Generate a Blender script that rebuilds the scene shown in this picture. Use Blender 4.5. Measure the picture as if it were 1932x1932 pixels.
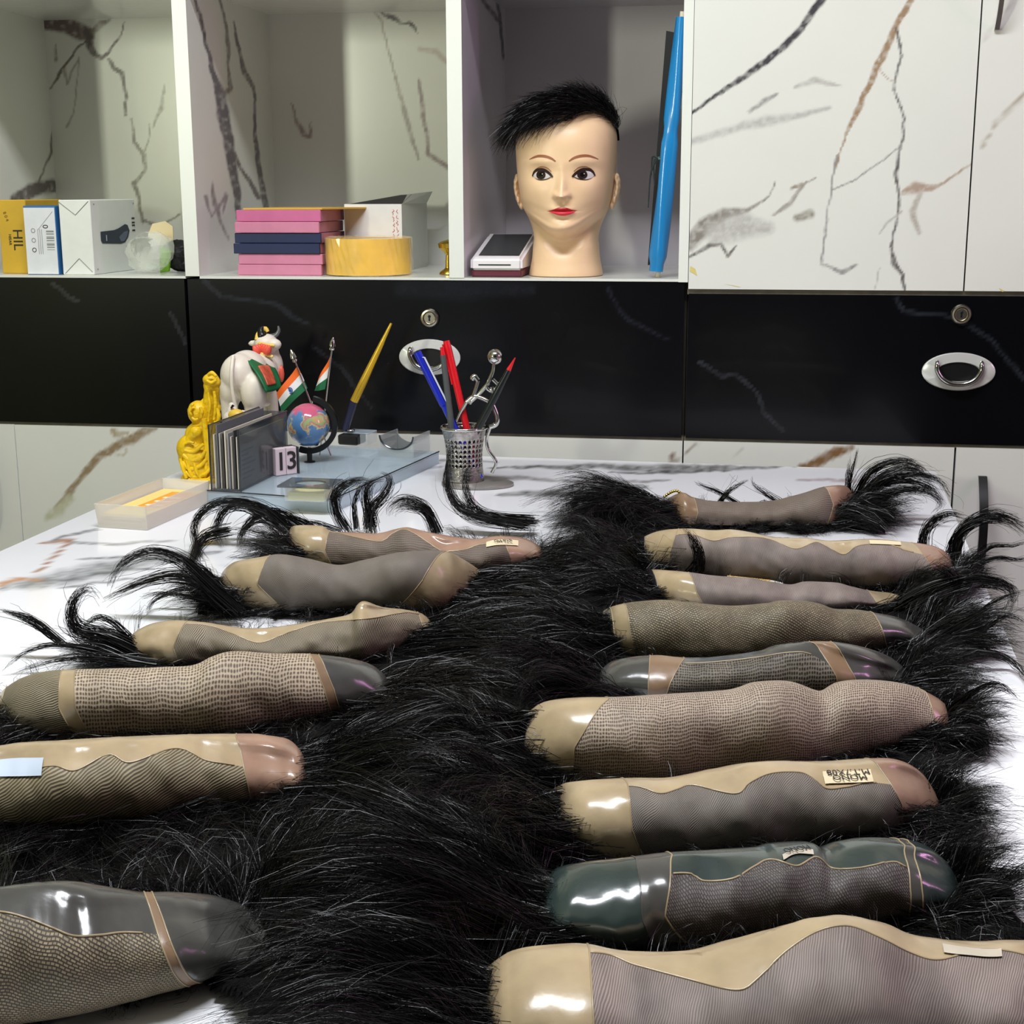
import bpy, bmesh, math, random
import numpy as np
from mathutils import Vector, Matrix

for _o in list(bpy.data.objects):
    bpy.data.objects.remove(_o, do_unlink=True)
scene = bpy.context.scene
COL = scene.collection
rng = np.random.default_rng(7)
random.seed(7)

# ------------------------------------------------------------------ camera
FPX, CX = 2720.0, 966.0
CAM = np.array([0.0, -2.0, 1.12])
_y, _p, _r = math.radians(9.55), math.radians(12.6), math.radians(-0.215)
_fw = np.array([-math.sin(_y) * math.cos(_p), math.cos(_y) * math.cos(_p), -math.sin(_p)])
_rt = np.cross(_fw, [0, 0, 1.0]); _rt /= np.linalg.norm(_rt)
_up = np.cross(_rt, _fw)
RT = math.cos(_r) * _rt + math.sin(_r) * _up
UP = -math.sin(_r) * _rt + math.cos(_r) * _up
FW = _fw
cam_d = bpy.data.cameras.new('camera')
cam_d.sensor_fit = 'HORIZONTAL'
cam_d.sensor_width = 36.0
cam_d.lens = 36.0 * FPX / 1932.0
cam_d.clip_start = 0.05
cam = bpy.data.objects.new('camera', cam_d)
COL.objects.link(cam)
cam.matrix_world = Matrix((
    (RT[0], UP[0], -FW[0], CAM[0]),
    (RT[1], UP[1], -FW[1], CAM[1]),
    (RT[2], UP[2], -FW[2], CAM[2]),
    (0, 0, 0, 1)))
scene.camera = cam

# ------------------------------------------------------------------ world, exposure
vs = scene.view_settings
vs.view_transform = 'Standard'
vs.look = 'None'
vs.exposure = -0.16
vs.gamma = 1.0
vs.use_curve_mapping = False
world = bpy.data.worlds.new('room_world')
scene.world = world
world.use_nodes = True
world.node_tree.nodes['Background'].inputs[0].default_value = (0.02, 0.02, 0.022, 1)
world.node_tree.nodes['Background'].inputs[1].default_value = 1.0


def area_light(name, loc, target, size_x, size_y, power, color):
    d = bpy.data.lights.new(name, 'AREA')
    d.shape = 'RECTANGLE'
    d.size, d.size_y = size_x, size_y
    d.energy = power
    d.color = color
    o = bpy.data.objects.new(name, d)
    COL.objects.link(o)
    o.location = loc
    o.rotation_euler = (Vector(target) - Vector(loc)).to_track_quat('-Z', 'Y').to_euler()
    return o


# daylight through the slim window at the far left, ceiling tube over the desk, magenta sign lamp on the right
area_light('window_daylight', (-2.10, -3.54, 1.50), (-0.5, 0.0, 1.15), 0.16, 0.80, 52.0, (0.95, 1.0, 0.79))
area_light('ceiling_tube_light', (-0.30, -1.22, 2.60), (-0.30, -1.22, 0.0), 1.15, 0.26, 56.0, (0.93, 0.96, 1.0))
area_light('sign_lamp_light', (1.66, -0.75, 1.55), (0.0, -0.6, 1.0), 0.10, 0.60, 4.0, (1.0, 0.45, 0.88))

# ------------------------------------------------------------------ pixel helpers


def ray(x, y):
    return RT * ((x - CX) / FPX) - UP * ((y - CX) / FPX) + FW


def P(x, y, Y=None, Z=None, X=None):
    d = ray(x, y)
    if Y is not None:
        t = (Y - CAM[1]) / d[1]
    elif Z is not None:
        t = (Z - CAM[2]) / d[2]
    else:
        t = (X - CAM[0]) / d[0]
    return CAM + d * t


def proj(pts):
    q = np.asarray(pts, float) - CAM
    zc = q @ FW
    return np.stack([CX + FPX * (q @ RT) / zc, CX - FPX * (q @ UP) / zc], -1)


def pxm(p):
    """metres per pixel at a point"""
    return float(np.dot(np.asarray(p) - CAM, FW)) / FPX


# ------------------------------------------------------------------ materials


def lin(c):
    out = []
    for v in c[:3]:
        v = v / 255.0
        out.append(v / 12.92 if v <= 0.04045 else ((v + 0.055) / 1.055) ** 2.4)
    return (out[0], out[1], out[2], 1.0)


MATS = {}


def bsdf(m):
    return m.node_tree.nodes['Principled BSDF']


def mat(name, rgb, rough=0.5, metal=0.0, spec=0.5, coat=0.0, trans=0.0, ior=1.45, alpha=1.0, emit=None, estr=0.0,
        noise=0.0, nscale=60.0, bump=0.0, bscale=200.0, sss=0.0, croug=0.08):
    if name in MATS:
        return MATS[name]
    m = bpy.data.materials.new(name)
    m.use_nodes = True
    b = bsdf(m)
    nt = m.node_tree
    c = lin(rgb)
    b.inputs['Base Color'].default_value = c
    b.inputs['Roughness'].default_value = rough
    b.inputs['Metallic'].default_value = metal
    b.inputs['Specular IOR Level'].default_value = spec
    b.inputs['Coat Weight'].default_value = coat
    b.inputs['Coat Roughness'].default_value = croug
    b.inputs['Transmission Weight'].default_value = trans
    b.inputs['IOR'].default_value = ior
    b.inputs['Alpha'].default_value = alpha
    if sss:
        b.inputs['Subsurface Weight'].default_value = sss
        b.inputs['Subsurface Radius'].default_value = (0.01, 0.006, 0.004)
        b.inputs['Subsurface Scale'].default_value = 0.5
    if emit:
        b.inputs['Emission Color'].default_value = lin(emit)
        b.inputs['Emission Strength'].default_value = estr
    tc = nt.nodes.new('ShaderNodeTexCoord')
    if noise:
        n = nt.nodes.new('ShaderNodeTexNoise')
        n.inputs['Scale'].default_value = nscale
        n.inputs['Detail'].default_value = 5
        nt.links.new(tc.outputs['Object'], n.inputs['Vector'])
        r = nt.nodes.new('ShaderNodeMapRange')
        r.inputs['From Min'].default_value = 0.3
        r.inputs['From Max'].default_value = 0.7
        r.inputs['To Min'].default_value = 1 - noise
        r.inputs['To Max'].default_value = 1 + noise * 0.6
        nt.links.new(n.outputs['Fac'], r.inputs['Value'])
        mx = nt.nodes.new('ShaderNodeMix')
        mx.data_type = 'RGBA'
        mx.blend_type = 'MULTIPLY'
        mx.inputs[0].default_value = 1.0
        mx.inputs[6].default_value = c
        nt.links.new(r.outputs['Result'], mx.inputs[7])
        nt.links.new(mx.outputs[2], b.inputs['Base Color'])
    if bump:
        n2 = nt.nodes.new('ShaderNodeTexNoise')
        n2.inputs['Scale'].default_value = bscale
        n2.inputs['Detail'].default_value = 4
        nt.links.new(tc.outputs['Object'], n2.inputs['Vector'])
        bp = nt.nodes.new('ShaderNodeBump')
        bp.inputs['Strength'].default_value = bump
        bp.inputs['Distance'].default_value = 0.002
        nt.links.new(n2.outputs['Fac'], bp.inputs['Height'])
        nt.links.new(bp.outputs['Normal'], b.inputs['Normal'])
    MATS[name] = m
    return m


def mat_attr(name, rough=0.3, coat=0.0, attr='Col', spec=0.5, noise=0.04, nscale=9.0, sss=0.0):
    """material that reads the print stored as a point colour on the panel"""
    if name in MATS:
        return MATS[name]
    m = bpy.data.materials.new(name)
    m.use_nodes = True
    nt = m.node_tree
    b = bsdf(m)
    b.inputs['Roughness'].default_value = rough
    b.inputs['Coat Weight'].default_value = coat
    b.inputs['Coat Roughness'].default_value = 0.05
    b.inputs['Specular IOR Level'].default_value = spec
    if sss:
        b.inputs['Subsurface Weight'].default_value = sss
        b.inputs['Subsurface Radius'].default_value = (0.01, 0.005, 0.003)
        b.inputs['Subsurface Scale'].default_value = 0.4
    a = nt.nodes.new('ShaderNodeAttribute')
    a.attribute_name = attr
    tc = nt.nodes.new('ShaderNodeTexCoord')
    n = nt.nodes.new('ShaderNodeTexNoise')
    n.inputs['Scale'].default_value = nscale
    n.inputs['Detail'].default_value = 6
    nt.links.new(tc.outputs['Object'], n.inputs['Vector'])
    r = nt.nodes.new('ShaderNodeMapRange')
    r.inputs['From Min'].default_value = 0.3
    r.inputs['From Max'].default_value = 0.7
    r.inputs['To Min'].default_value = 1 - noise
    r.inputs['To Max'].default_value = 1.0
    nt.links.new(n.outputs['Fac'], r.inputs['Value'])
    mx = nt.nodes.new('ShaderNodeMix')
    mx.data_type = 'RGBA'
    mx.blend_type = 'MULTIPLY'
    mx.inputs[0].default_value = 1.0
    nt.links.new(a.outputs['Color'], mx.inputs[6])
    nt.links.new(r.outputs['Result'], mx.inputs[7])
    nt.links.new(mx.outputs[2], b.inputs['Base Color'])
    MATS[name] = m
    return m


# ------------------------------------------------------------------ mesh helpers


def tag(o, label=None, cat=None, group=None, kind=None):
    if label:
        o['label'] = label
    if cat:
        o['category'] = cat
    if group:
        o['group'] = group
    if kind:
        o['kind'] = kind
    return o


def thing(name, label, cat, loc, group=None):
    o = bpy.data.objects.new(name, None)
    o.empty_display_size = 0.02
    COL.objects.link(o)
    o.location = [float(v) for v in loc]
    tag(o, label, cat, group)
    return o


def root_loc(parent):
    p = Vector((0, 0, 0))
    while parent is not None:
        p += Vector(parent.location)
        parent = parent.parent
    return p


def link_mesh(name, me, material, parent=None, smooth=False, loc=None):
    """verts are given in world space; stored relative to the parent (or to loc)"""
    o = bpy.data.objects.new(name, me)
    COL.objects.link(o)
    if material is not None:
        if isinstance(material, (list, tuple)):
            for mm in material:
                me.materials.append(mm)
        else:
            me.materials.append(material)
    off = None
    if parent is not None:
        o.parent = parent
        off = root_loc(parent)
    elif loc is not None:
        o.location = [float(v) for v in loc]
        off = Vector([float(v) for v in loc])
    if off is not None:
        me.transform(Matrix.Translation(-off))
    if smooth:
        me.polygons.foreach_set('use_smooth', np.ones(len(me.polygons), dtype=bool))
    me.update()
    return o


def mesh_obj(name, verts, faces, material, parent=None, smooth=False, loc=None):
    me = bpy.data.meshes.new(name)
    me.from_pydata([tuple(map(float, v)) for v in verts], [], faces)
    return link_mesh(name, me, material, parent, smooth, loc)


def bm_obj(name, bm, material, parent=None, smooth=False, loc=None):
    me = bpy.data.meshes.new(name)
    bm.normal_update()
    bm.to_mesh(me)
    bm.free()
    return link_mesh(name, me, material, parent, smooth, loc)


def bm_box(bm, lo, hi, M=None, bevel=0.0, seg=1):
    b2 = bmesh.new()
    lo = np.asarray(lo, float); hi = np.asarray(hi, float)
    r = bmesh.ops.create_cube(b2, size=1.0)
    for v in r['verts']:
        v.co = Vector([(lo[i] + hi[i]) / 2 + v.co[i] * (hi[i] - lo[i]) for i in range(3)])
    if bevel > 0:
        bmesh.ops.bevel(b2, geom=list(b2.edges), offset=bevel, segments=seg, affect='EDGES', profile=0.5)
    if M is not None:
        b2.transform(M)
    me = bpy.data.meshes.new('tmp')
    b2.to_mesh(me); b2.free()
    bm.from_mesh(me)
    bpy.data.meshes.remove(me)
    return bm


def box(name, lo, hi, material, parent=None, bevel=0.0, M=None, seg=1, loc=None):
    bm = bmesh.new()
    bm_box(bm, lo, hi, M, bevel, seg)
    return bm_obj(name, bm, material, parent, loc=loc)


def frame_M(origin, ex, ey, ez):
    M = Matrix.Identity(4)
    for i in range(3):
        M[i][0], M[i][1], M[i][2], M[i][3] = float(ex[i]), float(ey[i]), float(ez[i]), float(origin[i])
    return M


def rotz_M(origin, ang):
    return Matrix.Translation(Vector([float(v) for v in origin])) @ Matrix.Rotation(ang, 4, 'Z')


def grid_faces(nu, nv, wrap_u=False, off=0):
    f = []
    for i in range(nu if wrap_u else nu - 1):
        a = i * nv
        b = ((i + 1) % nu) * nv
        for j in range(nv - 1):
            f.append((off + a + j, off + b + j, off + b + j + 1, off + a + j + 1))
    return f


def grid_faces_np(nu, nv):
    i = np.arange(nu - 1)[:, None] * nv
    j = np.arange(nv - 1)[None, :]
    a = (i + j)
    return np.stack([a, a + nv, a + nv + 1, a + 1], -1).reshape(-1, 4)


def np_mesh(name, verts, faces):
    """fast mesh from arrays; faces (N,3) or (N,4)"""
    me = bpy.data.meshes.new(name)
    verts = np.ascontiguousarray(verts, dtype=np.float32).reshape(-1, 3)
    faces = np.ascontiguousarray(faces, dtype=np.int32)
    n, k = faces.shape
    me.vertices.add(len(verts))
    me.vertices.foreach_set('co', verts.ravel())
    me.loops.add(n * k)
    me.loops.foreach_set('vertex_index', faces.ravel())
    me.polygons.add(n)
    me.polygons.foreach_set('loop_start', np.arange(0, n * k, k, dtype=np.int32))
    me.update(calc_edges=True)
    me.validate()
    return me


def lathe_pts(profile, center, seg=32, axis=None, cap=True):
    """profile list of (r, h) along the axis; returns verts, faces"""
    c = np.asarray(center, float)
    az = np.array([0, 0, 1.0]) if axis is None else np.asarray(axis, float) / np.linalg.norm(axis)
    t = np.array([1.0, 0, 0]) if abs(az[0]) < 0.9 else np.array([0, 1.0, 0])
    ax = np.cross(az, t); ax /= np.linalg.norm(ax)
    ay = np.cross(az, ax)
    V = []
    for k in range(seg):
        a = 2 * math.pi * k / seg
        d = math.cos(a) * ax + math.sin(a) * ay
        for r, h in profile:
            V.append(c + d * r + az * h)
    n = len(profile)
    F = grid_faces(seg, n, wrap_u=True)
    if cap:
        if profile[0][0] > 1e-6:
            F.append(tuple(k * n for k in range(seg))[::-1])
        if profile[-1][0] > 1e-6:
            F.append(tuple(k * n + n - 1 for k in range(seg)))
    return V, F


def lathe(name, profile, center, material, parent=None, seg=32, axis=None, smooth=True, cap=True, loc=None):
    V, F = lathe_pts(profile, center, seg, axis, cap)
    o = mesh_obj(name, V, F, material, parent, False, loc)
    if smooth:
        autosmooth(o)
    return o


def autosmooth(o, ang=35):
    me = o.data
    me.polygons.foreach_set('use_smooth', np.ones(len(me.polygons), dtype=bool))
    bm = bmesh.new()
    bm.from_mesh(me)
    bmesh.ops.remove_doubles(bm, verts=bm.verts, dist=1e-7)
    bmesh.ops.recalc_face_normals(bm, faces=bm.faces)
    lim = math.radians(ang)
    for e in bm.edges:
        e.smooth = not (len(e.link_faces) == 2 and e.calc_face_angle(0) > lim)
    bm.to_mesh(me)
    bm.free()


def catmull(pts, n):
    p = np.asarray(pts, float)
    if len(p) < 3:
        t = np.linspace(0, 1, n)[:, None]
        return p[0] * (1 - t) + p[-1] * t
    q = np.vstack([2 * p[0] - p[1], p, 2 * p[-1] - p[-2]])
    d = np.concatenate([[0], np.cumsum(np.linalg.norm(np.diff(p, axis=0), axis=1))])
    s = np.linspace(0, d[-1], n)
    k = np.clip(np.searchsorted(d, s, side='right') - 1, 0, len(p) - 2)
    t = ((s - d[k]) / np.maximum(d[k + 1] - d[k], 1e-9))[:, None]
    p0, p1, p2, p3 = q[k], q[k + 1], q[k + 2], q[k + 3]
    return 0.5 * ((2 * p1) + (-p0 + p2) * t + (2 * p0 - 5 * p1 + 4 * p2 - p3) * t ** 2 + (-p0 + 3 * p1 - 3 * p2 + p3) * t ** 3)


def tube_pts(path, radii, seg=10, cap=True):
    p = np.asarray(path, float)
    n = len(p)
    r = np.full(n, radii) if np.isscalar(radii) else np.interp(np.linspace(0, 1, n), np.linspace(0, 1, len(radii)), radii)
    T = np.gradient(p, axis=0)
    T /= np.linalg.norm(T, axis=1)[:, None] + 1e-12
    ref = np.array([0, 0, 1.0]) if abs(T[0][2]) < 0.9 else np.array([1.0, 0, 0])
    N = np.cross(T[0], ref); N /= np.linalg.norm(N)
    V = []
    for i in range(n):
        N = N - T[i] * np.dot(N, T[i])
        N /= np.linalg.norm(N) + 1e-12
        B = np.cross(T[i], N)
        for k in range(seg):
            a = 2 * math.pi * k / seg
            V.append(p[i] + r[i] * (math.cos(a) * N + math.sin(a) * B))
    F = []
    for i in range(n - 1):
        for k in range(seg):
            k2 = (k + 1) % seg
            F.append((i * seg + k, i * seg + k2, (i + 1) * seg + k2, (i + 1) * seg + k))
    if cap:
        F.append(tuple(range(seg))[::-1])
        F.append(tuple((n - 1) * seg + k for k in range(seg)))
    return V, F


def tube(name, path, radii, material, parent=None, seg=10, smooth_n=0, loc=None):
    if smooth_n:
        path = catmull(path, smooth_n)
    V, F = tube_pts(path, radii, seg)
    o = mesh_obj(name, V, F, material, parent, False, loc)
    autosmooth(o, 50)
    return o


def prism(name, poly, origin, ex, ey, ez, depth, material, parent=None, bevel=0.0, loc=None):
    """poly (2D) in plane (ex,ey) at origin, extruded along ez by depth"""
    bm = bmesh.new()
    o = np.asarray(origin, float)
    ex, ey, ez = map(lambda v: np.asarray(v, float), (ex, ey, ez))
    bot = [bm.verts.new(tuple(o + ex * a + ey * b)) for a, b in poly]
    top = [bm.verts.new(tuple(o + ex * a + ey * b + ez * depth)) for a, b in poly]
    n = len(poly)
    bm.faces.new(bot[::-1]); bm.faces.new(top)
    for i in range(n):
        bm.faces.new((bot[i], bot[(i + 1) % n], top[(i + 1) % n], top[i]))
    bmesh.ops.recalc_face_normals(bm, faces=bm.faces)
    if bevel:
        bmesh.ops.bevel(bm, geom=list(bm.edges), offset=bevel, segments=1, affect='EDGES')
    return bm_obj(name, bm, material, parent, loc=loc)


def text_obj(name, s, M, size, material, parent=None, extrude=0.0002, align='CENTER', bold=0.0):
    c = bpy.data.curves.new(name + '_c', 'FONT')
    c.body = s
    c.size = size
    c.extrude = extrude
    c.offset = bold
    c.align_x = align
    c.align_y = 'CENTER'
    c.resolution_u = 3
    t = bpy.data.objects.new(name + '_t', c)
    COL.objects.link(t)
    dg = bpy.context.evaluated_depsgraph_get()
    me = bpy.data.meshes.new_from_object(t.evaluated_get(dg))
    bpy.data.objects.remove(t, do_unlink=True)
    me.materials.clear()
    me.transform(M)
    return link_mesh(name, me, material, parent)


def ico(bm, c, r, sub=2, scale=(1, 1, 1), M=None):
    ret = bmesh.ops.create_icosphere(bm, subdivisions=sub, radius=1.0)
    for v in ret['verts']:
        q = Vector((v.co[0] * r * scale[0], v.co[1] * r * scale[1], v.co[2] * r * scale[2]))
        if M is not None:
            q = M @ q
        v.co = q + Vector([float(x) for x in c])


def blob(name, balls, caps, material, parent=None, voxel=0.002, smooth_it=4, loc=None):
    """union of ellipsoids (c, r, scale) and capsules (p0, p1, r0, r1) skinned into one continuous surface"""
    bm = bmesh.new()
    for b in balls:
        c, r = b[0], b[1]
        sc = b[2] if len(b) > 2 else (1, 1, 1)
        M = b[3] if len(b) > 3 else None
        ico(bm, c, r, 3, sc, M)
    for p0, p1, r0, r1 in caps:
        p0 = np.asarray(p0, float); p1 = np.asarray(p1, float)
        n = max(3, int(np.linalg.norm(p1 - p0) / (0.45 * min(r0, r1))) + 1)
        for t in np.linspace(0, 1, n):
            ico(bm, p0 * (1 - t) + p1 * t, r0 * (1 - t) + r1 * t, 2)
    me = bpy.data.meshes.new(name + '_src')
    bm.to_mesh(me); bm.free()
    o = bpy.data.objects.new(name + '_src', me)
    COL.objects.link(o)
    md = o.modifiers.new('r', 'REMESH')
    md.mode = 'VOXEL'
    md.voxel_size = voxel
    if smooth_it:
        s = o.modifiers.new('s', 'SMOOTH')
        s.iterations = smooth_it
        s.factor = 0.5
    dg = bpy.context.evaluated_depsgraph_get()
    me2 = bpy.data.meshes.new_from_object(o.evaluated_get(dg))
    bpy.data.objects.remove(o, do_unlink=True)
    bpy.data.meshes.remove(me)
    me2.materials.clear()
    return link_mesh(name, me2, material, parent, True, loc)


# ------------------------------------------------------------------ numpy noise


def _hash(ix, iy, s):
    h = (ix.astype(np.int64) * 374761393 + iy.astype(np.int64) * 668265263 + s * 982451653) & 0x7fffffff
    h = ((h ^ (h >> 13)) * 1274126177) & 0x7fffffff
    return ((h ^ (h >> 16)) & 0xffff) / 65535.0


def vnoise(x, y, s=0):
    x = np.asarray(x, float); y = np.asarray(y, float)
    ix, iy = np.floor(x), np.floor(y)
    fx, fy = x - ix, y - iy
    fx = fx * fx * (3 - 2 * fx); fy = fy * fy * (3 - 2 * fy)
    a, b = _hash(ix, iy, s), _hash(ix + 1, iy, s)
    c, d = _hash(ix, iy + 1, s), _hash(ix + 1, iy + 1, s)
    return (a * (1 - fx) + b * fx) * (1 - fy) + (c * (1 - fx) + d * fx) * fy - 0.5


def fbm(x, y, s=0, o=4):
    v = 0; a = 1.0
    for k in range(o):
        v = v + a * vnoise(x * 2 ** k, y * 2 ** k, s + k * 17)
        a *= 0.5
    return v


# ------------------------------------------------------------------ stone print: veins traced as strokes


def paint_veins(px, base_rgb, veins, jitter=5.0, seed=0):
    """px: (N,2) photo positions of the panel's points. veins: (points[(x,y,w)], rgb, opacity, softness)"""
    n = len(px)
    col = np.tile(np.array(lin(base_rgb)[:3]), (n, 1))
    jx = px[:, 0] + jitter * fbm(px[:, 0] / 26.0, px[:, 1] / 26.0, seed)
    jy = px[:, 1] + jitter * fbm(px[:, 0] / 26.0 + 9, px[:, 1] / 26.0 + 4, seed + 5)
    grain = 1 + 0.7 * fbm(px[:, 0] / 7.0, px[:, 1] / 7.0, seed + 9)
    for pts, rgb, op, soft in veins:
        pts = [tuple(p) if len(p) == 3 else (p[0], p[1], 3.0) for p in pts]
        m = np.zeros(n)
        for (x0, y0, w0), (x1, y1, w1) in zip(pts[:-1], pts[1:]):
            dx, dy = x1 - x0, y1 - y0
            L2 = dx * dx + dy * dy + 1e-9
            t = np.clip(((jx - x0) * dx + (jy - y0) * dy) / L2, 0, 1)
            d = np.hypot(jx - x0 - t * dx, jy - y0 - t * dy)
            w = (w0 * (1 - t) + w1 * t) * 0.5
            s = w * soft + 0.8
            m = np.maximum(m, np.clip(1 - (d - w + s * 0.5) / s, 0, 1))
        m = np.clip(m * op * np.clip(grain, 0.45, 1.5), 0, 1)[:, None]
        col = col * (1 - m) + np.array(lin(rgb)[:3]) * m
    return col


def stone_panel(name, o, eu, ev, lu, lv, thick, base_rgb, veins, material, parent=None, res=0.0025, jitter=5.0, seed=0, loc=None):
    """slab: visible face spanned by eu*lu, ev*lv from o; body extends along -(eu x ev) by thick"""
    o = np.asarray(o, float); eu = np.asarray(eu, float); ev = np.asarray(ev, float)
    nu = max(2, int(lu / res) + 1); nv = max(2, int(lv / res) + 1)
    uu, vv = np.meshgrid(np.linspace(0, lu, nu), np.linspace(0, lv, nv), indexing='ij')
    V = o + uu.reshape(-1, 1) * eu + vv.reshape(-1, 1) * ev
    F = grid_faces_np(nu, nv)
    nrm = np.cross(eu, ev)
    c = [o, o + eu * lu, o + eu * lu + ev * lv, o + ev * lv]
    rim = np.array(c + [p - nrm * thick for p in c])
    b = len(V)
    rf = np.array([[b + 0, b + 3, b + 2, b + 1][::-1]][:0] + [[b + i, b + 4 + i, b + 4 + (i + 1) % 4, b + (i + 1) % 4] for i in range(4)] + [[b + 7, b + 6, b + 5, b + 4]])
    Vall = np.vstack([V, rim])
    me = np_mesh(name, Vall, np.vstack([F, rf]))
    col = np.ones((len(Vall), 4))
    col[:b, :3] = paint_veins(proj(V), base_rgb, veins, jitter, seed)
    col[b:, :3] = np.array(lin(base_rgb)[:3])
    ca = me.color_attributes.new('Col', 'FLOAT_COLOR', 'POINT')
    ca.data.foreach_set('color', col.astype(np.float32).ravel())
    return link_mesh(name, me, material, parent, loc=loc)

# ================================================================== ROOM
M_WALL = mat('wall_paint', (214, 208, 190), 0.75, noise=0.05, nscale=3)
M_WALL_L = mat('wall_paint_olive', (150, 150, 88), 0.6, noise=0.12, nscale=4)
M_CEIL = mat('ceiling_paint', (205, 205, 205), 0.8, noise=0.03, nscale=3)
M_FLOOR = mat('floor_stone', (120, 112, 104), 0.35, noise=0.2, nscale=6)
M_DARKWALL = mat('wall_paint_dark', (44, 42, 42), 0.8, noise=0.1, nscale=3)
XL, XR, YF, YB, ZC = -2.40, 1.75, -3.6, 0.40, 2.70


def struct(name, lo, hi, m):
    o = box(name, lo, hi, m)
    o['kind'] = 'structure'
    return o


struct('floor', (XL - .1, YF - .1, -.1), (XR + .1, YB + .1, 0), M_FLOOR)
struct('ceiling', (XL - .1, YF - .1, ZC), (XR + .1, YB + .1, ZC + .1), M_CEIL)
struct('wall_back', (XL - .1, YB, 0), (XR + .1, YB + .1, ZC), M_WALL)
struct('wall_left', (XL - .1, YF, 0), (XL, YB, ZC), M_WALL_L)
struct('wall_right', (XR, YF, 0), (XR + .1, YB, ZC), mat('wall_paint_mauve', (140, 126, 132), .75, noise=.05, nscale=3))
struct('wall_front', (XL - .1, YF - .1, 0), (XR + .1, YF, ZC), M_DARKWALL)

# slim window in the wall behind the camera (the daylight comes from it)
M_FRAME = mat('window_frame_white', (225, 225, 220), 0.4)
M_PANE = mat('window_pane_daylight', (235, 245, 220), 0.1, emit=(235, 250, 215), estr=1.6)
w = box('window_1', (-2.20, YF, 1.06), (-2.00, YF + .012, 1.94), M_PANE)
w['kind'] = 'structure'
for lo, hi in (((-2.24, YF, 1.02), (-2.19, YF + .04, 1.98)), ((-2.01, YF, 1.02), (-1.96, YF + .04, 1.98)),
               ((-2.19, YF, 1.02), (-2.01, YF + .04, 1.07)), ((-2.19, YF, 1.93), (-2.01, YF + .04, 1.98))):
    box('window_frame', lo, hi, M_FRAME, w, 0.003)
# added screen, out of view: blocks the low daylight from the desk
struct('added_light_screen', (-1.75, -1.96, 0.0), (-0.42, -1.92, 1.19), mat('light_screen_grey', (96, 94, 92), .7, noise=.05, nscale=8))

# ceiling tube fixture and the sign lamp
t = thing('ceiling_tube_lamp', 'long white tube lamp fixed under the ceiling over the desk', 'lamp', (-0.30, -1.22, 2.62))
box('lamp_housing', (-0.92, -1.36, 2.655), (0.32, -1.08, 2.70), mat('lamp_housing_white', (230, 230, 228), 0.4), t, 0.004)
tube('lamp_tube', [(-0.88, -1.22, 2.635), (0.28, -1.22, 2.635)], 0.014, mat('lamp_tube_glow', (240, 245, 255), 0.3, emit=(235, 242, 255), estr=4.0), t, 12)
t = thing('sign_lamp', 'slim magenta strip lamp on the right wall', 'lamp', (1.74, -0.75, 1.55))
box('lamp_housing', (1.715, -1.08, 1.49), (1.75, -0.42, 1.61), mat('sign_lamp_housing', (60, 55, 60), 0.5), t, 0.004)
box('lamp_strip', (1.700, -1.06, 1.53), (1.715, -0.44, 1.57), mat('sign_lamp_glow', (255, 170, 230), 0.4, emit=(255, 120, 215), estr=3.0), t, 0.002)

# ================================================================== CABINETS
W = (226, 226, 219)
M_LAM = mat_attr('laminate_white_marble', 0.22, coat=0.25, noise=0.03)
M_LAMB = mat_attr('laminate_black_marble', 0.22, coat=0.08, spec=.3, noise=0.25, nscale=14)
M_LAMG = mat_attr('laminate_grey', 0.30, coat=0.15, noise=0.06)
M_EDGE = mat('edge_band_white', (228, 230, 222), 0.35)
M_CARC = mat('carcass_dark', (58, 54, 46), 0.6, noise=0.2)
M_CHROME = mat('chrome', (200, 200, 198), 0.14, metal=1.0)
M_NICKEL = mat('nickel', (196, 188, 172), 0.28, metal=1.0)
M_PLATE = mat('handle_plate_white', (226, 226, 222), 0.25, metal=0.35)
M_BLACK = mat('black_plastic', (16, 16, 18), 0.35)
M_TAPE = mat('old_yellow_tape', (214, 196, 120), 0.5, noise=0.15)
GK = (88, 84, 86); BR = (160, 134, 108); LG = (150, 148, 146)
D = 0.35          # compartment depth
ZS, ZT = 1.000, 1.397   # shelf floor, compartment ceiling

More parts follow.
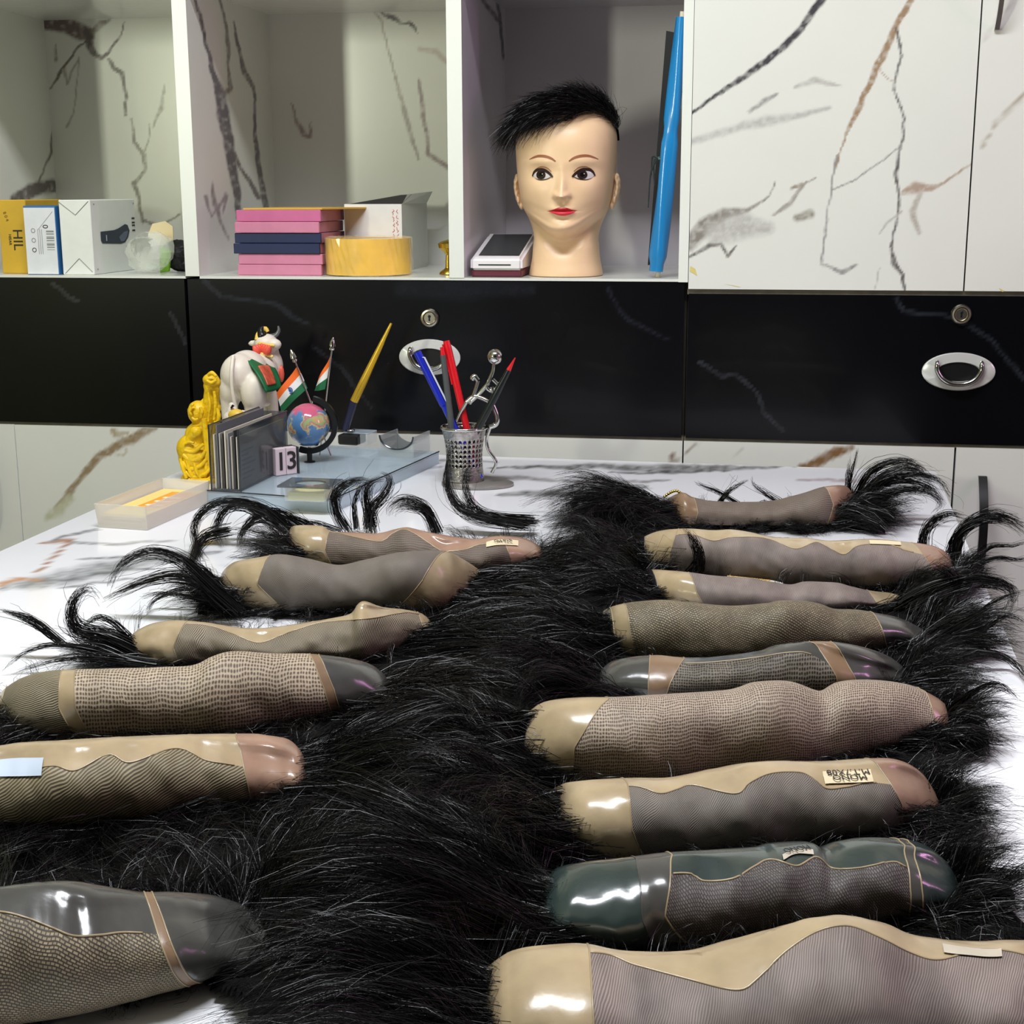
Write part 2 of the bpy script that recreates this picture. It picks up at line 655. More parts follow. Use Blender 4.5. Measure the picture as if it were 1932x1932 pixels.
V_DOOR = [
    ([(1300, 218, 5), (1350, 180, 7), (1420, 135, 11), (1470, 95, 13), (1510, 55, 13), (1535, 20, 13), (1557, -8, 15)], (74, 72, 76), .95, .5),
    ([(1725, -6, 10), (1700, 30, 11), (1680, 75, 13), (1655, 125, 14), (1640, 160, 11), (1615, 215, 10), (1595, 255, 6), (1585, 280, 3), (1575, 320, 3)], BR, .9, .35),
    ([(1692, 55, 3), (1698, 85, 6), (1700, 110, 5), (1690, 150, 4), (1686, 170, 4), (1700, 205, 5), (1706, 225, 4), (1703, 260, 4), (1695, 295, 5), (1690, 325, 7), (1695, 350, 5), (1697, 385, 5), (1690, 430, 4), (1680, 465, 5), (1688, 500, 11), (1703, 520, 7), (1706, 548, 4)], (98, 94, 92), .9, .5),
    ([(1660, 125, 2.5), (1672, 148, 2.5), (1686, 155, 2.5)], BR, .7, .5),
    ([(1695, 280, 3), (1650, 315, 3), (1610, 340, 3), (1568, 360, 3)], LG, .9, .5),
    ([(1578, 292, 3), (1568, 360, 3), (1557, 430, 4), (1550, 500, 3), (1590, 512, 9), (1615, 500, 4)], LG, .9, .5),
    ([(1300, 268, 12), (1380, 243, 14), (1450, 228, 18), (1500, 220, 12), (1565, 205, 6)], (186, 186, 182), .8, .9),
    ([(1415, 210, 6), (1440, 192, 10), (1465, 178, 5)], (160, 160, 156), .8, .8),
    ([(1500, 165, 6), (1540, 152, 12), (1590, 163, 3)], (186, 184, 178), .8, .9),
    ([(1300, 462, 22), (1330, 428, 30), (1365, 405, 24), (1410, 396, 8), (1450, 372, 3), (1462, 345, 2)], (140, 134, 126), .85, .6),
    ([(1300, 484, 6), (1340, 463, 9), (1362, 460, 5), (1374, 482, 6), (1390, 462, 3)], (100, 94, 90), .85, .6),
    ([(1350, 440, 40), (1400, 425, 46), (1450, 430, 24)], (186, 184, 178), .8, .9),
    ([(1460, 405, 6), (1490, 385, 10), (1520, 345, 5), (1540, 335, 3)], (160, 154, 146), .8, .6),
    ([(1505, 410, 12), (1528, 404, 16)], (142, 136, 122), .8, .9),
    ([(1495, 355, 4), (1512, 348, 9)], (140, 124, 104), .8, .7),
    ([(1705, 362, 10), (1730, 355, 22), (1755, 355, 12), (1780, 345, 5), (1830, 312, 4), (1852, 288, 4)], (178, 158, 142), .9, .5),
    ([(1735, 368, 8), (1720, 400, 12), (1735, 440, 8)], (176, 168, 158), .8, .8),
    ([(1700, 400, 5), (1670, 425, 4), (1658, 440, 2)], (186, 184, 178), .9, .6),
    ([(1660, 505, 3), (1652, 545, 3)], (186, 184, 178), .9, .5),
]
V_DOOR2 = [([(1845, 292, 3), (1880, 228, 5), (1905, 205, 6), (1945, 165, 5)], (176, 164, 150), .9, .6),
           ([(1852, 80, 6), (1890, 30, 8), (1915, 0, 8)], (200, 196, 190), .7, .9)]
V_C1 = [
    ([(86, 44, 26), (130, 50, 32), (150, 60, 34), (166, 64, 26)], (112, 96, 92), .92, .4),
    ([(163, 62, 14), (170, 90, 12), (178, 100, 10), (192, 110, 8), (203, 100, 5), (215, 84, 4), (228, 66, 3), (232, 44, 3)], (104, 94, 92), .95, .4),
    ([(175, 60, 10), (190, 45, 14), (205, 36, 6)], (132, 122, 114), .8, .6),
    ([(165, 78, 4), (142, 95, 5), (120, 132, 5), (92, 168, 4)], (120, 112, 106), .95, .4),
    ([(122, 135, 7), (124, 160, 4), (150, 110, 3), (140, 210, 3), (126, 238, 5)], (176, 170, 160), .9, .8),
    ([(204, 112, 5), (218, 130, 9), (232, 140, 9), (236, 165, 5), (238, 180, 6), (237, 218, 5)], (112, 106, 98), .95, .5),
    ([(248, 225, 4), (253, 268, 6), (271, 292, 7), (273, 322, 5), (252, 345, 9), (262, 378, 6), (270, 420, 6)], (136, 132, 122), .95, .5),
    ([(283, 232, 3), (280, 262, 3), (270, 290, 3)], (150, 146, 136), .9, .5),
    ([(312, 160, 3), (303, 205, 8), (290, 240, 3)], (150, 146, 136), .9, .6),
    ([(270, 415, 4), (280, 420, 6), (305, 425, 4), (340, 405, 3)], (130, 126, 116), .9, .5),
    ([(104, 85, 4), (108, 115, 6)], (160, 154, 146), .9, .8),
]
V_C1L = [([(28, 376, 20), (55, 362, 26), (80, 354, 26), (104, 350, 24)], (104, 96, 94), .95, .4),
         ([(99, 240, 3), (95, 290, 5), (74, 345, 3)], (128, 122, 114), .95, .4)]
V_C2L = [
    ([(366, -5, 4), (378, 30, 6), (388, 80, 7), (402, 140, 8), (414, 170, 18), (420, 210, 24), (430, 260, 20), (438, 310, 18), (446, 360, 14), (450, 410, 10)], (104, 98, 104), .95, .4),
    ([(412, -5, 4), (426, 45, 6), (432, 85, 8), (430, 120, 5), (436, 165, 9), (420, 178, 8)], (134, 126, 124), .95, .4),
    ([(441, 40, 3), (452, 100, 7), (462, 140, 9), (477, 165, 8), (480, 190, 5), (480, 230, 6), (486, 290, 9), (494, 345, 11), (502, 392, 12)], (110, 104, 108), .95, .4),
    ([(444, 290, 5), (455, 320, 6), (470, 345, 9), (488, 372, 10)], (120, 112, 110), .95, .5),
    ([(400, 345, 4), (405, 385, 8), (418, 420, 6), (432, 450, 4)], (150, 140, 138), .9, .6),
    ([(390, 370, 8), (398, 410, 3), (425, 370, 8), (420, 400, 3)], (160, 150, 150), .9, .7),
]
V_C2 = [
    ([(708, 24, 4), (722, 40, 5), (728, 80, 4), (742, 130, 4), (752, 170, 6), (766, 215, 10), (776, 260, 8), (790, 300, 4)], (164, 158, 150), .95, .6),
    ([(722, 24, 7), (742, 32, 8), (755, 44, 5), (770, 42, 6), (782, 52, 6), (786, 62, 3)], (104, 100, 98), .95, .4),
    ([(790, 150, 6), (800, 215, 9), (808, 260, 7), (806, 290, 8), (822, 300, 10), (845, 318, 8)], (150, 132, 130), .9, .6),
    ([(790, 92, 8), (820, 98, 12), (845, 120, 8)], (196, 184, 176), .8, .9),
    ([(548, 195, 3), (562, 230, 6), (574, 252, 10), (584, 258, 6), (588, 232, 3)], (164, 150, 146), .9, .6),
]
V_LL = [
    ([(292, 804, 16), (255, 824, 18), (222, 842, 16), (190, 862, 13), (165, 888, 11), (142, 915, 9), (126, 936, 16), (104, 958, 10)], (150, 130, 102), .95, .45),
    ([(215, 812, 10), (222, 820, 14), (240, 816, 5)], (176, 160, 134), .9, .6),
    ([(130, 940, 18), (112, 962, 24), (90, 975, 12)], (196, 196, 170), .9, .9),
    ([(240, 842, 3), (238, 860, 2), (212, 858, 2), (210, 872, 2)], (190, 180, 160), .9, .6),
]
V_LM = [([(1266, 866, 10), (1275, 866, 8), (1262, 850, 3)], (120, 92, 74), .9, .6), ([(1276, 868, 3), (1283, 858, 3)], (140, 120, 100), .9, .5)]
V_LR = [([(1607, 846, 10), (1580, 852, 16), (1550, 868, 18), (1510, 884, 12)], (132, 98, 62), .95, .4),
        ([(1292, 856, 3), (1318, 836, 5)], (160, 150, 138), .9, .6), ([(1380, 870, 3), (1400, 848, 3)], (200, 198, 190), .9, .6)]
BK = (9, 10, 14)
V_BK = [([(100, 535, 6), (130, 560, 7), (148, 570, 6)], (60, 62, 64), .7, .6), ([(320, 590, 6), (350, 650, 6)], (52, 54, 58), .7, .6),
        ([(385, 528, 8), (420, 560, 6), (520, 575, 6), (555, 600, 7), (580, 610, 5)], (44, 46, 54), .8, .8),
        ([(590, 655, 5), (640, 690, 6), (700, 770, 5)], (40, 42, 48), .8, .8), ([(760, 545, 30), (860, 545, 40), (1000, 545, 20)], (28, 29, 36), .7, .9),
        ([(1145, 545, 7), (1180, 600, 6), (1260, 640, 5)], (34, 36, 44), .8, .7)]
V_BK2 = [([(1320, 685, 6), (1365, 712, 6), (1385, 708, 7), (1430, 740, 6), (1440, 775, 7), (1480, 815, 6)], (52, 54, 60), .8, .7),
         ([(1690, 560, 6), (1705, 590, 6), (1780, 595, 6), (1830, 615, 7), (1870, 640, 6), (1932, 715, 7)], (44, 48, 54), .8, .7)]


def fronts(x0, x1, z0, z1, rgb, veins, m, parent, name, th=0.018, y=0.0, res=0.0025, seed=0, jitter=5.0):
    return stone_panel(name, (x0, y, z0), (1, 0, 0), (0, 0, 1), x1 - x0, z1 - z0, th, rgb, veins, m, parent, res, jitter, seed)


def lock(dr, x, y, parent_dr):
    c = P(x, y, Y=0.0)
    lathe('lock_ring', [(0.0135, 0), (0.0135, .002), (0.012, .0045), (0.0098, .005), (0.0092, .003)], c, M_NICKEL, parent_dr, 28, axis=(0, -1, 0), cap=False)
    lathe('lock_core', [(0.0, .0035), (0.0075, .0035), (0.0094, .002), (0.0094, 0)], c, M_NICKEL, parent_dr, 28, axis=(0, -1, 0), cap=False)
    b = bmesh.new()
    bm_box(b, (c[0] - .0011, -.0042, c[2] - .004), (c[0] + .0011, -.0034, c[2] + .002))
    ico(b, (c[0], -.0036, c[2] + .0025), .0022, 2, (1, .25, 1))
    bm_obj('keyhole', b, M_BLACK, parent_dr)


def oval_handle(x, y, dr, wpx, hpx):
    c = P(x, y, Y=0.0)
    s = pxm(c)
    a, b_ = wpx * s / 2, hpx * s / 2
    n = 48
    V = []; rings = [(1.0, 0.0), (1.0, .0016), (.96, .003), (.60, .0034), (.56, .0006)]
    for k in range(n):
        an = 2 * math.pi * k / n
        for f, h in rings:
            if f < .7:   # inner opening is a flatter ellipse, a little above centre
                ff = .62 if f > .58 else .58
                V.append((c[0] + math.cos(an) * a * ff, -h, c[2] - b_ * .02 + math.sin(an) * b_ * ff * .86))
            else:
                V.append((c[0] + math.cos(an) * a * f, -h, c[2] + math.sin(an) * b_ * f))
    o = mesh_obj('handle_plate', V, grid_faces(n, len(rings), True), M_PLATE, dr)
    autosmooth(o, 40)
    V = [(c[0], -.0008, c[2])] + [(c[0] + math.cos(2 * math.pi * k / n) * a * .6, -.0008, c[2] + math.sin(2 * math.pi * k / n) * b_ * .55) for k in range(n)]
    mesh_obj('handle_recess', V, [(0, 1 + (k + 1) % n, 1 + k) for k in range(n)], mat('handle_recess_dark', (12, 12, 14), .4), dr)
    w2, tz, bz = a * .60, c[2] + b_ * .50, c[2] - b_ * .60
    path = [(c[0] - w2, -.003, tz), (c[0] - w2, -.008, tz - .002), (c[0] - w2, -.009, c[2] + b_ * .1), (c[0] - w2 * .75, -.010, c[2] - b_ * .35), (c[0] - w2 * .3, -.0105, bz),
            (c[0] + w2 * .3, -.0105, bz), (c[0] + w2 * .75, -.010, c[2] - b_ * .35), (c[0] + w2, -.009, c[2] + b_ * .1), (c[0] + w2, -.008, tz - .002), (c[0] + w2, -.003, tz)]
    tube('handle_bail', path, 0.0034, M_CHROME, dr, 10, 50)


def bow_handle(name, x, z0, z1, m, parent, out=0.036, wd=0.010):
    """arched flat-bar pull, feet on the door at z0 and z1"""
    n = 22
    V = []
    for k in range(n):
        t_ = k / (n - 1)
        z = z0 + (z1 - z0) * t_
        oo = out * (1 - abs(2 * t_ - 1) ** 2.2)
        for dx in (-wd / 2, wd / 2):
            for dd in (0.0, 0.006):
                V.append((x + dx, -oo - dd, z))
    F = []
    for k in range(n - 1):
        a = k * 4; b_ = a + 4
        for i, j in ((0, 1), (1, 3), (3, 2), (2, 0)):
            F.append((a + i, a + j, b_ + j, b_ + i))
    F += [(0, 2, 3, 1), (n * 4 - 4, n * 4 - 3, n * 4 - 1, n * 4 - 2)]
    o = mesh_obj(name, V, F, m, parent)
    autosmooth(o, 40)
    return o


def side(x0, x1, z0, z1, parent, name, facing, rgb, veins, m, y0=0.0, y1=D, res=0.004, seed=3, edge=True):
    """upright panel; printed face looks +x or -x, white edge band to the room"""
    if facing > 0:
        o = stone_panel(name, (x1, y0, z0), (0, 1, 0), (0, 0, 1), y1 - y0, z1 - z0, x1 - x0 - .0005, rgb, veins, m, parent, res, 4.0, seed)
    else:
        o = stone_panel(name, (x0, y1, z0), (0, -1, 0), (0, 0, 1), y1 - y0, z1 - z0, x1 - x0 - .0005, rgb, veins, m, parent, res, 4.0, seed)
    if edge:
        box('edge_band', (x0, y0 - .001, z0), (x1, y0, z1), M_EDGE, parent)
    return o


ZB0, ZB1 = 0.781, 0.9955    # black drawer fronts
ZL1 = 0.7765                # top of the lower doors
# ---- unit A (left)
A = thing('storage_cabinet', 'marbled cabinet with three cartons on its open shelf above a plain black drawer', 'cabinet', (-1.13, 0.2, 0.0))
fronts(-1.18, -0.813, ZS, ZT, W, V_C1, M_LAM, A, 'back_panel', y=D, seed=1, res=.003)
side(-1.20, -1.18, ZS, ZT + .2, A, 'divider', 1, W, V_C1L, M_LAM)
box('shelf_panel', (-1.18, 0, 0.9965), (-0.8135, D, ZS), mat('shelf_white', (224, 226, 218), .18, coat=.2), A)
box('top_panel', (-1.18, 0, ZT), (-0.8135, D, ZT + .02), mat('laminate_white_plain', W, .22, coat=.25, noise=.03), A)
fronts(-1.30, -1.20, ZS, ZT + .2, W, [], M_LAM, A, 'door', seed=2, res=.05)
fronts(-1.30, -0.8165, ZB0, ZB1, BK, V_BK, M_LAMB, A, 'drawer', y=0.001, res=.004)
dl = fronts(-1.30, -1.1, 0.10, ZL1, W, [], M_LAM, A, 'door', res=.05)
dl2 = fronts(-1.098, -0.8165, 0.10, ZL1, W, V_LL, M_LAM, A, 'door', res=.0042)
hp = P(-6, 985, Y=0)
bow_handle('handle', float(hp[0]) - 0.004, float(P(0, 1005, Y=0)[2]), float(P(0, 830, Y=0)[2]), M_BLACK, dl2)
box('carcass', (-1.30, 0.02, 0.0), (-0.8165, D, 0.995), M_CARC, A)
box('rail', (-1.30, 0.004, 0.7755), (-0.8165, 0.03, 0.7815), mat('rail_grey', (92, 86, 74), .5, noise=.3), A)
# ---- unit B (middle)
B = thing('storage_cabinet', 'marbled cabinet holding the mannequin head and pink pads above black drawer with lock', 'cabinet', (-0.45, 0.2, 0.0))
side(-0.8130, -0.792, ZS, ZT + .2, B, 'side_panel', 1, W, V_C2L, M_LAM)
fronts(-0.792, -0.424, ZS, ZT, W, V_C2, M_LAM, B, 'back_panel', y=D, seed=4, res=.003)
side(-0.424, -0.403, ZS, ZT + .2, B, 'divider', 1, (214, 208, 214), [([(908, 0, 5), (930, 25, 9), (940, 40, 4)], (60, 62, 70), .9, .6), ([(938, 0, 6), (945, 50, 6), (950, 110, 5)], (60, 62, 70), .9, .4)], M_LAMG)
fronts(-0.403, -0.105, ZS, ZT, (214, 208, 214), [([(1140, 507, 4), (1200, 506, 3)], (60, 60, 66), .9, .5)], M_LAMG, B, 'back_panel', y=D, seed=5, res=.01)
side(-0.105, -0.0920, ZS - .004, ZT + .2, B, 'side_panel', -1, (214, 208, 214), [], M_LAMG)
box('shelf_panel', (-0.792, 0, 0.9965), (-0.105, D, ZS), MATS['shelf_white'], B)
box('top_panel', (-0.792, 0, ZT), (-0.424, D, ZT + .02), MATS['laminate_white_plain'], B)
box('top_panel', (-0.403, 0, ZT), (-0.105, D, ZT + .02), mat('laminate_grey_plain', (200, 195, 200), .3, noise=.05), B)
db = fronts(-0.8115, -0.0965, ZB0, ZB1, BK, V_BK, M_LAMB, B, 'drawer', y=0.001, res=.004)
lock(None, 811, 600, db)
oval_handle(811, 674, db, 118, 68)
fronts(-0.8115, -0.0945, 0.10, ZL1, W, V_LM, M_LAM, B, 'door', res=.007)
box('carcass', (-0.8115, 0.02, 0.0), (-0.0935, D, 0.995), M_CARC, B)
box('rail', (-0.8115, 0.004, 0.7755), (-0.0935, 0.03, 0.7815), MATS['rail_grey'], B)
# ---- unit C (right)
C = thing('storage_cabinet', 'white marbled cabinet with closed upper doors beside the blue rolled chart', 'cabinet', (0.28, 0.2, 0.0))
dc = fronts(-0.0912, 0.2703, 0.987, 1.60, W, V_DOOR, M_LAM, C, 'door', res=.0024, y=-.001, seed=8, jitter=4.0)
for (x0, y0), (x1, y1), k in (((1301, 502), (1316, 520), 0), ((1366, 536), (1398, 541), 1), ((1884, 545), (1896, 549), 2)):
    a_, b_ = P(x0, y1, Y=-.001), P(x1, y0, Y=-.001)
    V = [(a_[0], -.0014, a_[2] + (.004 if k else .006)), (b_[0], -.0014, a_[2]), (b_[0] - .003, -.0014, b_[2] - .004), (a_[0] + .001, -.0014, b_[2])]
    mesh_obj('tape_scrap', V, [(0, 1, 2, 3)], M_TAPE, dc)
dc2 = fronts(0.2722, 0.64, 0.987, 1.60, W, V_DOOR2, M_LAM, C, 'door', res=.006, y=-.001)
hx = float(P(1886, 30, Y=-.02)[0])
bow_handle('handle', hx, float(P(1880, 54, Y=-.02)[2]), float(P(1880, 54, Y=-.02)[2]) + .13, M_CHROME, dc2, .03, .006)
dr = fronts(-0.0905, 0.64, ZB0, 0.9805, BK, V_BK2, M_LAMB, C, 'drawer', y=0.001, res=.004)
lock(None, 1813.5, 593, dr)
oval_handle(1808, 701, dr, 134, 72)
box('rail', (-0.0925, 0.003, 0.9795), (0.64, 0.03, 0.9865), MATS['rail_grey'], C)
box('rail', (-0.0925, 0.004, 0.7755), (0.64, 0.03, 0.7815), MATS['rail_grey'], C)
fronts(-0.0925, 0.2725, 0.10, ZL1, W, V_LR, M_LAM, C, 'door', res=.005)
dl3 = fronts(0.2755, 0.64, 0.10, ZL1, W, [], M_LAM, C, 'door', res=.05)
bow_handle('handle', float(P(1858, 930, Y=-.03)[0]), 0.585, float(P(1858, 899, Y=-.005)[2]), M_BLACK, dl3, 0.036, 0.011)
box('carcass', (-0.0925, 0.02, 0.0), (0.64, D, 1.60), M_CARC, C)

# ================================================================== DESK
TZ = 0.76
TT = math.radians(2.03)
TE1 = np.array([math.cos(TT), -math.sin(TT), 0.0])     # across, to the right
TE2 = np.array([math.sin(TT), math.cos(TT), 0.0])      # away from the camera
_pl, _pr, _pb = P(344, 887, Z=TZ), P(1767, 893, Z=TZ), P(1080, 866.5, Z=TZ)
_a0, _a1, _b1 = _pl @ TE1, _pr @ TE1, _pb @ TE2
DL = 1.52
desk_o = TE1 * _a0 + TE2 * (_b1 - DL) + np.array([0, 0, TZ])
DW = _a1 - _a0
GT = (120, 120, 122)
V_T = [
    ([(0, 1108, 8), (60, 1102, 20), (130, 1088, 30), (200, 1074, 30), (270, 1060, 22), (350, 1048, 12), (420, 1040, 4)], (146, 148, 150), .8, .9),
    ([(60, 1098, 3), (150, 1090, 6), (220, 1078, 5), (290, 1072, 3)], (96, 98, 100), .8, .6),
    ([(110, 1110, 3), (180, 1100, 5), (260, 1090, 3)], (120, 122, 124), .8, .7),
    ([(150, 1056, 3), (230, 1050, 5), (300, 1046, 3)], (120, 122, 124), .8, .7),
    ([(-5, 1104, 8), (25, 1094, 9), (55, 1092, 6), (80, 1096, 3)], (200, 152, 112), .85, .7),
    ([(75, 1024, 5), (137, 1021, 7), (122, 1030, 7), (105, 1046, 7), (70, 1078, 7)], (176, 132, 104), .9, .5),
    ([(185, 999, 5), (120, 1014, 5), (95, 1022, 5)], (140, 140, 142), .9, .5),
    ([(135, 1026, 4), (220, 1026, 5), (330, 1020, 4)], (160, 160, 164), .9, .5),
    ([(925, 884, 3), (1060, 880, 8), (1180, 882, 12), (1290, 884, 14), (1400, 882, 8), (1500, 878, 4)], (116, 114, 114), .85, .8),
    ([(1150, 892, 3), (1270, 892, 6), (1380, 888, 3)], (96, 94, 94), .8, .7),
    ([(905, 905, 4), (980, 902, 8), (1060, 906, 5), (1150, 912, 8), (1260, 908, 4)], (150, 146, 146), .8, .8),
    ([(940, 935, 6), (1020, 930, 12), (1120, 926, 14), (1220, 920, 8)], (110, 110, 110), .8, .8),
    ([(690, 905, 4), (760, 892, 6), (830, 880, 4)], (160, 160, 162), .8, .8),
    ([(820, 870, 3), (880, 866, 5), (940, 872, 3)], (150, 148, 150), .8, .8),
    ([(1500, 905, 4), (1620, 905, 8), (1740, 912, 4)], (190, 176, 180), .8, .9),
    ([(1850, 1040, 8), (1900, 1055, 10), (1960, 1050, 6)], (196, 176, 184), .8, .9),  # no vein: pinkish shadow tinted into the desk colour
]
M_DESK = mat_attr('desk_marble', 0.16, coat=0.3, noise=0.03)
DSK = thing('desk', 'white marbled desk covered with rows of hairpieces', 'desk', desk_o * np.array([1, 1, 0]) + TE1 * DW / 2)
stone_panel('desk_top', desk_o, TE1, TE2, DW, DL, 0.026, (242, 242, 246), V_T, M_DESK, DSK, 0.006, 5.0, 12)
_M = frame_M(desk_o, TE1, TE2, (0, 0, 1))
box('side_panel', (0.03, 0.04, -TZ), (0.05, DL - 0.04, -0.026), MATS['laminate_white_plain'], DSK, M=_M)
box('side_panel', (DW - 0.05, 0.04, -TZ), (DW - 0.03, DL - 0.04, -0.026), MATS['laminate_white_plain'], DSK, M=_M)
box('modesty_panel', (0.05, 0.10, -TZ + .1), (DW - 0.05, 0.12, -0.026), MATS['laminate_white_plain'], DSK, M=_M)

# ================================================================== SHELF ITEMS


def sbox(x0, x1, ytop, y, z0=ZS, depth=.1):
    """front face between photo columns x0..x1 standing on the shelf at depth y"""
    a = P(x0, 512, Y=y); b = P(x1, 512, Y=y); t_ = P((x0 + x1) / 2, ytop, Y=y)
    return np.array([a[0], y, z0]), np.array([b[0], y + depth, t_[2]])


def flat_poly(name, pts, material, parent):
    return mesh_obj(name, pts, [tuple(range(len(pts)))], material, parent)


M_INK = mat('print_ink_dark', (40, 36, 34), .6)
M_GREYINK = mat('print_ink_grey', (140, 140, 140), .6)

# yellow carton with dark lettering
lo, hi = sbox(5, 57, 377, .035, depth=.115)
yb = thing('carton', 'yellow carton with dark sideways lettering at the shelf end', 'box', ((lo[0] + hi[0]) / 2, lo[1] + .05, ZS))
box('carton_body', lo, hi, mat('carton_yellow', (206, 164, 40), .5, noise=.1, nscale=20), yb, .0012)
cx, cz = (lo[0] + hi[0]) / 2, (lo[2] + hi[2]) / 2
Mt = frame_M((cx + .006, lo[1] - .0005, cz - .004), (0, 0, -1), (1, 0, 0), (0, -1, 0))
text_obj('lettering', 'HIL', Mt, .0215, M_INK, yb, .0001)
Mt = frame_M((cx - .006, lo[1] - .0005, cz - .004), (0, 0, -1), (1, 0, 0), (0, -1, 0))
text_obj('lettering', 'HISAR', Mt, .006, M_INK, yb, .0001)
Mt = frame_M((cx - .010, lo[1] - .0005, cz + .030), (.3, 0, -.95), (.95, 0, .3), (0, -1, 0))
text_obj('lettering', '8 0 4', Mt, .007, mat('print_ink_brown', (130, 96, 30), .6), yb, .0001)

# white carton with blue sides
lo, hi = sbox(52, 112, 388, .012, depth=.06)
wb = thing('carton', 'small white carton with blue side and barcode beside yellow carton', 'box', ((lo[0] + hi[0]) / 2, lo[1] + .03, ZS))
box('carton_body', lo, hi, mat('carton_blue', (44, 104, 160), .4), wb, .001)
box('carton_front', (lo[0] + .001, lo[1] - .0008, lo[2] + .001), (hi[0] - .001, lo[1], hi[2] - .003), mat('carton_white', (222, 224, 228), .5, noise=.04), wb)
f = lo[1] - .001
for k in range(9):
    wv = .0007 + .0009 * ((k * 7) % 3)
    zz = lo[2] + .036 + k * .0032
    flat_poly('barcode_bar', [(hi[0] - .016, f, zz), (hi[0] - .004, f, zz), (hi[0] - .004, f, zz + wv), (hi[0] - .016, f, zz + wv)], M_GREYINK, wb)
for k, zz in enumerate((.064, .050, .036)):
    lathe('print_ring', [(.0034, 0), (.0034, .0001), (.0024, .0001), (.0024, 0)], (lo[0] + .014, f, lo[2] + zz), M_GREYINK if k < 2 else M_INK, wb, 20, axis=(0, -1, 0), cap=False)
Mt = frame_M((hi[0] - .017, f, hi[2] - .030), (0, 0, -1), (1, 0, 0), (0, -1, 0))
text_obj('lettering', '0', Mt, .012, M_INK, wb, .0001)
for dx in (.021, .024, .027):
    flat_poly('print_line', [(lo[0] + dx, f, lo[2] + .03), (lo[0] + dx + .0008, f, lo[2] + .03), (lo[0] + dx + .0008, f, lo[2] + .066), (lo[0] + dx, f, lo[2] + .066)], M_GREYINK, wb)
flat_poly('print_line', [(lo[0] + .022, f, hi[2] - .034), (hi[0] - .004, f, hi[2] - .008), (hi[0] - .004, f, hi[2] - .009), (lo[0] + .022, f, hi[2] - .035)], M_GREYINK, wb)

# big white carton showing a card terminal
lo, hi = sbox(119, 178, 377, .015, depth=.155)
tb = thing('carton', 'large white carton with dark card terminal printed on its side', 'box', ((lo[0] + hi[0]) / 2, lo[1] + .08, ZS))
box('carton_body', lo, hi, mat('carton_offwhite', (226, 228, 222), .45, noise=.03), tb, .001)
f = lo[1] - .0006
for pts in (((0, .98), (.52, .80), (.95, .98)), ((.08, .02), (.55, .22), (.95, .04))):
    for (u0, v0), (u1, v1) in zip(pts[:-1], pts[1:]):
        a = np.array([lo[0] + (hi[0] - lo[0]) * u0, f, lo[2] + (hi[2] - lo[2]) * v0]); b = np.array([lo[0] + (hi[0] - lo[0]) * u1, f, lo[2] + (hi[2] - lo[2]) * v1])
        tube('flap_crease', [a, b], .0004, M_GREYINK, tb, 4)
xs = hi[0] + .0006


def side_pt(u, v):   # u along depth 0..1, v height 0..1 on the right face
    return (xs, lo[1] + (hi[1] - lo[1]) * u, lo[2] + (hi[2] - lo[2]) * v)


term = [(.18, .57), (.18, .45), (.21, .41), (.62, .385), (.72, .40), (.80, .47), (.84, .56), (.80, .64), (.74, .655), (.58, .60), (.48, .58)]
flat_poly('printed_terminal', [side_pt(*p) for p in term], mat('print_navy', (40, 50, 68), .4), tb)
xs += .0003
flat_poly('printed_screen', [side_pt(.58, .48), side_pt(.62, .42), side_pt(.70, .42), side_pt(.76, .48), side_pt(.80, .56), side_pt(.70, .55)], mat('print_slate', (92, 102, 122), .4), tb)
flat_poly('printed_button', [side_pt(.29, .44), side_pt(.31, .44), side_pt(.31, .52), side_pt(.29, .52)], mat('print_pale', (190, 194, 200), .4), tb)
for k, v in enumerate((.72, .62, .55, .66)):
    flat_poly('printed_mark', [side_pt(.90, v), side_pt(.97, v), side_pt(.97, v + .022), side_pt(.90, v + .022)], M_INK, tb)
for u, v in ((.06, .93), (.95, .93), (.06, .06)):
    flat_poly('printed_mark', [side_pt(u, v), side_pt(u + .02, v), side_pt(u + .02, v + .02), side_pt(u, v + .02)], M_GREYINK, tb)

# crumpled clear bag, its beige card, green sachet, black ball
M_FILM = mat('clear_film', (235, 238, 228), .12, trans=.0, alpha=.34, spec=.8)
c = P(283, 468, Y=.05)


def film_blob(name, c, rx, ry, rz, seed, m, parent=None, loc=None, open_top=True, amp=.22, sub=3):
    bm = bmesh.new()
    bmesh.ops.create_icosphere(bm, subdivisions=sub, radius=1.0)
    r = np.random.default_rng(seed)
    dirs = r.normal(size=(14, 3)); dirs /= np.linalg.norm(dirs, axis=1)[:, None]
    am = r.uniform(-amp, amp, 14)
    for v in bm.verts:
        n = np.array(v.co)
        k = 1 + float((am * np.abs(dirs @ n) ** 6).sum()) + r.normal() * .035
        v.co = Vector((c[0] + n[0] * rx * k, c[1] + n[1] * ry * k, max(c[2] + n[2] * rz * k, ZS + .0008)))
    if open_top:
        dele = [f_ for f_ in bm.faces if f_.normal.dot(Vector((-.2, -.85, .45))) > .80]
        bmesh.ops.delete(bm, geom=dele, context='FACES')
    return bm_obj(name, bm, m, parent, False, loc)


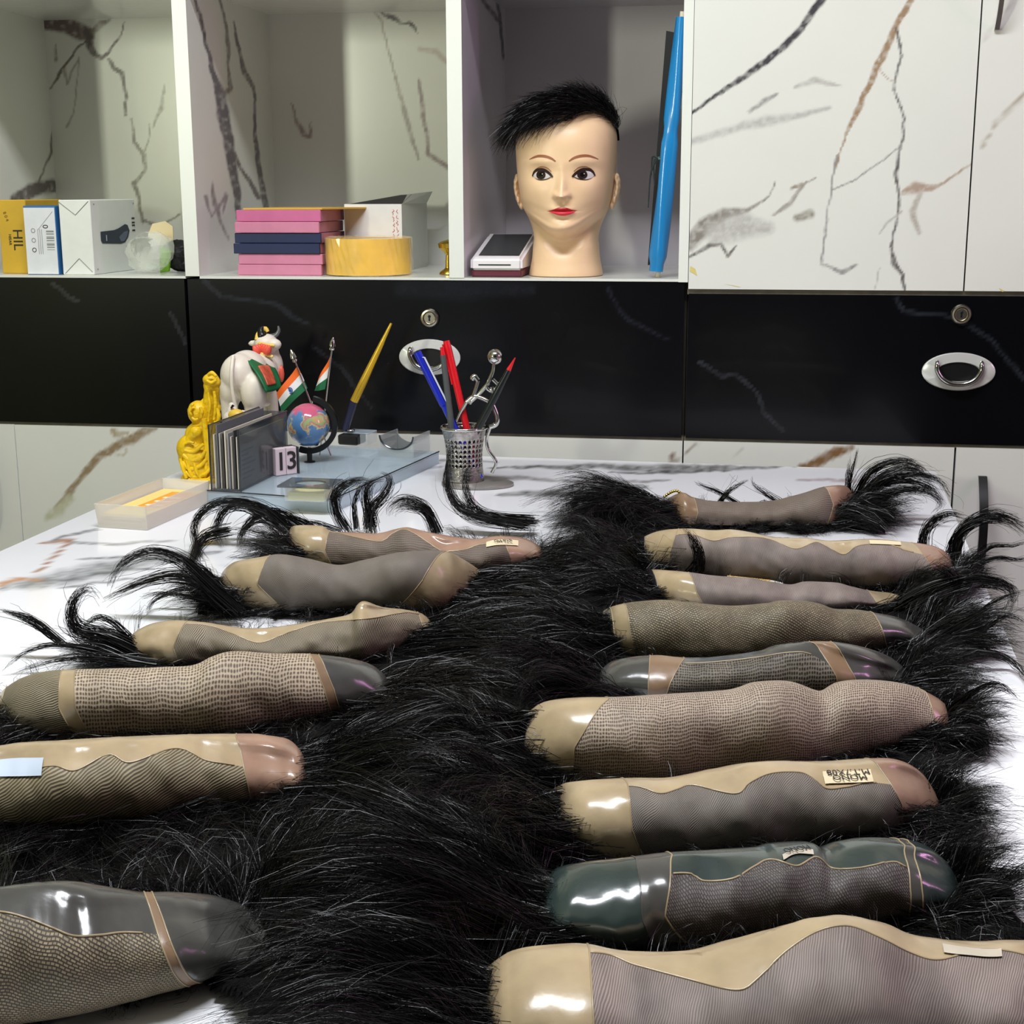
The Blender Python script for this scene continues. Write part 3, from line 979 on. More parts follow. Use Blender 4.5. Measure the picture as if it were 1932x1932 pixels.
bag = thing('plastic_bag', 'crumpled clear plastic bag with beige card in front of white carton', 'bag', (c[0], .05, ZS))
film_blob('bag_film', (c[0], .05, ZS + .032), .031, .03, .031, 3, M_FILM, bag)
film_blob('bag_film', (c[0] + .002, .05, ZS + .031), .027, .026, .027, 9, M_FILM, bag)
cd = P(300, 435, Y=.085)
prism('beige_card', [(-.018, -.006), (-.002, -.022), (.022, -.014), (.022, .006), (.010, .014), (-.010, .010)], (cd[0], .085, cd[2]), (1, 0, 0), (0, 0, 1), (0, 1, 0), .0015, mat('card_beige', (224, 204, 160), .5), bag)
g = P(311, 478, Y=.065)
gs = thing('green_sachet', 'bright green sachet wedged beside the clear bag', 'sachet', (g[0], .07, ZS))
prism('sachet_body', [(-.010, -.022), (.004, -.020), (.009, .010), (.003, .014), (-.008, .016)], (g[0], .0655, ZS + .0225), (1, 0, 0), (0, 0, 1), (0, 1, 0), .006, mat('sachet_green', (132, 190, 40), .4), gs, .001)
b_ = P(343, 482, Y=.10)
bb = thing('black_pouch', 'round black pouch half hidden at the end of the shelf', 'pouch', (b_[0], .10, ZS))
film_blob('pouch_body', (b_[0], .10, ZS + .024), .029, .03, .024, 5, mat('pouch_black', (14, 15, 18), .6), bb, None, False, .10, 4)

# ---------------------------------------------------------- pads
PINK = mat('pad_pink', (200, 104, 148), .6, noise=.08, nscale=40)
PINK2 = mat('pad_pink_pale', (204, 128, 156), .6, noise=.08, nscale=40)
NAVY = mat('pad_navy', (18, 32, 74), .5, noise=.08, nscale=40)
PSIDE = mat('pad_mauve_pages', (176, 118, 140), .7, noise=.12, nscale=50)
edges = [517, 497, 477, 457.5, 438.5, 418, 396]
kinds = [('lowest pink pad in the stack beside the tape roll', PINK2), ('pink pad second from the bottom of the stack', PINK2), ('lower navy pad in the stack of pads', NAVY),
         ('upper navy pad in the stack of pads', NAVY), ('pale pink pad lying on the navy pads', PINK2), ('bright pink pad topmost of the stack', PINK)]
yp = .030
xa, xb = P(448, 500, Y=yp)[0], P(606, 500, Y=yp)[0]
zprev = ZS
tot = P(500, 396, Y=yp)[2] - ZS
for k in range(6):
    z1 = ZS + tot * (517 - edges[k + 1]) / (517 - 396)
    j = [0, .0015, -.001, .0008, -.0012, .001][k]
    wd = .0035 if k in (2, 3) else 0
    p = thing('writing_pad', kinds[k][0], 'pad', ((xa + xb) / 2, yp + .06, zprev), 'pads stacked on the shelf')
    box('pad_cover', (xa + j - wd, yp + j, zprev + .0002), (xb + j, yp + .004 + j, z1 - .0002), kinds[k][1], p, .0008)
    box('pad_pages', (xa + j, yp + .004 + j, zprev + .0004), (xb + j - .0005, yp + .125, z1 - .0004), PSIDE, p, .0005)
    zprev = z1
ev = thing('envelope', 'thin ochre envelope lying on the topmost pink pad', 'envelope', ((xa + xb) / 2, yp + .06, zprev))
prism('envelope_sheet', [(.012, 0), (xb - xa + .003, .002), (xb - xa + .045, .115), (.03, .12), (.008, .02)], (xa, yp + .001, zprev + .0003), (1, 0, 0), (0, 1, 0), (0, 0, 1), .0022, mat('envelope_ochre', (216, 170, 70), .6), ev)

# tape roll in its wrapper
tc_ = P(695, 522, Z=ZS)
rr = (P(773, 490, Y=.06)[0] - P(616, 490, Y=.06)[0]) / 2
cxy = (P(694.5, 490, Y=.065)[0], rr + .006)
tape_h = P(694, 450, Y=.01)[2] - ZS - .001
tr = thing('tape_roll', 'yellow tape roll in crinkled clear wrap beside the pads', 'tape', (cxy[0], cxy[1], ZS))
lathe('tape_winding', [(rr * .62, .0015), (rr, .0015), (rr, tape_h), (rr * .62, tape_h), (rr * .62, .0015)], (cxy[0], cxy[1], ZS), mat('tape_yellow', (244, 190, 16), .22, coat=.4, noise=.22, nscale=25), tr, 64, cap=False)
lathe('tape_core', [(rr * .56, .002), (rr * .615, .002), (rr * .615, tape_h - .0005), (rr * .56, tape_h - .0005), (rr * .56, .002)], (cxy[0], cxy[1], ZS), mat('tape_core_card', (196, 170, 130), .7), tr, 48, cap=False)
V = []
n = 72
prof = [(.60, tape_h + .0015), (.85, tape_h + .0022), (1.005, tape_h + .0010), (1.02, tape_h * .75), (1.018, tape_h * .5), (1.022, tape_h * .25), (1.03, .002), (1.10, .0008)]
for k in range(n):
    a = 2 * math.pi * k / n
    for q, (r_, h) in enumerate(prof):
        j = 1 + .016 * math.sin(k * 2.7 + q * 1.9) * (q > 1) + abs(rng.normal()) * .014
        V.append((cxy[0] + math.cos(a) * rr * r_ * j, cxy[1] + math.sin(a) * rr * r_ * j, max(ZS + h + rng.normal() * .0006, ZS + .0006)))
mesh_obj('wrapper', V, grid_faces(n, len(prof), True), mat('wrapper_film', (255, 250, 230), .08, alpha=.13, spec=1.0), tr)

# open white carton
lo, hi = sbox(653, 760, 385, .135, depth=.17)
ob = thing('carton', 'open white carton with red scribbled writing behind the tape roll', 'box', ((lo[0] + hi[0]) / 2, .2, ZS))
MW = mat('carton_white_matte', (224, 222, 222), .6, noise=.03)
tk = .0015
box('carton_wall', (lo[0], lo[1], ZS), (hi[0], lo[1] + tk, hi[2]), MW, ob)
box('carton_wall', (lo[0], hi[1] - tk, ZS), (hi[0], hi[1], hi[2]), MW, ob)
box('carton_wall', (lo[0], lo[1] + tk, ZS), (lo[0] + tk, hi[1] - tk, hi[2]), MW, ob)
box('carton_wall', (hi[0] - tk, lo[1] + tk, ZS), (hi[0], hi[1] - tk, hi[2]), mat('carton_grey_side', (206, 208, 200), .6, noise=.03), ob)
box('carton_base', (lo[0] + tk, lo[1] + tk, ZS), (hi[0] - tk, hi[1] - tk, ZS + tk), MW, ob)
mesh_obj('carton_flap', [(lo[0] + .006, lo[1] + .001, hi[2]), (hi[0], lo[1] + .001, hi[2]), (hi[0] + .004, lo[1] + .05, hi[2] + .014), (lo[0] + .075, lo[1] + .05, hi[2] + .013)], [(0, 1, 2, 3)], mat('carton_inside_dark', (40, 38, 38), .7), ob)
mesh_obj('carton_flap', [(hi[0], lo[1] + .004, hi[2]), (hi[0], hi[1], hi[2]), (hi[0] + .012, hi[1] - .01, hi[2] + .018), (hi[0] + .002, lo[1] + .03, hi[2] + .014)], [(0, 1, 2, 3)], MATS['carton_grey_side'], ob)
MR = mat('red_ink', (214, 120, 124), .6)
r2 = np.random.default_rng(4)
for row, dx in enumerate((-.013, -.007)):
    zz = hi[2] - .008
    while zz > ZS + .045:
        h = r2.uniform(.004, .008)
        pts = [(hi[0] + dx + r2.uniform(-.002, .002), lo[1] - .0006, zz - h * q / 4) for q in range(5)]
        tube('scribble', pts, .0004, MR, ob, 4)
        zz -= h + .0025
# brass cup at the divider
q = P(838, 512, Y=.07)
bc = thing('brass_cup', 'small brass cup on a stem half hidden by the divider', 'cup', (q[0], .07, ZS))
zc = P(838, 465, Y=.07)[2] - ZS
lathe('cup_body', [(0, .001), (.013, .001), (.012, .004), (.004, .010), (.003, zc - .012), (.006, zc - .008), (.013, zc - .002), (.0145, zc + .004), (.010, zc + .007), (.003, zc + .009), (0, zc + .010)],
      (q[0] + .006, .07, ZS), mat('brass', (190, 160, 60), .25, metal=1.0), bc, 28)

# card reader
lo, hi = sbox(887, 985, 487, .018, depth=.15)
cr = thing('card_reader', 'white card reader with dark screen leaning beside the mannequin neck', 'card reader', ((lo[0] + hi[0]) / 2, .09, ZS))
wid = hi[0] - lo[0]
fz, bz = P(940, 487, Y=.018)[2], P(955, 440, Y=.16)[2]
base = .0085


def wedge(name, x0, x1, y0, y1, zlo, f0, f1, m, bev):
    bm = bmesh.new()
    vs_ = [bm.verts.new(p) for p in ((x0, y0, zlo), (x1, y0, zlo), (x1, y1, zlo), (x0, y1, zlo), (x0, y0, f0), (x1, y0, f0), (x1, y1, f1), (x0, y1, f1))]
    for fc in ((3, 2, 1, 0), (4, 5, 6, 7), (0, 1, 5, 4), (1, 2, 6, 5), (2, 3, 7, 6), (3, 0, 4, 7)):
        bm.faces.new([vs_[i] for i in fc])
    bmesh.ops.bevel(bm, geom=list(bm.edges), offset=bev, segments=3, affect='EDGES')
    o = bm_obj(name, bm, m, cr)
    autosmooth(o, 30)
    return o


wedge('reader_body', lo[0], hi[0], .018, .16, ZS + base, fz, bz, mat('reader_white', (232, 228, 230), .3), .004)
wedge('reader_base', lo[0] + .001, hi[0] - .001, .020, .158, ZS + .0005, ZS + base + .001, ZS + base + .012, mat('reader_maroon', (96, 36, 52), .4), .0015)
sl = (bz - fz) / .142
scr = [(lo[0] + .010, .030), (hi[0] - .006, .030), (hi[0] - .006, .152), (lo[0] + .010, .152)]
mesh_obj('reader_screen', [(x, y, fz + (y - .018) * sl + .0006) for x, y in scr], [(0, 1, 2, 3)], mat('screen_dark', (58, 60, 62), .15), cr)
box('card_slot', (lo[0] + .012, .0174, ZS + .0165), (hi[0] - .016, .0184, ZS + .0180), M_BLACK, cr)

# rolled blue chart leaning in the corner
r0, r1 = P(1241, 527, Y=.031), P(1288, 22, Y=.031)
r0[2] = max(r0[2], ZS + .001)
ch = thing('rolled_chart', 'blue rolled chart tied with string leaning beside the mannequin head', 'chart', (r0[0], .03, ZS))
ax = (r1 - r0)
L = np.linalg.norm(ax); ax /= L
tube('rod', [r0, r1], .0036, mat('rod_wood', (222, 212, 190), .5), ch, 12)
s0, s1 = P(1239, 512, Y=.028), P(1288, 33, Y=.028)
nrm = np.array([0, 1.0, 0]); lat = np.cross(nrm, ax); lat = lat / np.linalg.norm(lat)
V = []
nl, na = 34, 18
for i in range(nl):
    t_ = i / (nl - 1)
    c_ = s0 * (1 - t_) + s1 * t_
    rad = .0125 * (1 - .22 * t_) if t_ > .06 else .0095
    if .54 < t_ < .58:
        rad *= .86
    for k in range(na):
        a = -2.4 + 4.8 * k / (na - 1)
        rk = rad * (1 + .10 * math.sin(3 * a + t_ * 9))
        V.append(c_ + lat * rk * math.sin(a) * 1.0 + np.array([0, -1.0, 0]) * rk * math.cos(a))
o = mesh_obj('chart_sheet', V, grid_faces(nl, na), mat('chart_blue', (30, 128, 190), .28, coat=.4), ch)
autosmooth(o, 60)
bm_pts = [P(1222, 500, Y=.04), P(1241, 500, Y=.04), P(1278, 62, Y=.04), P(1257, 58, Y=.04)]
bm = bmesh.new()
lowv = [bm.verts.new(tuple(p)) for p in bm_pts]; hiv = [bm.verts.new(tuple(p + np.array([0, .012, 0]))) for p in bm_pts]
bm.faces.new(lowv); bm.faces.new(hiv[::-1])
for i in range(4):
    bm.faces.new((lowv[i], hiv[i], hiv[(i + 1) % 4], lowv[(i + 1) % 4]))
bmesh.ops.recalc_face_normals(bm, faces=bm.faces)
bm_obj('chart_flap', bm, mat('chart_flap_black', (10, 10, 12), .5), ch)
kc = P(1258, 298, Y=.02)
loop = [kc + np.array([math.cos(a) * .013, math.sin(a) * .011 - .0, math.sin(a) * .002]) for a in np.linspace(0, 2 * math.pi, 20)]
tube('string', [p + np.array([0, .01, 0]) for p in loop], .0012, mat('string_green', (96, 128, 118), .7), ch, 6)
for dx, lpx in ((-8, 350), (-20, 392), (-14, 330)):
    e = P(1243 + dx, lpx, Y=.014)
    tube('string', [kc + np.array([-.012, -.008, 0]), (kc + e) / 2 + np.array([-.009, -.004, .012]), e], [.0016, .0012, .0008], mat('string_dark', (34, 44, 44), .8), ch, 6, 14)

# ================================================================== MANNEQUIN HEAD
YH = 0.080                                   # depth of the head's axis
SK = (234, 198, 158)
M_SKIN = mat('mannequin_skin', SK, .38, noise=.02, sss=.06)
hc = P(1068, 520, Y=YH)
HX = float(hc[0])
s_h = pxm(P(1068, 330, Y=YH - .06))


def zpx(y):
    return float(P(1068, y, Y=YH - .07)[2])


# profile by height: photo row -> half width (px), x-shift (px), front reach (m), back reach (m)
rows = [  # y, half-width, x offset, front, back
    (527, 72, 2, .056, .056), (521, 72, 2, .056, .056), (505, 69, 1, .053, .053), (488, 66, 0, .049, .052), (465, 64, 0, .041, .053), (453, 63, 0, .043, .056),
    (446, 63.5, 0, .0590, .058), (438, 65, 0, .0695, .060), (424, 69, 0, .0725, .066), (408, 76, 0, .0745, .072), (395, 82, 0, .0765, .077), (380, 87, 0, .0775, .082), (362, 90, 0, .078, .086),
    (345, 92.5, 0, .078, .089), (325, 94.5, 0, .078, .091), (305, 96, 0, .079, .092), (285, 97, 0, .079, .092), (262, 97, 0, .077, .091), (240, 94, 0, .071, .088),
    (222, 87, 0, .062, .081), (206, 75, 0, .050, .069), (194, 58, 0, .036, .051), (186, 36, 0, .021, .031), (182.5, 15, 0, .009, .013), (182, 2, 0, .001, .001)]
rz = np.array([zpx(r[0]) for r in rows]); rw = np.array([r[1] for r in rows]) * s_h
rf = np.array([r[3] for r in rows]); rb = np.array([r[4] for r in rows])
rz[0] = ZS + .0008


def smooth_interp(z, zs, vs_):
    # monotone-ish cubic through the rows
    k = np.clip(np.searchsorted(zs, z, side='right') - 1, 0, len(zs) - 2)
    d = np.gradient(vs_, zs)
    h = zs[k + 1] - zs[k]
    t_ = (z - zs[k]) / h
    return ((2 * t_ ** 3 - 3 * t_ ** 2 + 1) * vs_[k] + (t_ ** 3 - 2 * t_ ** 2 + t_) * h * d[k] + (-2 * t_ ** 3 + 3 * t_ ** 2) * vs_[k + 1] + (t_ ** 3 - t_ ** 2) * h * d[k + 1])


def gs(x, z, x0, z0, sx, sz):
    return np.exp(-((x - x0) / sx) ** 2 - ((z - z0) / sz) ** 2)


FX = lambda px: (px - 1074.0) * s_h          # face centre line sits at column 1074
FZ = lambda py: zpx(py)
FO = (1074 - 1068) * s_h


def face_relief(x, z):
    """outward relief of the face (towards the room), x relative to the face's centre line"""
    d = np.zeros_like(x)
    ax_ = np.abs(x)
    d -= .0055 * gs(ax_, z, FX(1074 + 42), FZ(328), .013, .010)         # eye sockets
    d += .0030 * gs(ax_, z, FX(1074 + 44), FZ(327), .009, .0065)        # eyeballs
    d += .0022 * gs(ax_, z, FX(1074 + 42), FZ(305), .020, .006)         # brows
    # nose: bridge to tip
    zt, zb = FZ(322), FZ(371)
    t_ = np.clip((zt - z) / (zt - zb), 0, 1)
    wdt = .0045 + .0035 * t_
    d += (.002 + .0135 * t_ ** 1.5) * np.exp(-(x / wdt) ** 2) * np.where(z > zb, 1, np.exp(-((z - zb) / .0028) ** 2)) * np.where(z < zt, 1, np.exp(-((z - zt) / .010) ** 2))
    d += .0048 * gs(ax_, z, FX(1074 + 11), FZ(368), .0042, .0042)       # wings
    d -= .0030 * gs(ax_, z, FX(1074 + 7.5), FZ(374), .0022, .0016)      # nostrils
    d -= .0012 * gs(x, z, 0, FZ(382), .0022, .0045)                     # philtrum
    d += .0030 * gs(x, z, 0, FZ(398), .016, .0065)                      # mouth
    d += .0016 * gs(x, z, 0, FZ(394), .012, .0026) + .0020 * gs(x, z, 0, FZ(404), .010, .0028)
    d -= .0026 * gs(x, z, 0, FZ(398.5), .015, .0011)
    d -= .0020 * gs(x, z, 0, FZ(414), .012, .0040)
    d += .0058 * gs(x, z, 0, FZ(428), .015, .0080)                      # chin
    d += .0028 * gs(ax_, z, FX(1074 + 52), FZ(358), .018, .015)         # cheeks
    return d


def head_surface(ang, z):
    """ang 0 = towards the room; returns xyz"""
    sa, ca = np.sin(ang), np.cos(ang)
    w_ = smooth_interp(z, rz, rw); b2 = smooth_interp(z, rz, rb)
    jaw = np.where((z < FZ(360)) & (z > FZ(500)), 44 * s_h * np.abs(sa) ** 1.5, 0.0)     # jaw line climbs towards the ears
    jaw = jaw * np.clip((FZ(360) - z) / (FZ(360) - FZ(395)), 0, 1) * np.clip((z - FZ(500)) / (FZ(470) - FZ(500)), 0, 1)
    f_ = smooth_interp(z - jaw, rz, rf)
    e = 2.0 / 2.25
    x = np.sign(sa) * np.abs(sa) ** e * w_
    y = np.where(ca > 0, -np.abs(ca) ** e * f_, np.abs(ca) ** e * b2)
    front = np.clip(ca * 2.2 - .25, 0, 1)
    rel = face_relief(x - FO, z) * front * (z > FZ(445))
    y = y - rel
    # jaw runs back: below the mouth the front of the neck recedes only in the middle
    return np.stack([HX + x, YH + y, z], -1)


zs_ = np.concatenate([np.linspace(ZS + .0008, FZ(440), 30)[:-1], np.linspace(FZ(440), FZ(300), 120)[:-1], np.linspace(FZ(300), rz[-1], 44)])
angs = np.concatenate([np.linspace(-1.25, 1.25, 120)[:-1], np.linspace(1.25, 2 * math.pi - 1.25, 60)[:-1]])
AA, ZZ = np.meshgrid(angs, zs_, indexing='ij')
HV = head_surface(AA.ravel(), ZZ.ravel())
HF = grid_faces(len(angs), len(zs_), True)
HF.append(tuple(i * len(zs_) for i in range(len(angs))))
MH = thing('mannequin_head', 'bald mannequin head with painted face and red lips on the shelf', 'mannequin head', (HX, YH, ZS))
o = mesh_obj('head', HV, HF, M_SKIN, MH)
autosmooth(o, 60)


def face_y(x, z):
    """y of the face surface at x (world), z"""
    w_ = smooth_interp(z, rz, rw); f_ = smooth_interp(z, rz, rf)
    u = np.clip(np.abs((x - HX) / w_), 0, .98)
    sa = u ** (2.25 / 2.0)
    ca = np.sqrt(1 - sa ** 2)
    y = -ca ** (2.0 / 2.25) * f_
    return YH + y - face_relief(x - HX - FO, z) * np.clip(ca * 2.2 - .25, 0, 1)


def face_patch(name, upper, lower, material, lift=.0006, n=26, m=8, parent=None, dome=0.0):
    """patch between two photo curves (lists of (x,y)), laid on the face"""
    up_ = catmull(upper, n); lo_ = catmull(lower, n)
    V = []
    for i in range(n):
        for j in range(m):
            t_ = j / (m - 1)
            px = lo_[i] * (1 - t_) + up_[i] * t_
            x = HX + FO + FX(px[0]); z = FZ(px[1])
            y = float(face_y(np.array([x]), np.array([z]))[0])
            V.append((x, y - lift - dome * math.sin(math.pi * t_) * math.sin(math.pi * i / (n - 1)), z))
    o = mesh_obj(name, V, grid_faces(n, m), material, parent or MH)
    autosmooth(o, 60)
    return o


M_EYEW = mat('eye_white', (206, 198, 196), .2)
M_IRIS = mat('eye_iris', (44, 30, 28), .12)
M_PUP = mat('eye_pupil', (8, 7, 8), .1)
M_LASH = mat('lash_paint', (44, 26, 22), .4)
M_BROW = mat('brow_paint', (150, 92, 58), .5)
M_LIPU = mat('lip_red_dark', (176, 18, 30), .3)
M_LIPL = mat('lip_red', (222, 58, 74), .25)
for sgn in (-1, 1):
    def mir(pts):
        pts = [(1074 + sgn * (x - 1074), y) for x, y in pts]
        return pts
    eye_up = [(1096, 333), (1103, 326), (1113, 321.5), (1123, 322), (1129, 326), (1132, 331)]
    eye_lo = [(1096, 333), (1103, 336.5), (1112, 338.3), (1120, 338), (1127, 335.5), (1132, 331)]
    ey = face_patch('eye', mir(eye_up), mir(eye_lo), M_EYEW, .0008, dome=.0008)
    ic = 1109.5 if sgn > 0 else 1074 + (1074 - 1032.5)
    ic = 1110.5 if sgn > 0 else 1115.5
    an = np.linspace(0, math.pi, 12)
    face_patch('iris', mir([(ic + 9.2 * math.cos(a), min(330.0 - 9.2 * math.sin(a), 330) if 330 - 9.2 * math.sin(a) > 322.5 else 322.5) for a in an]), mir([(ic + 9.2 * math.cos(a), 330 + 8.0 * math.sin(a)) for a in an]), M_IRIS, .0019, 14, 6, ey)
    face_patch('pupil', mir([(ic + 4 * math.cos(a), 329.5 - 4 * math.sin(a)) for a in an]), mir([(ic + 4 * math.cos(a), 329.5 + 4 * math.sin(a)) for a in an]), M_PUP, .0022, 12, 5, ey)
    face_patch('glint', [(x + (4.0 if sgn > 0 else 4.5) + (1110 if sgn > 0 else 1031), y) for x, y in ((-1.3, 328), (0, 326.9), (1.3, 328))], [(x + (4.0 if sgn > 0 else 4.5) + (1110 if sgn > 0 else 1031), y) for x, y in ((-1.3, 328), (0, 329.1), (1.3, 328))], M_EYEW, .0026, 6, 4, ey)
    face_patch('eyeliner', mir([(1091, 333), (1098, 324.5), (1110, 317.5), (1122, 317.5), (1130, 322), (1134, 331)]), mir([(1094, 335), (1103, 327.5), (1113, 323), (1123, 323.3), (1128.5, 327), (1132, 333)]), M_LASH, .0013, 24, 5, ey)
    face_patch('eyeliner', mir([(1096, 334), (1103, 336.6), (1112, 338.4), (1120, 338.1), (1127, 335.8)]), mir([(1096, 335), (1103, 338), (1112, 339.7), (1120, 339.3), (1127, 336.4)]), M_LASH, .0010, 18, 3, ey)
    face_patch('eyelid_crease', mir([(1095, 323), (1104, 315.8), (1116, 314.0), (1127, 318.5)]), mir([(1095, 324.4), (1104, 317.4), (1116, 315.6), (1127, 319.8)]), M_BROW, .0006, 18, 3, ey)
    face_patch('eyebrow', mir([(1086, 303.5), (1094, 297), (1106, 292.5), (1120, 291.8), (1131, 295.4), (1139, 300)]), mir([(1087, 305.5), (1094, 301.5), (1106, 297.6), (1120, 296.4), (1131, 298.6), (1139, 300.8)]), M_BROW, .0005, 26, 4)
lip = face_patch('lips', [(1043.5, 398.5), (1055, 396), (1064, 392.5), (1069, 391), (1074, 392.2), (1079, 391), (1086, 393), (1093, 396), (1102.5, 397.5)],
                 [(1043.5, 398.5), (1055, 399), (1064, 399.6), (1074, 399.6), (1086, 399.2), (1102.5, 397.5)], M_LIPU, .0006, 30, 6)
face_patch('lower_lip', [(1047, 398.8), (1055, 399), (1064, 399.6), (1074, 399.6), (1086, 399.2), (1100, 398.2)],
           [(1047, 398.8), (1057, 402.5), (1066, 406), (1075, 407.2), (1084, 406), (1093, 402.5), (1100, 398.2)], M_LIPL, .0008, 30, 6, lip, .0008)
# ears
for sgn in (-1, 1):
    e0 = (977.5 if sgn < 0 else 1158.5)
    pts = [P(e0 - sgn * -1 * 0, y, Y=YH + .004) for y in (328, 340, 355, 370, 385, 395)]
    ex_ = HX + sgn * 93.5 * s_h
    balls = []
    for y, off, r_ in ((334, 3.0, .0045), (342, 4.5, .0050), (352, 4.5, .0052), (362, 3.2, .0052), (372, 1.0, .0050), (381, -2.0, .0048), (389, -5.5, .0044)):
        balls.append(((ex_ + sgn * (off + 1) * s_h, YH + .004, FZ(y)), r_ * 1.15, (.75, 1.5, 1.15)))
    for y, off, r_ in ((336, 3.2, .0030), (345, 6, .0030), (355, 6, .0030), (366, 4.2, .0030), (378, 0.5, .0030)):
        balls.append(((ex_ + sgn * off * s_h, YH - .0045, FZ(y)), r_, (.7, 1.0, 1.6)))
    blob('ear', balls, [], M_SKIN, MH, .0011, 5)

# ---- wig on the mannequin
M_HAIR = mat('hair_black', (8, 7, 8), .32, spec=.36)
WG = thing('short_wig', 'short black wig swept sideways over the mannequin head', 'wig', (HX, YH, FZ(250)))
cap_z = [(FZ(250)), FZ(190)]
# cap: offset copy of the upper skull
zc_ = np.linspace(FZ(262), rz[-1] - .0002, 26)
AA2, ZZ2 = np.meshgrid(np.linspace(0, 2 * math.pi, 61)[:-1], zc_, indexing='ij')
cv = head_surface(AA2.ravel(), ZZ2.ravel())
ctr = np.array([HX, YH + .005, FZ(275)])
cv = ctr + (cv - ctr) * 1.045
keep = np.ones((60, 26), bool)
ppx = proj(cv).reshape(60, 26, 2)


def hairline(x):
    return np.interp(x, [940, 972, 985, 1010, 1045, 1075, 1090, 1110, 1138, 1152, 1163, 1175], [300, 268, 256, 248, 240, 230, 222, 217, 220, 232, 250, 262])


cvg = cv.reshape(60, 26, 3)
F = []
for i in range(60):
    for j in range(25):
        i2 = (i + 1) % 60
        q = ppx[i, j]
        fr = cvg[i, j, 1] < YH + .02
        if fr and q[1] > hairline(q[0]) - 6:
            continue
        F.append((i * 26 + j, i2 * 26 + j, i2 * 26 + j + 1, i * 26 + j + 1))
mesh_obj('wig_base', cv, F, mat('wig_base_black', (12, 11, 12), .7), WG, True)


def ribbons(name, S, width, material, parent, taper=.35, seed=0):
    """S (N,K,3) strand points -> one mesh of thin ribbons"""
    r = np.random.default_rng(seed)
    N, K, _ = S.shape
    T = np.gradient(S, axis=1)
    T /= np.linalg.norm(T, axis=2, keepdims=True) + 1e-9
    rv = r.normal(size=(N, 1, 3))
    Wd = np.cross(T, rv)
    Wd /= np.linalg.norm(Wd, axis=2, keepdims=True) + 1e-9
    w_ = (np.asarray(width).reshape(-1, 1, 1) * np.ones((N, 1, 1))) * (1 - (1 - taper) * np.linspace(0, 1, K)[None, :, None] ** 2) * .5
    V = np.stack([S - Wd * w_, S + Wd * w_], 2).reshape(N * K * 2, 3)
    b = (np.arange(N) * K * 2)[:, None] + (np.arange(K - 1) * 2)[None, :]
    F_ = np.stack([b, b + 1, b + 3, b + 2], -1).reshape(-1, 4)
    me = np_mesh(name, V, F_)
    return link_mesh(name, me, material, parent, True)


# strands: roots over the crown, combed to the left of the picture, tips lifted at the back
rw_ = np.random.default_rng(11)
N = 11000
th = rw_.uniform(0, 2 * math.pi, N)
zz = FZ(240) + (rz[-1] - .0005 - FZ(240)) * rw_.uniform(0, 1, N) ** .6
root = head_surface(th, zz)
root = ctr + (root - ctr) * 1.05
rp = proj(root)
ok = ~((root[:, 1] < YH + .015) & (rp[:, 1] > hairline(rp[:, 0]) - 3))
root, rp, th = root[ok], rp[ok], th[ok]
N = len(root)
nrm_ = root - ctr; nrm_ /= np.linalg.norm(nrm_, axis=1)[:, None]
u = np.clip((rp[:, 0] - 985) / 180.0, 0, 1)
comb = np.stack([-np.ones(N) * (.55 + .45 * u), -.25 * np.ones(N) + .2 * rw_.normal(size=N), .12 - 1.15 * (1 - u) ** 1.1], -1)
comb += .22 * rw_.normal(size=(N, 3))
Lh = (.030 + .022 * rw_.uniform(size=N)) * (1.05 - .30 * u)
K = 6
S = np.zeros((N, K, 3)); S[:, 0] = root
comb[:, 2] += .30 * np.clip(u - .35, 0, 1)
d_ = nrm_ * (.95 + .75 * u)[:, None] + comb * .75
for k in range(1, K):
    d_ = d_ * .72 + comb * .42 + np.array([0, 0, -.06])
    dn = d_ / np.linalg.norm(d_, axis=1)[:, None]
    S[:, k] = S[:, k - 1] + dn * (Lh / (K - 1))[:, None]
    # keep outside the skull
    e_ = (S[:, k] - ctr) / np.array([.0745, .088, .0715])
    rr_ = np.linalg.norm(e_, axis=1)
    push = np.where(rr_ < 1.06, 1.06 / rr_, 1.0)
    S[:, k] = ctr + (S[:, k] - ctr) * push[:, None]
o = ribbons('hair', S, .00065, M_HAIR, WG, .3, 5)
o['kind'] = 'stuff'

# ================================================================== DESK ITEMS
UPV = np.array([0, 0, 1.0])


def tp(x, y, z=TZ):
    return P(x, y, Z=z)


# ---------------------------------------------------------- laughing figure (yellow)
f0 = tp(378, 913)
M_YEL = mat('figurine_yellow', (232, 190, 20), .38, noise=.2, nscale=70, bump=.7, bscale=190)
s = pxm(f0 + np.array([0, .03, .07]))
FB = f0 + TE2 * .030


def fp(x, y, dd=0.0):
    """point of the figurine at photo (x,y), dd metres behind its mid plane"""
    return P(x, y, Y=FB[1] + dd)


LB = thing('laughing_figurine', 'yellow pot-bellied figurine raising its arms beside the card rack', 'figurine', (FB[0], FB[1], TZ))
balls = [(fp(378, 903), .024, (1.15, 1.0, .5)), (fp(380, 885), .024, (1.0, 1, .9)), (fp(372, 862), .025, (1.05, 1, 1)), (fp(364, 846), .0225, (1.0, 1.05, .95)), (fp(372, 822), .017, (1, 1, 1.1)),
         (fp(374, 778), .0145, (1.0, 1, 1.15)), (fp(366, 768), .007), (fp(360, 774), .005), (fp(364, 786), .006), (fp(385, 765, .008), .008, (.6, .8, 1.3)),
         (fp(404, 790), .008, (.8, .8, 1.5)), (fp(408, 770), .007), (fp(409, 800), .006, (.8, .8, 1.2)), (fp(398, 716), .0115, (1, 1, .75)), (fp(406, 722), .008), (fp(393, 728), .007)]
balls = [(b[0], b[1] * .92) + tuple(b[2:]) for b in balls]
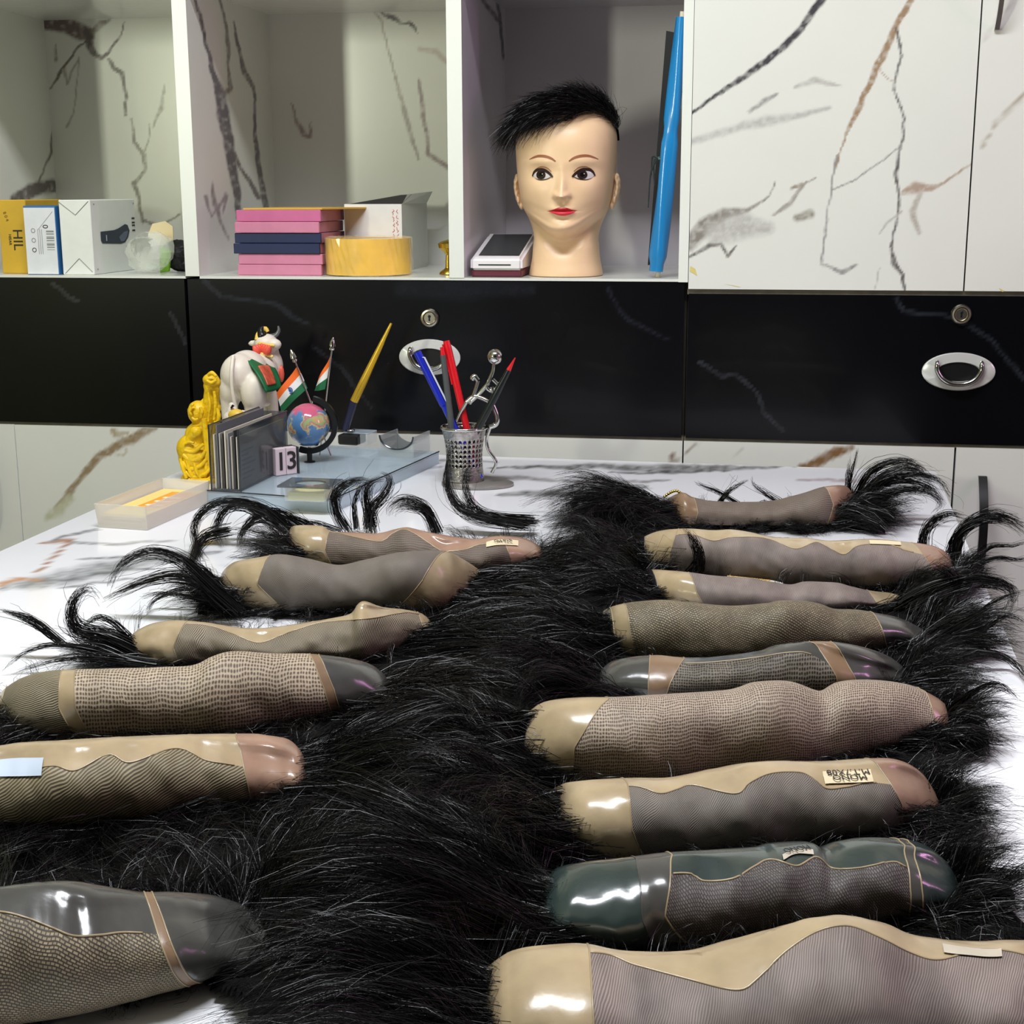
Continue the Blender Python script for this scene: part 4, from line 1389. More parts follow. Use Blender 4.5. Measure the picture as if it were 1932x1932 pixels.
caps = [(fp(392, 802), fp(398, 760), .0105, .0105), (fp(398, 760), fp(399, 722), .0105, .0085), (fp(405, 795), fp(408, 735), .006, .005), (fp(380, 820), fp(392, 800), .013, .011),
        (fp(356, 836, -.012), fp(370, 815, -.012), .006, .008)]
blob('figure_body', balls, caps, M_YEL, LB, .0015, 2)
# robe folds and hanging sash
for k, (pts, r_) in enumerate([
        ([(385, 790), (388, 820), (391, 850), (390, 880), (386, 905)], .0035), ([(398, 800), (394, 825), (394, 855), (396, 885)], .003), ([(408, 795), (404, 822), (402, 850), (404, 885), (402, 908)], .0033),
        ([(345, 858), (360, 868), (378, 864), (388, 850)], .0028), ([(344, 872), (358, 884), (376, 880), (390, 866)], .0028), ([(350, 890), (366, 900), (384, 896), (398, 884)], .0028), ([(348, 850), (366, 852), (384, 838)], .0024),
        ([(356, 905), (370, 912), (388, 908), (402, 898)], .003)]):
    tube('robe_fold', [fp(x, y, -.020 if k > 2 else -.017) for x, y in pts], [r_, r_ * 1.1, r_ * .8], M_YEL, LB, 8, 24)
for k, (pts, r_) in enumerate([
        ([(362, 770), (358, 776), (361, 783)], .0022), ([(366, 762), (360, 766)], .0018), ([(362, 788), (368, 792), (374, 790)], .002), ([(378, 768), (381, 778), (379, 788)], .0028),
        ([(392, 708), (400, 704), (408, 710)], .003), ([(390, 718), (399, 722), (409, 717)], .0026), ([(393, 740), (396, 765), (393, 795)], .002), ([(404, 738), (407, 765), (404, 792)], .0026),
        ([(410, 770), (413, 785), (410, 800)], .003), ([(409, 805), (412, 820), (408, 838)], .003), ([(340, 865), (346, 885), (352, 902)], .003), ([(352, 868), (358, 888), (366, 904)], .0026),
        ([(366, 872), (372, 892), (380, 906)], .0026), ([(348, 838), (356, 834), (366, 836)], .002), ([(396, 860), (400, 880), (398, 902)], .0026)]):
    tube('robe_fold', [fp(x, y, -.016 if y < 830 else -.0215) for x, y in pts], [r_ * .7, r_, r_ * .7], M_YEL, LB, 8, 18)
lathe('figure_base', [(0, 0), (.0295, 0), (.0305, .003), (.027, .0055), (0, .006)], (FB[0], FB[1], TZ), M_YEL, LB, 32)

# ---------------------------------------------------------- cow and calf
CWY = -.150
cw0 = np.array([P(478, 880, Y=CWY)[0], CWY, TZ])
M_COW = mat('cow_white', (226, 216, 202), .42, noise=.06, nscale=40, sss=.04)


def cp(x, y, dd=0.0):
    return P(x, y, Y=CWY + dd)


CW = thing('cow_figurine', 'white cow figurine with green saddle cloth and black horns behind the card rack', 'figurine', (cw0[0], CWY, TZ))
balls = [(cp(452, 708, -.02), .0255, (1, 1.1, 1.15)), (cp(466, 700, .0), .027, (1, 1.2, 1.05)), (cp(488, 700, .03), .026, (1, 1.2, 1.05)), (cp(503, 690, .055), .023, (1, 1, 1.2)), (cp(505, 668, .06), .016, (1, 1, 1.2)),
         (cp(502, 648, .055), .0145, (1.15, 1.2, .95)), (cp(516, 650, .045), .0095, (1.2, 1, .9)), (cp(480, 648, .06), .006, (1.6, .7, .8)), (cp(436, 735, -.028), .016, (1, 1, 1.5)), (cp(478, 740, -.03), .018, (1, 1, 1.5)), (cp(512, 705, .05), .014, (.9, 1, 1.6)), (cp(498, 760, .02), .008, (1.2, 1, .7))]
zf = TZ + .0015


def leg(x, y, dd, foot_x, r0, r1):
    a = cp(x, y, dd)
    b = cp(foot_x, y + 60, dd)
    b[2] = zf + r1
    return (a, b, r0, r1)


caps = [leg(432, 745, -.028, 434, .013, .0075), leg(478, 750, -.03, 480, .014, .008), leg(514, 745, .05, 519, .008, .0065), leg(500, 745, .06, 500, .008, .0065)]
blob('cow_body', balls, caps, M_COW, CW, .0021, 4)
tube('tail', [cp(440, 672, -.038), cp(437, 700, -.052), cp(438, 735, -.055), cp(444, 770, -.052)], [.0028, .0026, .0024, .003], M_COW, CW, 8, 24)
MG = mat('saddle_green', (24, 104, 62), .45, noise=.2, nscale=80)


def shell_strip(name, xs_, m, r_out, arc, y0, y1, lift=.0012, n=22, m_=10):
    pass


# saddle cloth: curved sheet over the barrel, from the spine down the right flank
def cloth(name, inset, m, lift):
    """sheet laid on the flank: photo outline filled by rows, each point pushed just clear of the body"""
    top = [(456, 671), (474, 669), (490, 670), (504, 676)]
    bot = [(496, 742), (505, 741), (514, 738), (524, 732)]
    dt = [-.02, .0, .03, .05]
    n, m2 = 16, 18
    T_ = catmull([(x, y, d_ * 1000) for (x, y), d_ in zip(top, dt)], n)
    B_ = catmull([(x, y, d_ * 1000) for (x, y), d_ in zip(bot, [-.018, 0, .02, .035])], n)
    V = []
    for i in range(n):
        u = inset + (1 - 2 * inset) * i / (n - 1)
        a = T_[0] * 0
        a = np.array([np.interp(u, np.linspace(0, 1, n), T_[:, k]) for k in range(3)]); b = np.array([np.interp(u, np.linspace(0, 1, n), B_[:, k]) for k in range(3)])
        for j in range(m2):
            v = (inset * 1.3 if inset else 0) + (1 - (2.0 * inset if inset else 0)) * j / (m2 - 1)
            q = a * (1 - v) + b * v
            bulge = math.sin(math.pi * min(v * .62 + .10, 1)) * 13
            V.append(cp(q[0] + bulge * .75, q[1] - bulge * .2, q[2] / 1000 - .030 * math.sin(v * 1.6) - lift))
    o = mesh_obj(name, V, grid_faces(n, m2), m, CW)
    md = o.modifiers.new('t', 'SOLIDIFY'); md.thickness = .002
    autosmooth(o, 60)
    return o


sad = cloth('saddle_cloth', 0.0, MG, .002)
cloth('cloth_panel', 0.24, mat('saddle_red', (214, 96, 70), .45, noise=.35, nscale=120), .0055)
for k in range(7):
    a = -0.2 + k * .42
    pp = cp(484 + 3.6 * k, 659 + abs(k - 3) * 1.0, .028 - .003 * abs(k - 3))
    lathe('garland_petal', [(0, -.008), (.004, -.004), (.005, .001), (.0026, .007), (0, .009)], pp, mat('garland_red', (228, 88, 70), .45), CW, 10, axis=(.15 * (k - 3), -.3, 1))
for k in range(9):
    bm = bmesh.new(); ico(bm, cp(480 + 4.1 * k, 667 + 1.2 * max(0, k - 3) - .15 * (k - 4) ** 2 * .2, .022), .0024, 2)
    bm_obj('garland_bead', bm, mat('garland_yellow', (238, 214, 120), .45), CW, True)
MHN = mat('horn_black', (18, 18, 20), .3)
tube('horn', [cp(497, 640, .05), cp(493, 630, .05), cp(493, 622, .05), cp(496, 616, .05)], [.0068, .0066, .0045, .0014], MHN, CW, 10, 16)
tube('horn', [cp(510, 635, .06), cp(521, 632, .06), cp(526, 624, .06), cp(525, 615, .06)], [.0036, .0036, .0028, .0012], mat('horn_silver', (120, 120, 124), .3, metal=.6), CW, 10, 16)
tube('head_band', [cp(484, 642, .045), cp(488, 630, .05), cp(500, 620, .055), cp(505, 626, .055)], [.003, .0035, .0035, .0028], mat('band_yellow', (232, 196, 90), .45), CW, 8, 18)
tube('head_band', [cp(488, 648, .038), cp(502, 651, .032), cp(518, 652, .034)], [.0024, .0026, .0024], MATS['band_yellow'], CW, 8, 14)
bm = bmesh.new(); ico(bm, cp(531, 705, .05), .008, 2, (.5, .6, 1.5)); bm_obj('bell', bm, mat('bell_red', (232, 96, 72), .4), CW, True)

KY = CWY - .075
kf0 = np.array([P(445, 880, Y=KY)[0], KY, TZ])


def kp(x, y, dd=0.0):
    return P(x, y, Y=KY + dd)


CF = thing('calf_figurine', 'small white calf with yellow cloth standing under the cow', 'figurine', (kf0[0], KY, TZ))
ft = lambda x, dd: np.array([kp(x, 800, dd)[0], KY + dd, TZ + .005])
blob('calf_body', [(kp(436, 790), .011, (1, 1.2, 1)), (kp(452, 793), .012, (1.2, 1, 1)), (kp(438, 776), .0075), (kp(437, 767), .005, (.9, .9, 1.2)), (kp(458, 785), .008)],
     [(kp(434, 795), ft(434, 0), .006, .0045), (kp(458, 795), ft(458, 0), .006, .0045), (kp(436, 795, .012), ft(436, .012), .006, .0045), (kp(456, 795, .012), ft(456, .012), .006, .0045)], M_COW, CF, .0015, 3)
bm = bmesh.new(); ico(bm, kp(446, 785, -.006), .0115, 2, (1.05, .8, .85)); bm_obj('calf_cloth', bm, mat('calf_cloth_yellow', (226, 190, 70), .45, noise=.15), CF, True)
tube('calf_ear', [kp(436, 770, -.007), kp(440, 765, -.008)], [.0012, .0018], MHN, CF, 6)

# ---------------------------------------------------------- acrylic desk set
A0, B0, C0 = tp(391, 951), tp(628, 969), tp(817, 874)
e1 = B0 - A0; w_o = np.linalg.norm(e1); e1 /= w_o
e2 = C0 - B0; e2 -= e1 * (e2 @ e1); d_o = np.linalg.norm(e2); e2 /= d_o
OZ = TZ + .0165
M_ACR = mat('smoke_acrylic', (206, 222, 232), .06, trans=.3, alpha=.55, spec=.7, ior=1.3)
M_ACRD = mat('smoke_acrylic_dark', (66, 72, 76), .08, alpha=.62, spec=.8)
M_ACRE = mat('acrylic_edge', (44, 50, 54), .15, spec=.8)
M_CLR = mat('clear_acrylic', (206, 214, 214), .05, alpha=.26, spec=.9)
OM = frame_M(A0 * np.array([1, 1, 0]) + np.array([0, 0, TZ]), e1, e2, UPV)
OR = thing('desk_organizer', 'smoky acrylic desk organizer with globe, card rack and flags', 'organizer', A0 + e1 * w_o / 2 + e2 * d_o / 2)


def ol(p):
    """photo/desk point -> organizer local coordinates"""
    q = np.asarray(p) - A0
    return np.array([q @ e1, q @ e2, np.asarray(p)[2] - TZ])


def op(x, y, z=OZ):
    return ol(P(x, y, Z=z))


t_ = .003
box('tray_top', (0, 0, .0140), (w_o, d_o, .0165), M_ACR, OR, .0006, OM)
for lo, hi in (((0, 0, .0005), (w_o, t_, .0140)), ((0, d_o - t_, .0005), (w_o, d_o, .0140)), ((0, t_, .0005), (t_, d_o - t_, .0140)), ((w_o - t_, t_, .0005), (w_o, d_o - t_, .0140))):
    box('tray_side', lo, hi, M_ACR, OR, .0004, OM)
for a, b in (((0, 0), (w_o, 0)), ((w_o, 0), (w_o, d_o))):
    q0 = A0 * np.array([1, 1, 0]) + e1 * a[0] + e2 * a[1] + UPV * OZ; q1 = A0 * np.array([1, 1, 0]) + e1 * b[0] + e2 * b[1] + UPV * OZ
    tube('tray_edge', [q0, q1], .0009, M_ACRE, OR, 6)
# card rack: smoky box holding cards
ra = op(403, 932); rb_ = op(470, 928); rcn = op(545, 889)
# rack axes: long side runs away to the right
pA, pB, pC = P(398, 926, Z=OZ), P(455, 928, Z=OZ), P(545, 884, Z=OZ)
g1 = pC - pB; lg = np.linalg.norm(g1); g1 /= lg
g2 = np.cross(UPV, g1)          # to the left/back of the long side
gw = abs((pA - pB) @ g2); gw = max(gw, .028)
gh = float(P(455, 811, Y=pB[1])[2] - OZ)
RM = frame_M(pB * np.array([1, 1, 0]) + UPV * OZ, g1, g2, UPV)
M_RACK = mat('rack_acrylic_smoke', (74, 80, 84), .07, alpha=.50, spec=.8)
tk = .0022
rk = box('rack_wall', (0, 0, 0), (lg, tk, gh), M_RACK, OR, .0005, RM)
box('rack_wall', (0, gw - tk, 0), (lg, gw, gh + .004), M_RACK, OR, .0005, RM)
box('rack_wall', (lg - tk, tk, 0), (lg, gw - tk, gh), M_RACK, OR, .0005, RM)
box('rack_base', (0, tk, 0), (lg - tk, gw - tk, tk), M_RACK, OR, .0004, RM)
for yy, zz in ((0, gh), (gw, gh + .004)):
    q = RM @ Vector((0, yy, 0)); q1 = RM @ Vector((0, yy, zz)); q2 = RM @ Vector((lg, yy, zz))
    tube('rack_edge', [q, q1], .0010, M_ACRE, OR, 6)
    tube('rack_edge', [q1, q2], .0010, M_ACRE, OR, 6)
rc = np.random.default_rng(3)
cols = [(206, 200, 188), (58, 56, 60), (196, 188, 176), (150, 150, 156), (222, 214, 196), (74, 70, 66), (186, 180, 172), (110, 112, 118), (214, 206, 188)]
n_c = 9
ctx = ['grey visiting card filed in the rack', 'black visiting card filed in the rack']
for k in range(n_c):
    yy = tk + .0012 + (gw - 2 * tk - .004) * k / (n_c - 1)
    hh = gh - .004 + rc.uniform(-.006, .004)
    if k == 7:
        hh = gh + .004
    m_ = mat('visiting_card_%d' % k, cols[k], .5)
    p_ = RM @ Vector((lg / 2, yy, tk))
    cdn = thing('visiting_card', ['near-white card against the front wall of the card rack', 'black card second in the card rack', 'cream card third in the card rack', 'grey card fourth in the card rack',
                                  'ivory card in the middle of the card rack', 'dark brown card sixth in the card rack', 'stone grey card seventh in the card rack', 'slate card rising above the others in the rack',
                                  'cream card against the rear wall of the card rack'][k], 'card', p_, 'cards in the card rack')
    box('card_sheet', (.0015 + rc.uniform(0, .002), yy, tk + .0002), (lg - tk - .003, yy + .0011, hh), m_, cdn, 0, RM)
# printed white lettering on the front card
for k in range(7):
    q = RM @ Vector((.012, -.0002, gh * (.16 + .075 * k)))
    wv = (.028, .035, .022, .04, .03, .02, .034)[k]
    box('card_print', (.012, tk + .0006, gh * (.16 + .075 * k)), (.012 + wv, tk + .0010, gh * (.16 + .075 * k) + .0018), mat('print_white', (150, 150, 156), .5), OR, 0, RM)
# globe on its arc
gc = P(582, 801, Y=P(585, 872, Z=OZ)[1])
gr = 40.5 * pxm(gc)
M_GLB = bpy.data.materials.new('globe_map'); M_GLB.use_nodes = True
nt = M_GLB.node_tree; b_ = bsdf(M_GLB); b_.inputs['Roughness'].default_value = .12; b_.inputs['Coat Weight'].default_value = .5
tcn = nt.nodes.new('ShaderNodeTexCoord'); nz = nt.nodes.new('ShaderNodeTexNoise'); nz.inputs['Scale'].default_value = 34; nz.inputs['Detail'].default_value = 5
nt.links.new(tcn.outputs['Object'], nz.inputs['Vector'])
rp_ = nt.nodes.new('ShaderNodeValToRGB'); cr_ = rp_.color_ramp
cr_.elements[0].position = .50; cr_.elements[0].color = lin((84, 128, 176)); cr_.elements[1].position = .53; cr_.elements[1].color = lin((206, 190, 120))
for pos, cc in ((.56, (186, 110, 128)), (.60, (150, 176, 120)), (.66, (214, 150, 110))):
    e_ = cr_.elements.new(pos); e_.color = lin(cc)
nt.links.new(nz.outputs['Fac'], rp_.inputs['Fac'])
sx = nt.nodes.new('ShaderNodeSeparateXYZ'); nt.links.new(tcn.outputs['Object'], sx.inputs['Vector'])
nz2 = nt.nodes.new('ShaderNodeTexNoise'); nz2.inputs['Scale'].default_value = 60; nt.links.new(tcn.outputs['Object'], nz2.inputs['Vector'])
ad = nt.nodes.new('ShaderNodeMath'); ad.operation = 'MULTIPLY_ADD'; ad.inputs[1].default_value = .03; nt.links.new(nz2.outputs['Fac'], ad.inputs[0]); nt.links.new(sx.outputs['Z'], ad.inputs[2])
mr = nt.nodes.new('ShaderNodeMapRange'); mr.inputs['From Min'].default_value = .0; mr.inputs['From Max'].default_value = .002
nt.links.new(ad.outputs['Value'], mr.inputs['Value'])
mxn = nt.nodes.new('ShaderNodeMix'); mxn.data_type = 'RGBA'
nt.links.new(mr.outputs['Result'], mxn.inputs[0]); nt.links.new(rp_.outputs['Color'], mxn.inputs[6]); mxn.inputs[7].default_value = lin((198, 92, 122))
nt.links.new(mxn.outputs[2], b_.inputs['Base Color'])
mr.inputs['From Min'].default_value = gr * .62 + .015 + (gc[2] - OZ + .0)
mr.inputs['From Max'].default_value = gr * .62 + .017 + (gc[2] - OZ + .0)
# the material reads object coordinates, so the globe keeps its own origin at the ball's centre
gl = bpy.data.objects.new('globe_ball', None)
bm = bmesh.new(); bmesh.ops.create_uvsphere(bm, u_segments=40, v_segments=24, radius=gr)
me = bpy.data.meshes.new('globe_ball'); bm.to_mesh(me); bm.free(); bpy.data.objects.remove(gl)
me.materials.append(M_GLB); me.polygons.foreach_set('use_smooth', np.ones(len(me.polygons), dtype=bool))
gl = bpy.data.objects.new('globe_ball', me); COL.objects.link(gl); gl.parent = OR; gl.location = Vector(gc) - Vector(OR.location)
mr.inputs['From Min'].default_value = gr * .55 + .015; mr.inputs['From Max'].default_value = gr * .55 + .018
M_ARC = mat('globe_arc_black', (20, 21, 23), .3)
lat_ = RT / np.linalg.norm(RT)
V = []
na = 34
for k in range(na):
    a = math.radians(-112 + 190 * k / (na - 1))
    d_ = lat_ * math.cos(a) + UPV * math.sin(a)
    wd = FW * np.array([1, 1, 0]); wd /= np.linalg.norm(wd)
    for r_, s_ in ((1.12, -1), (1.36, -1), (1.36, 1), (1.12, 1)):
        V.append(gc + d_ * gr * r_ + wd * s_ * .0045)
F = []
for k in range(na - 1):
    for j in range(4):
        F.append((k * 4 + j, k * 4 + (j + 1) % 4, k * 4 + 4 + (j + 1) % 4, k * 4 + 4 + j))
F += [(3, 2, 1, 0), tuple((na - 1) * 4 + j for j in range(4))]
o = mesh_obj('globe_arc', V, F, M_ARC, OR); autosmooth(o, 40)
gb = np.array([gc[0], gc[1], OZ])
lathe('globe_foot', [(0, 0), (.0075, 0), (.0075, .0012), (.0035, .002), (.0035, gc[2] - OZ - gr * 1.12), (0, gc[2] - OZ - gr * 1.10)], gb, M_ARC, OR, 16)
lathe('globe_ring', [(gr * .42, -gr * .98), (gr * .46, -gr * .92), (gr * .40, -gr * .90)], gc, mat('ring_silver', (200, 196, 186), .25, metal=1.), OR, 24, cap=False)
tube('globe_pin', [gc - UPV * gr * 1.2, gc - UPV * gr * .97], .0016, M_CHROME, OR, 8)
tube('globe_pin', [gc + (UPV * .95 + lat_ * .18) * gr * 1.18, gc + (UPV * .95 + lat_ * .18) * gr * .97], .0014, M_CHROME, OR, 8)
# flags
SAF, FWH, FGR = mat('flag_saffron', (236, 106, 32), .6), mat('flag_white', (226, 226, 226), .6), mat('flag_green', (14, 98, 58), .6)
fy = P(600, 862, Z=OZ)[1] + .012


def flag(tip, foot, hem, label, wheel):
    a, b = P(*tip, Y=fy), P(*foot, Y=fy)
    b[2] = OZ
    fl = thing('table_flag', label, 'flag', (b[0], fy, OZ), 'flags on the desk organizer')
    tube('flag_pole', [b, a], .0011, M_CHROME, fl, 8)
    ax_ = (a - b) / np.linalg.norm(a - b)
    lathe('finial', [(0, -.002), (.0034, .000), (.0036, .002), (.0022, .0035), (.0042, .005), (.0034, .010), (.0012, .0155), (0, .0175)], a, M_CHROME, fl, 16, axis=ax_)
    p0, p1, p2, p3 = [P(x, y, Y=fy + dy) for (x, y), dy in hem]     # top at pole, bottom at pole, bottom at fly, top at fly
    n, m_ = 14, 6
    for q, mm in enumerate((SAF, FWH, FGR)):
        V = []
        for i in range(n):
            u = i / (n - 1)
            for j in range(m_):
                v = (q + j / (m_ - 1)) / 3
                p = (p0 * (1 - v) + p1 * v) * (1 - u) + (p3 * (1 - v) + p2 * v) * u
                p = p + np.array([0, .003 * math.sin(u * 6 + v * 2), 0])
                V.append(p)
        st = mesh_obj('flag_stripe', V, grid_faces(n, m_), mm, fl)
        md = st.modifiers.new('t', 'SOLIDIFY'); md.thickness = .0004
    ctr_ = (p0 + p1 + p2 + p3) / 4 - np.array([0, .0028, 0])
    if wheel:
        lathe('flag_wheel', [(.0045, 0), (.0045, .0003), (.0032, .0003), (.0032, 0)], ctr_, mat('flag_blue', (56, 92, 160), .6), fl, 24, axis=(-.15, -1, 0), cap=False)
        for k in range(8):
            a_ = math.pi * k / 8
            dd = np.array([math.cos(a_), 0, math.sin(a_)]) * .0038
            tube('flag_wheel_spoke', [ctr_ - dd, ctr_ + dd], .00022, MATS['flag_blue'], fl, 4)


flag((557, 682), (624, 842), [((561, 690), 0), ((579, 733), 0), ((530, 780), -.006), ((522, 742), -.008)], 'orange, white and green flag leaning over the cow', True)
flag((626, 660), (603, 850), [((623, 672), 0), ((612, 735), 0), ((592, 738), .012), ((602, 712), .014)], 'second flag seen nearly edge-on beside the globe', False)
# pen socket and gold pen
ps = P(665, 838, Z=OZ)
pm = frame_M(ps * np.array([1, 1, 0]) + UPV * OZ, e1, e2, UPV)
box('pen_socket', (-.018, -.010, 0), (.012, .020, .014), M_BLACK, OR, .002, pm)
box('clip_box', (-.014, .0, .0145), (.024, .030, .0165), M_ACR, OR, .0005, pm)
for lo, hi in (((.0125, -.002, 0), (.024, .0, .0145)), ((.0225, .0, 0), (.024, .030, .0145))):
    box('clip_box_side', lo, hi, M_CLR, OR, .0004, pm)
py_ = ps[1] + .006
q0, q1, q2 = P(651, 812, Y=py_), P(668, 757, Y=py_), P(738, 610, Y=py_)
gp = thing('desk_pen', 'gold pen with navy grip standing in the organizer socket', 'pen', (q0[0], py_, OZ + .012))
tube('pen_grip', [q0, q1], [.0046, .0058], mat('pen_navy', (26, 28, 60), .3, coat=.4), gp, 16)
tube('pen_barrel', [q1, (q1 + q2) / 2, q2 * .85 + q1 * .15, q2], [.0058, .0056, .0046, .0032, .0016], mat('pen_gold', (226, 184, 60), .28, metal=.65), gp, 16, 24)
tube('pen_clip', [q1 * .25 + q2 * .75 + np.array([.003, -.004, 0]), q1 * .65 + q2 * .35 + np.array([.0045, -.0045, 0]), q1 * .92 + q2 * .08 + np.array([.004, -.004, 0])], .0011, MATS['pen_gold'], gp, 6, 12)
bm = bmesh.new(); ico(bm, P(662, 812, Y=py_ - .004), .006, 2, (1, 1, .4)); bm_obj('socket_ring', bm, M_CHROME, OR, True)
# date blocks 13
da = P(520, 900, Z=OZ); db_ = P(566, 894, Z=OZ)
dx_ = db_ - da; dw = np.linalg.norm(dx_); dx_ /= dw
dn_ = np.cross(dx_, UPV)       # toward the room
dn_ = dn_ / np.linalg.norm(dn_)
if dn_[1] > 0:
    dn_ = -dn_
dh = float(P(543, 849, Y=da[1])[2] - OZ)
DM = frame_M(da * np.array([1, 1, 0]) + UPV * OZ, dx_, -dn_, UPV)
M_DBL = mat('date_block_pink', (214, 196, 200), .5)
dt = thing('date_block', 'pale block showing 13 beside the globe', 'calendar', da + dx_ * dw / 2)
for k in range(2):
    blk = box('number_card', (dw * .06 + k * dw * .44, .002, .0008), (dw * .06 + k * dw * .44 + dw * .42, .012, dh), M_DBL, dt, .0005, DM)
    cpt = DM @ Vector((dw * .06 + k * dw * .44 + dw * .21, .0016, dh * .50))
    text_obj('numeral', '13'[k], frame_M(cpt, dx_, UPV, dn_), dh * .92, M_INK, blk, .0002, bold=.0004)
box('date_frame', (dw * .94, .000, .0005), (dw * 1.0, .016, dh), M_ACRE, dt, .0004, DM)
box('date_frame', (0, .013, .0005), (dw * .94, .016, dh + .001), M_ACRE, dt, .0004, DM)
# paperclip box with round hole
ka, kb, kc = P(537, 945, Z=OZ), P(614, 948, Z=OZ), P(648, 920, Z=OZ)
kx = kb - ka; kw = np.linalg.norm(kx); kx /= kw
ky = np.cross(UPV, kx); kd = .042
KM = frame_M(ka * np.array([1, 1, 0]) + UPV * OZ, kx, ky, UPV)
kh = .016
for lo, hi in (((0, 0, 0), (kw, .0015, kh)), ((0, kd - .0015, 0), (kw, kd, kh)), ((0, .0015, 0), (.0015, kd - .0015, kh)), ((kw - .0015, .0015, 0), (kw, kd - .0015, kh))):
    box('clip_well_side', lo, hi, M_CLR, OR, .0003, KM)
box('clip_well_paper', (.003, .003, .0004), (kw - .003, kd - .003, kh * .6), mat('paper_pale_yellow', (216, 208, 130), .6), OR, 0, KM)
n = 40
V = []
for k in range(n):
    a = 2 * math.pi * k / n
    ca, sa = math.cos(a), math.sin(a)
    mxs = max(abs(ca), abs(sa))
    ox, oy = ca / mxs * (kw / 2 + .007), sa / mxs * (kd / 2 + .004)
    ix, iy = ca * kd * .34 * 1.25, sa * kd * .34
    for x, y, z in ((ix, iy, kh), (ox, oy, kh), (ox, oy, kh + .0022), (ix, iy, kh + .0022)):
        V.append(KM @ Vector((kw / 2 + x, kd / 2 + y, z)))
F = []
for k in range(n):
    for j in range(4):
        k2 = (k + 1) % n
        F.append((k * 4 + j, k * 4 + (j + 1) % 4, k2 * 4 + (j + 1) % 4, k2 * 4 + j))
mesh_obj('clip_well_lid', V, F, M_ACRD, OR)
# scooped clear rest at the back
sa_, sb_, sc_ = P(717, 861, Z=OZ), P(780, 865, Z=OZ), P(808, 842, Z=OZ)
sx_ = sb_ - sa_; sw = np.linalg.norm(sx_); sx_ /= sw
sy_ = np.cross(UPV, sx_); sd = .055
sh = float(P(717, 821, Y=sa_[1])[2] - OZ)
SM = frame_M(sa_ * np.array([1, 1, 0]) + UPV * OZ, sx_, sy_, UPV)


def scoop(y, name):
    top = [(sw / 2 + sw / 2 * math.cos(a), sh - sh * .62 * math.sin(a)) for a in np.linspace(math.pi, 0, 18)]
    poly = [(0, 0), (sw, 0)] + top[::-1]
    return prism(name, [(p[0], p[1]) for p in poly], SM @ Vector((0, y, 0)), SM.to_3x3() @ Vector((1, 0, 0)), SM.to_3x3() @ Vector((0, 0, 1)), SM.to_3x3() @ Vector((0, 1, 0)), .0018, M_CLR, OR)


scoop(0, 'rest_end'); scoop(sd, 'rest_end')
box('rest_side', (0, .0018, 0), (.0018, sd, sh), M_CLR, OR, .0003, SM); box('rest_side', (sw - .0018, .0018, 0), (sw, sd, sh), M_CLR, OR, .0003, SM)
tube('rest_rim', [SM @ Vector((sw / 2 + sw / 2 * math.cos(a), 0, sh - sh * .62 * math.sin(a))) for a in np.linspace(math.pi, 0, 24)], .0012, M_ACRE, OR, 6)
V = [SM @ Vector((sw / 2 + sw / 2 * math.cos(a), y, sh - sh * .60 * math.sin(a) - .0005)) for a in np.linspace(math.pi, 0, 20) for y in (.001, sd)]
o = mesh_obj('rest_trough', V, grid_faces(20, 2), M_ACRD, OR); autosmooth(o, 60)

# ---------------------------------------------------------- card box
k0, k1, k2 = tp(278, 1001), tp(186, 995), tp(389, 950)
u1 = k1 - k0; cw_ = np.linalg.norm(u1); u1 /= cw_
u2 = k2 - k0; u2 -= u1 * (u2 @ u1); cl_ = np.linalg.norm(u2); u2 /= cl_
hgt = float(P(278, 955, Y=k0[1])[2] - TZ)
CM = frame_M(k0 * np.array([1, 1, 0]) + UPV * TZ, u2, u1, UPV)
M_FRO = mat('frosted_plastic', (236, 230, 218), .35, alpha=.52, spec=.6)
CB = thing('card_box', 'open frosted plastic box of visiting cards at the desk edge', 'box', k0 + u1 * cw_ / 2 + u2 * cl_ / 2)
lean = .004
for nm, a, b in (('box_side', (0, 0), (cl_, 0)), ('box_side', (cl_, 0), (cl_, cw_)), ('box_side', (cl_, cw_), (0, cw_)), ('box_side', (0, cw_), (0, 0))):
    a = np.array(a); b = np.array(b); cc = np.array([cl_ / 2, cw_ / 2])
    oa, ob_ = a + (a - cc) / np.linalg.norm(a - cc) * lean, b + (b - cc) / np.linalg.norm(b - cc) * lean
    V = [CM @ Vector((*a, .0006)), CM @ Vector((*b, .0006)), CM @ Vector((*ob_, hgt)), CM @ Vector((*oa, hgt))]
    o = mesh_obj(nm, V, [(0, 1, 2, 3)], M_FRO, CB)
    md = o.modifiers.new('t', 'SOLIDIFY'); md.thickness = .0012
box('box_base', (0, 0, .0003), (cl_, cw_, .0014), M_FRO, CB, 0, CM)
M_CRD = mat('card_cream', (232, 214, 192), .6)
nst = 7
for k in range(nst):
    z0 = .0016 + k * (hgt * .52) / nst
    p_ = CM @ Vector((cl_ / 2, cw_ / 2, z0))
    lab = ['cream card at the bottom of the frosted box', 'cream card second up in the frosted box', 'cream card third up in the frosted box', 'cream card fourth up in the frosted box',
           'cream card fifth up in the frosted box', 'cream card sixth up in the frosted box', 'orange and yellow card topmost in the frosted box'][k]
    cdn = thing('visiting_card', lab, 'card', p_, 'cards in the frosted box')
    jx = rc.uniform(-.0015, .0015)
    box('card_sheet', (.003 + jx, .003, z0), (cl_ - .003 + jx, cw_ - .003, z0 + hgt * .52 / nst - .0003), M_CRD if k < nst - 1 else mat('card_yellow', (240, 214, 130), .5), cdn, 0, CM)
zt = .0016 + hgt * .52
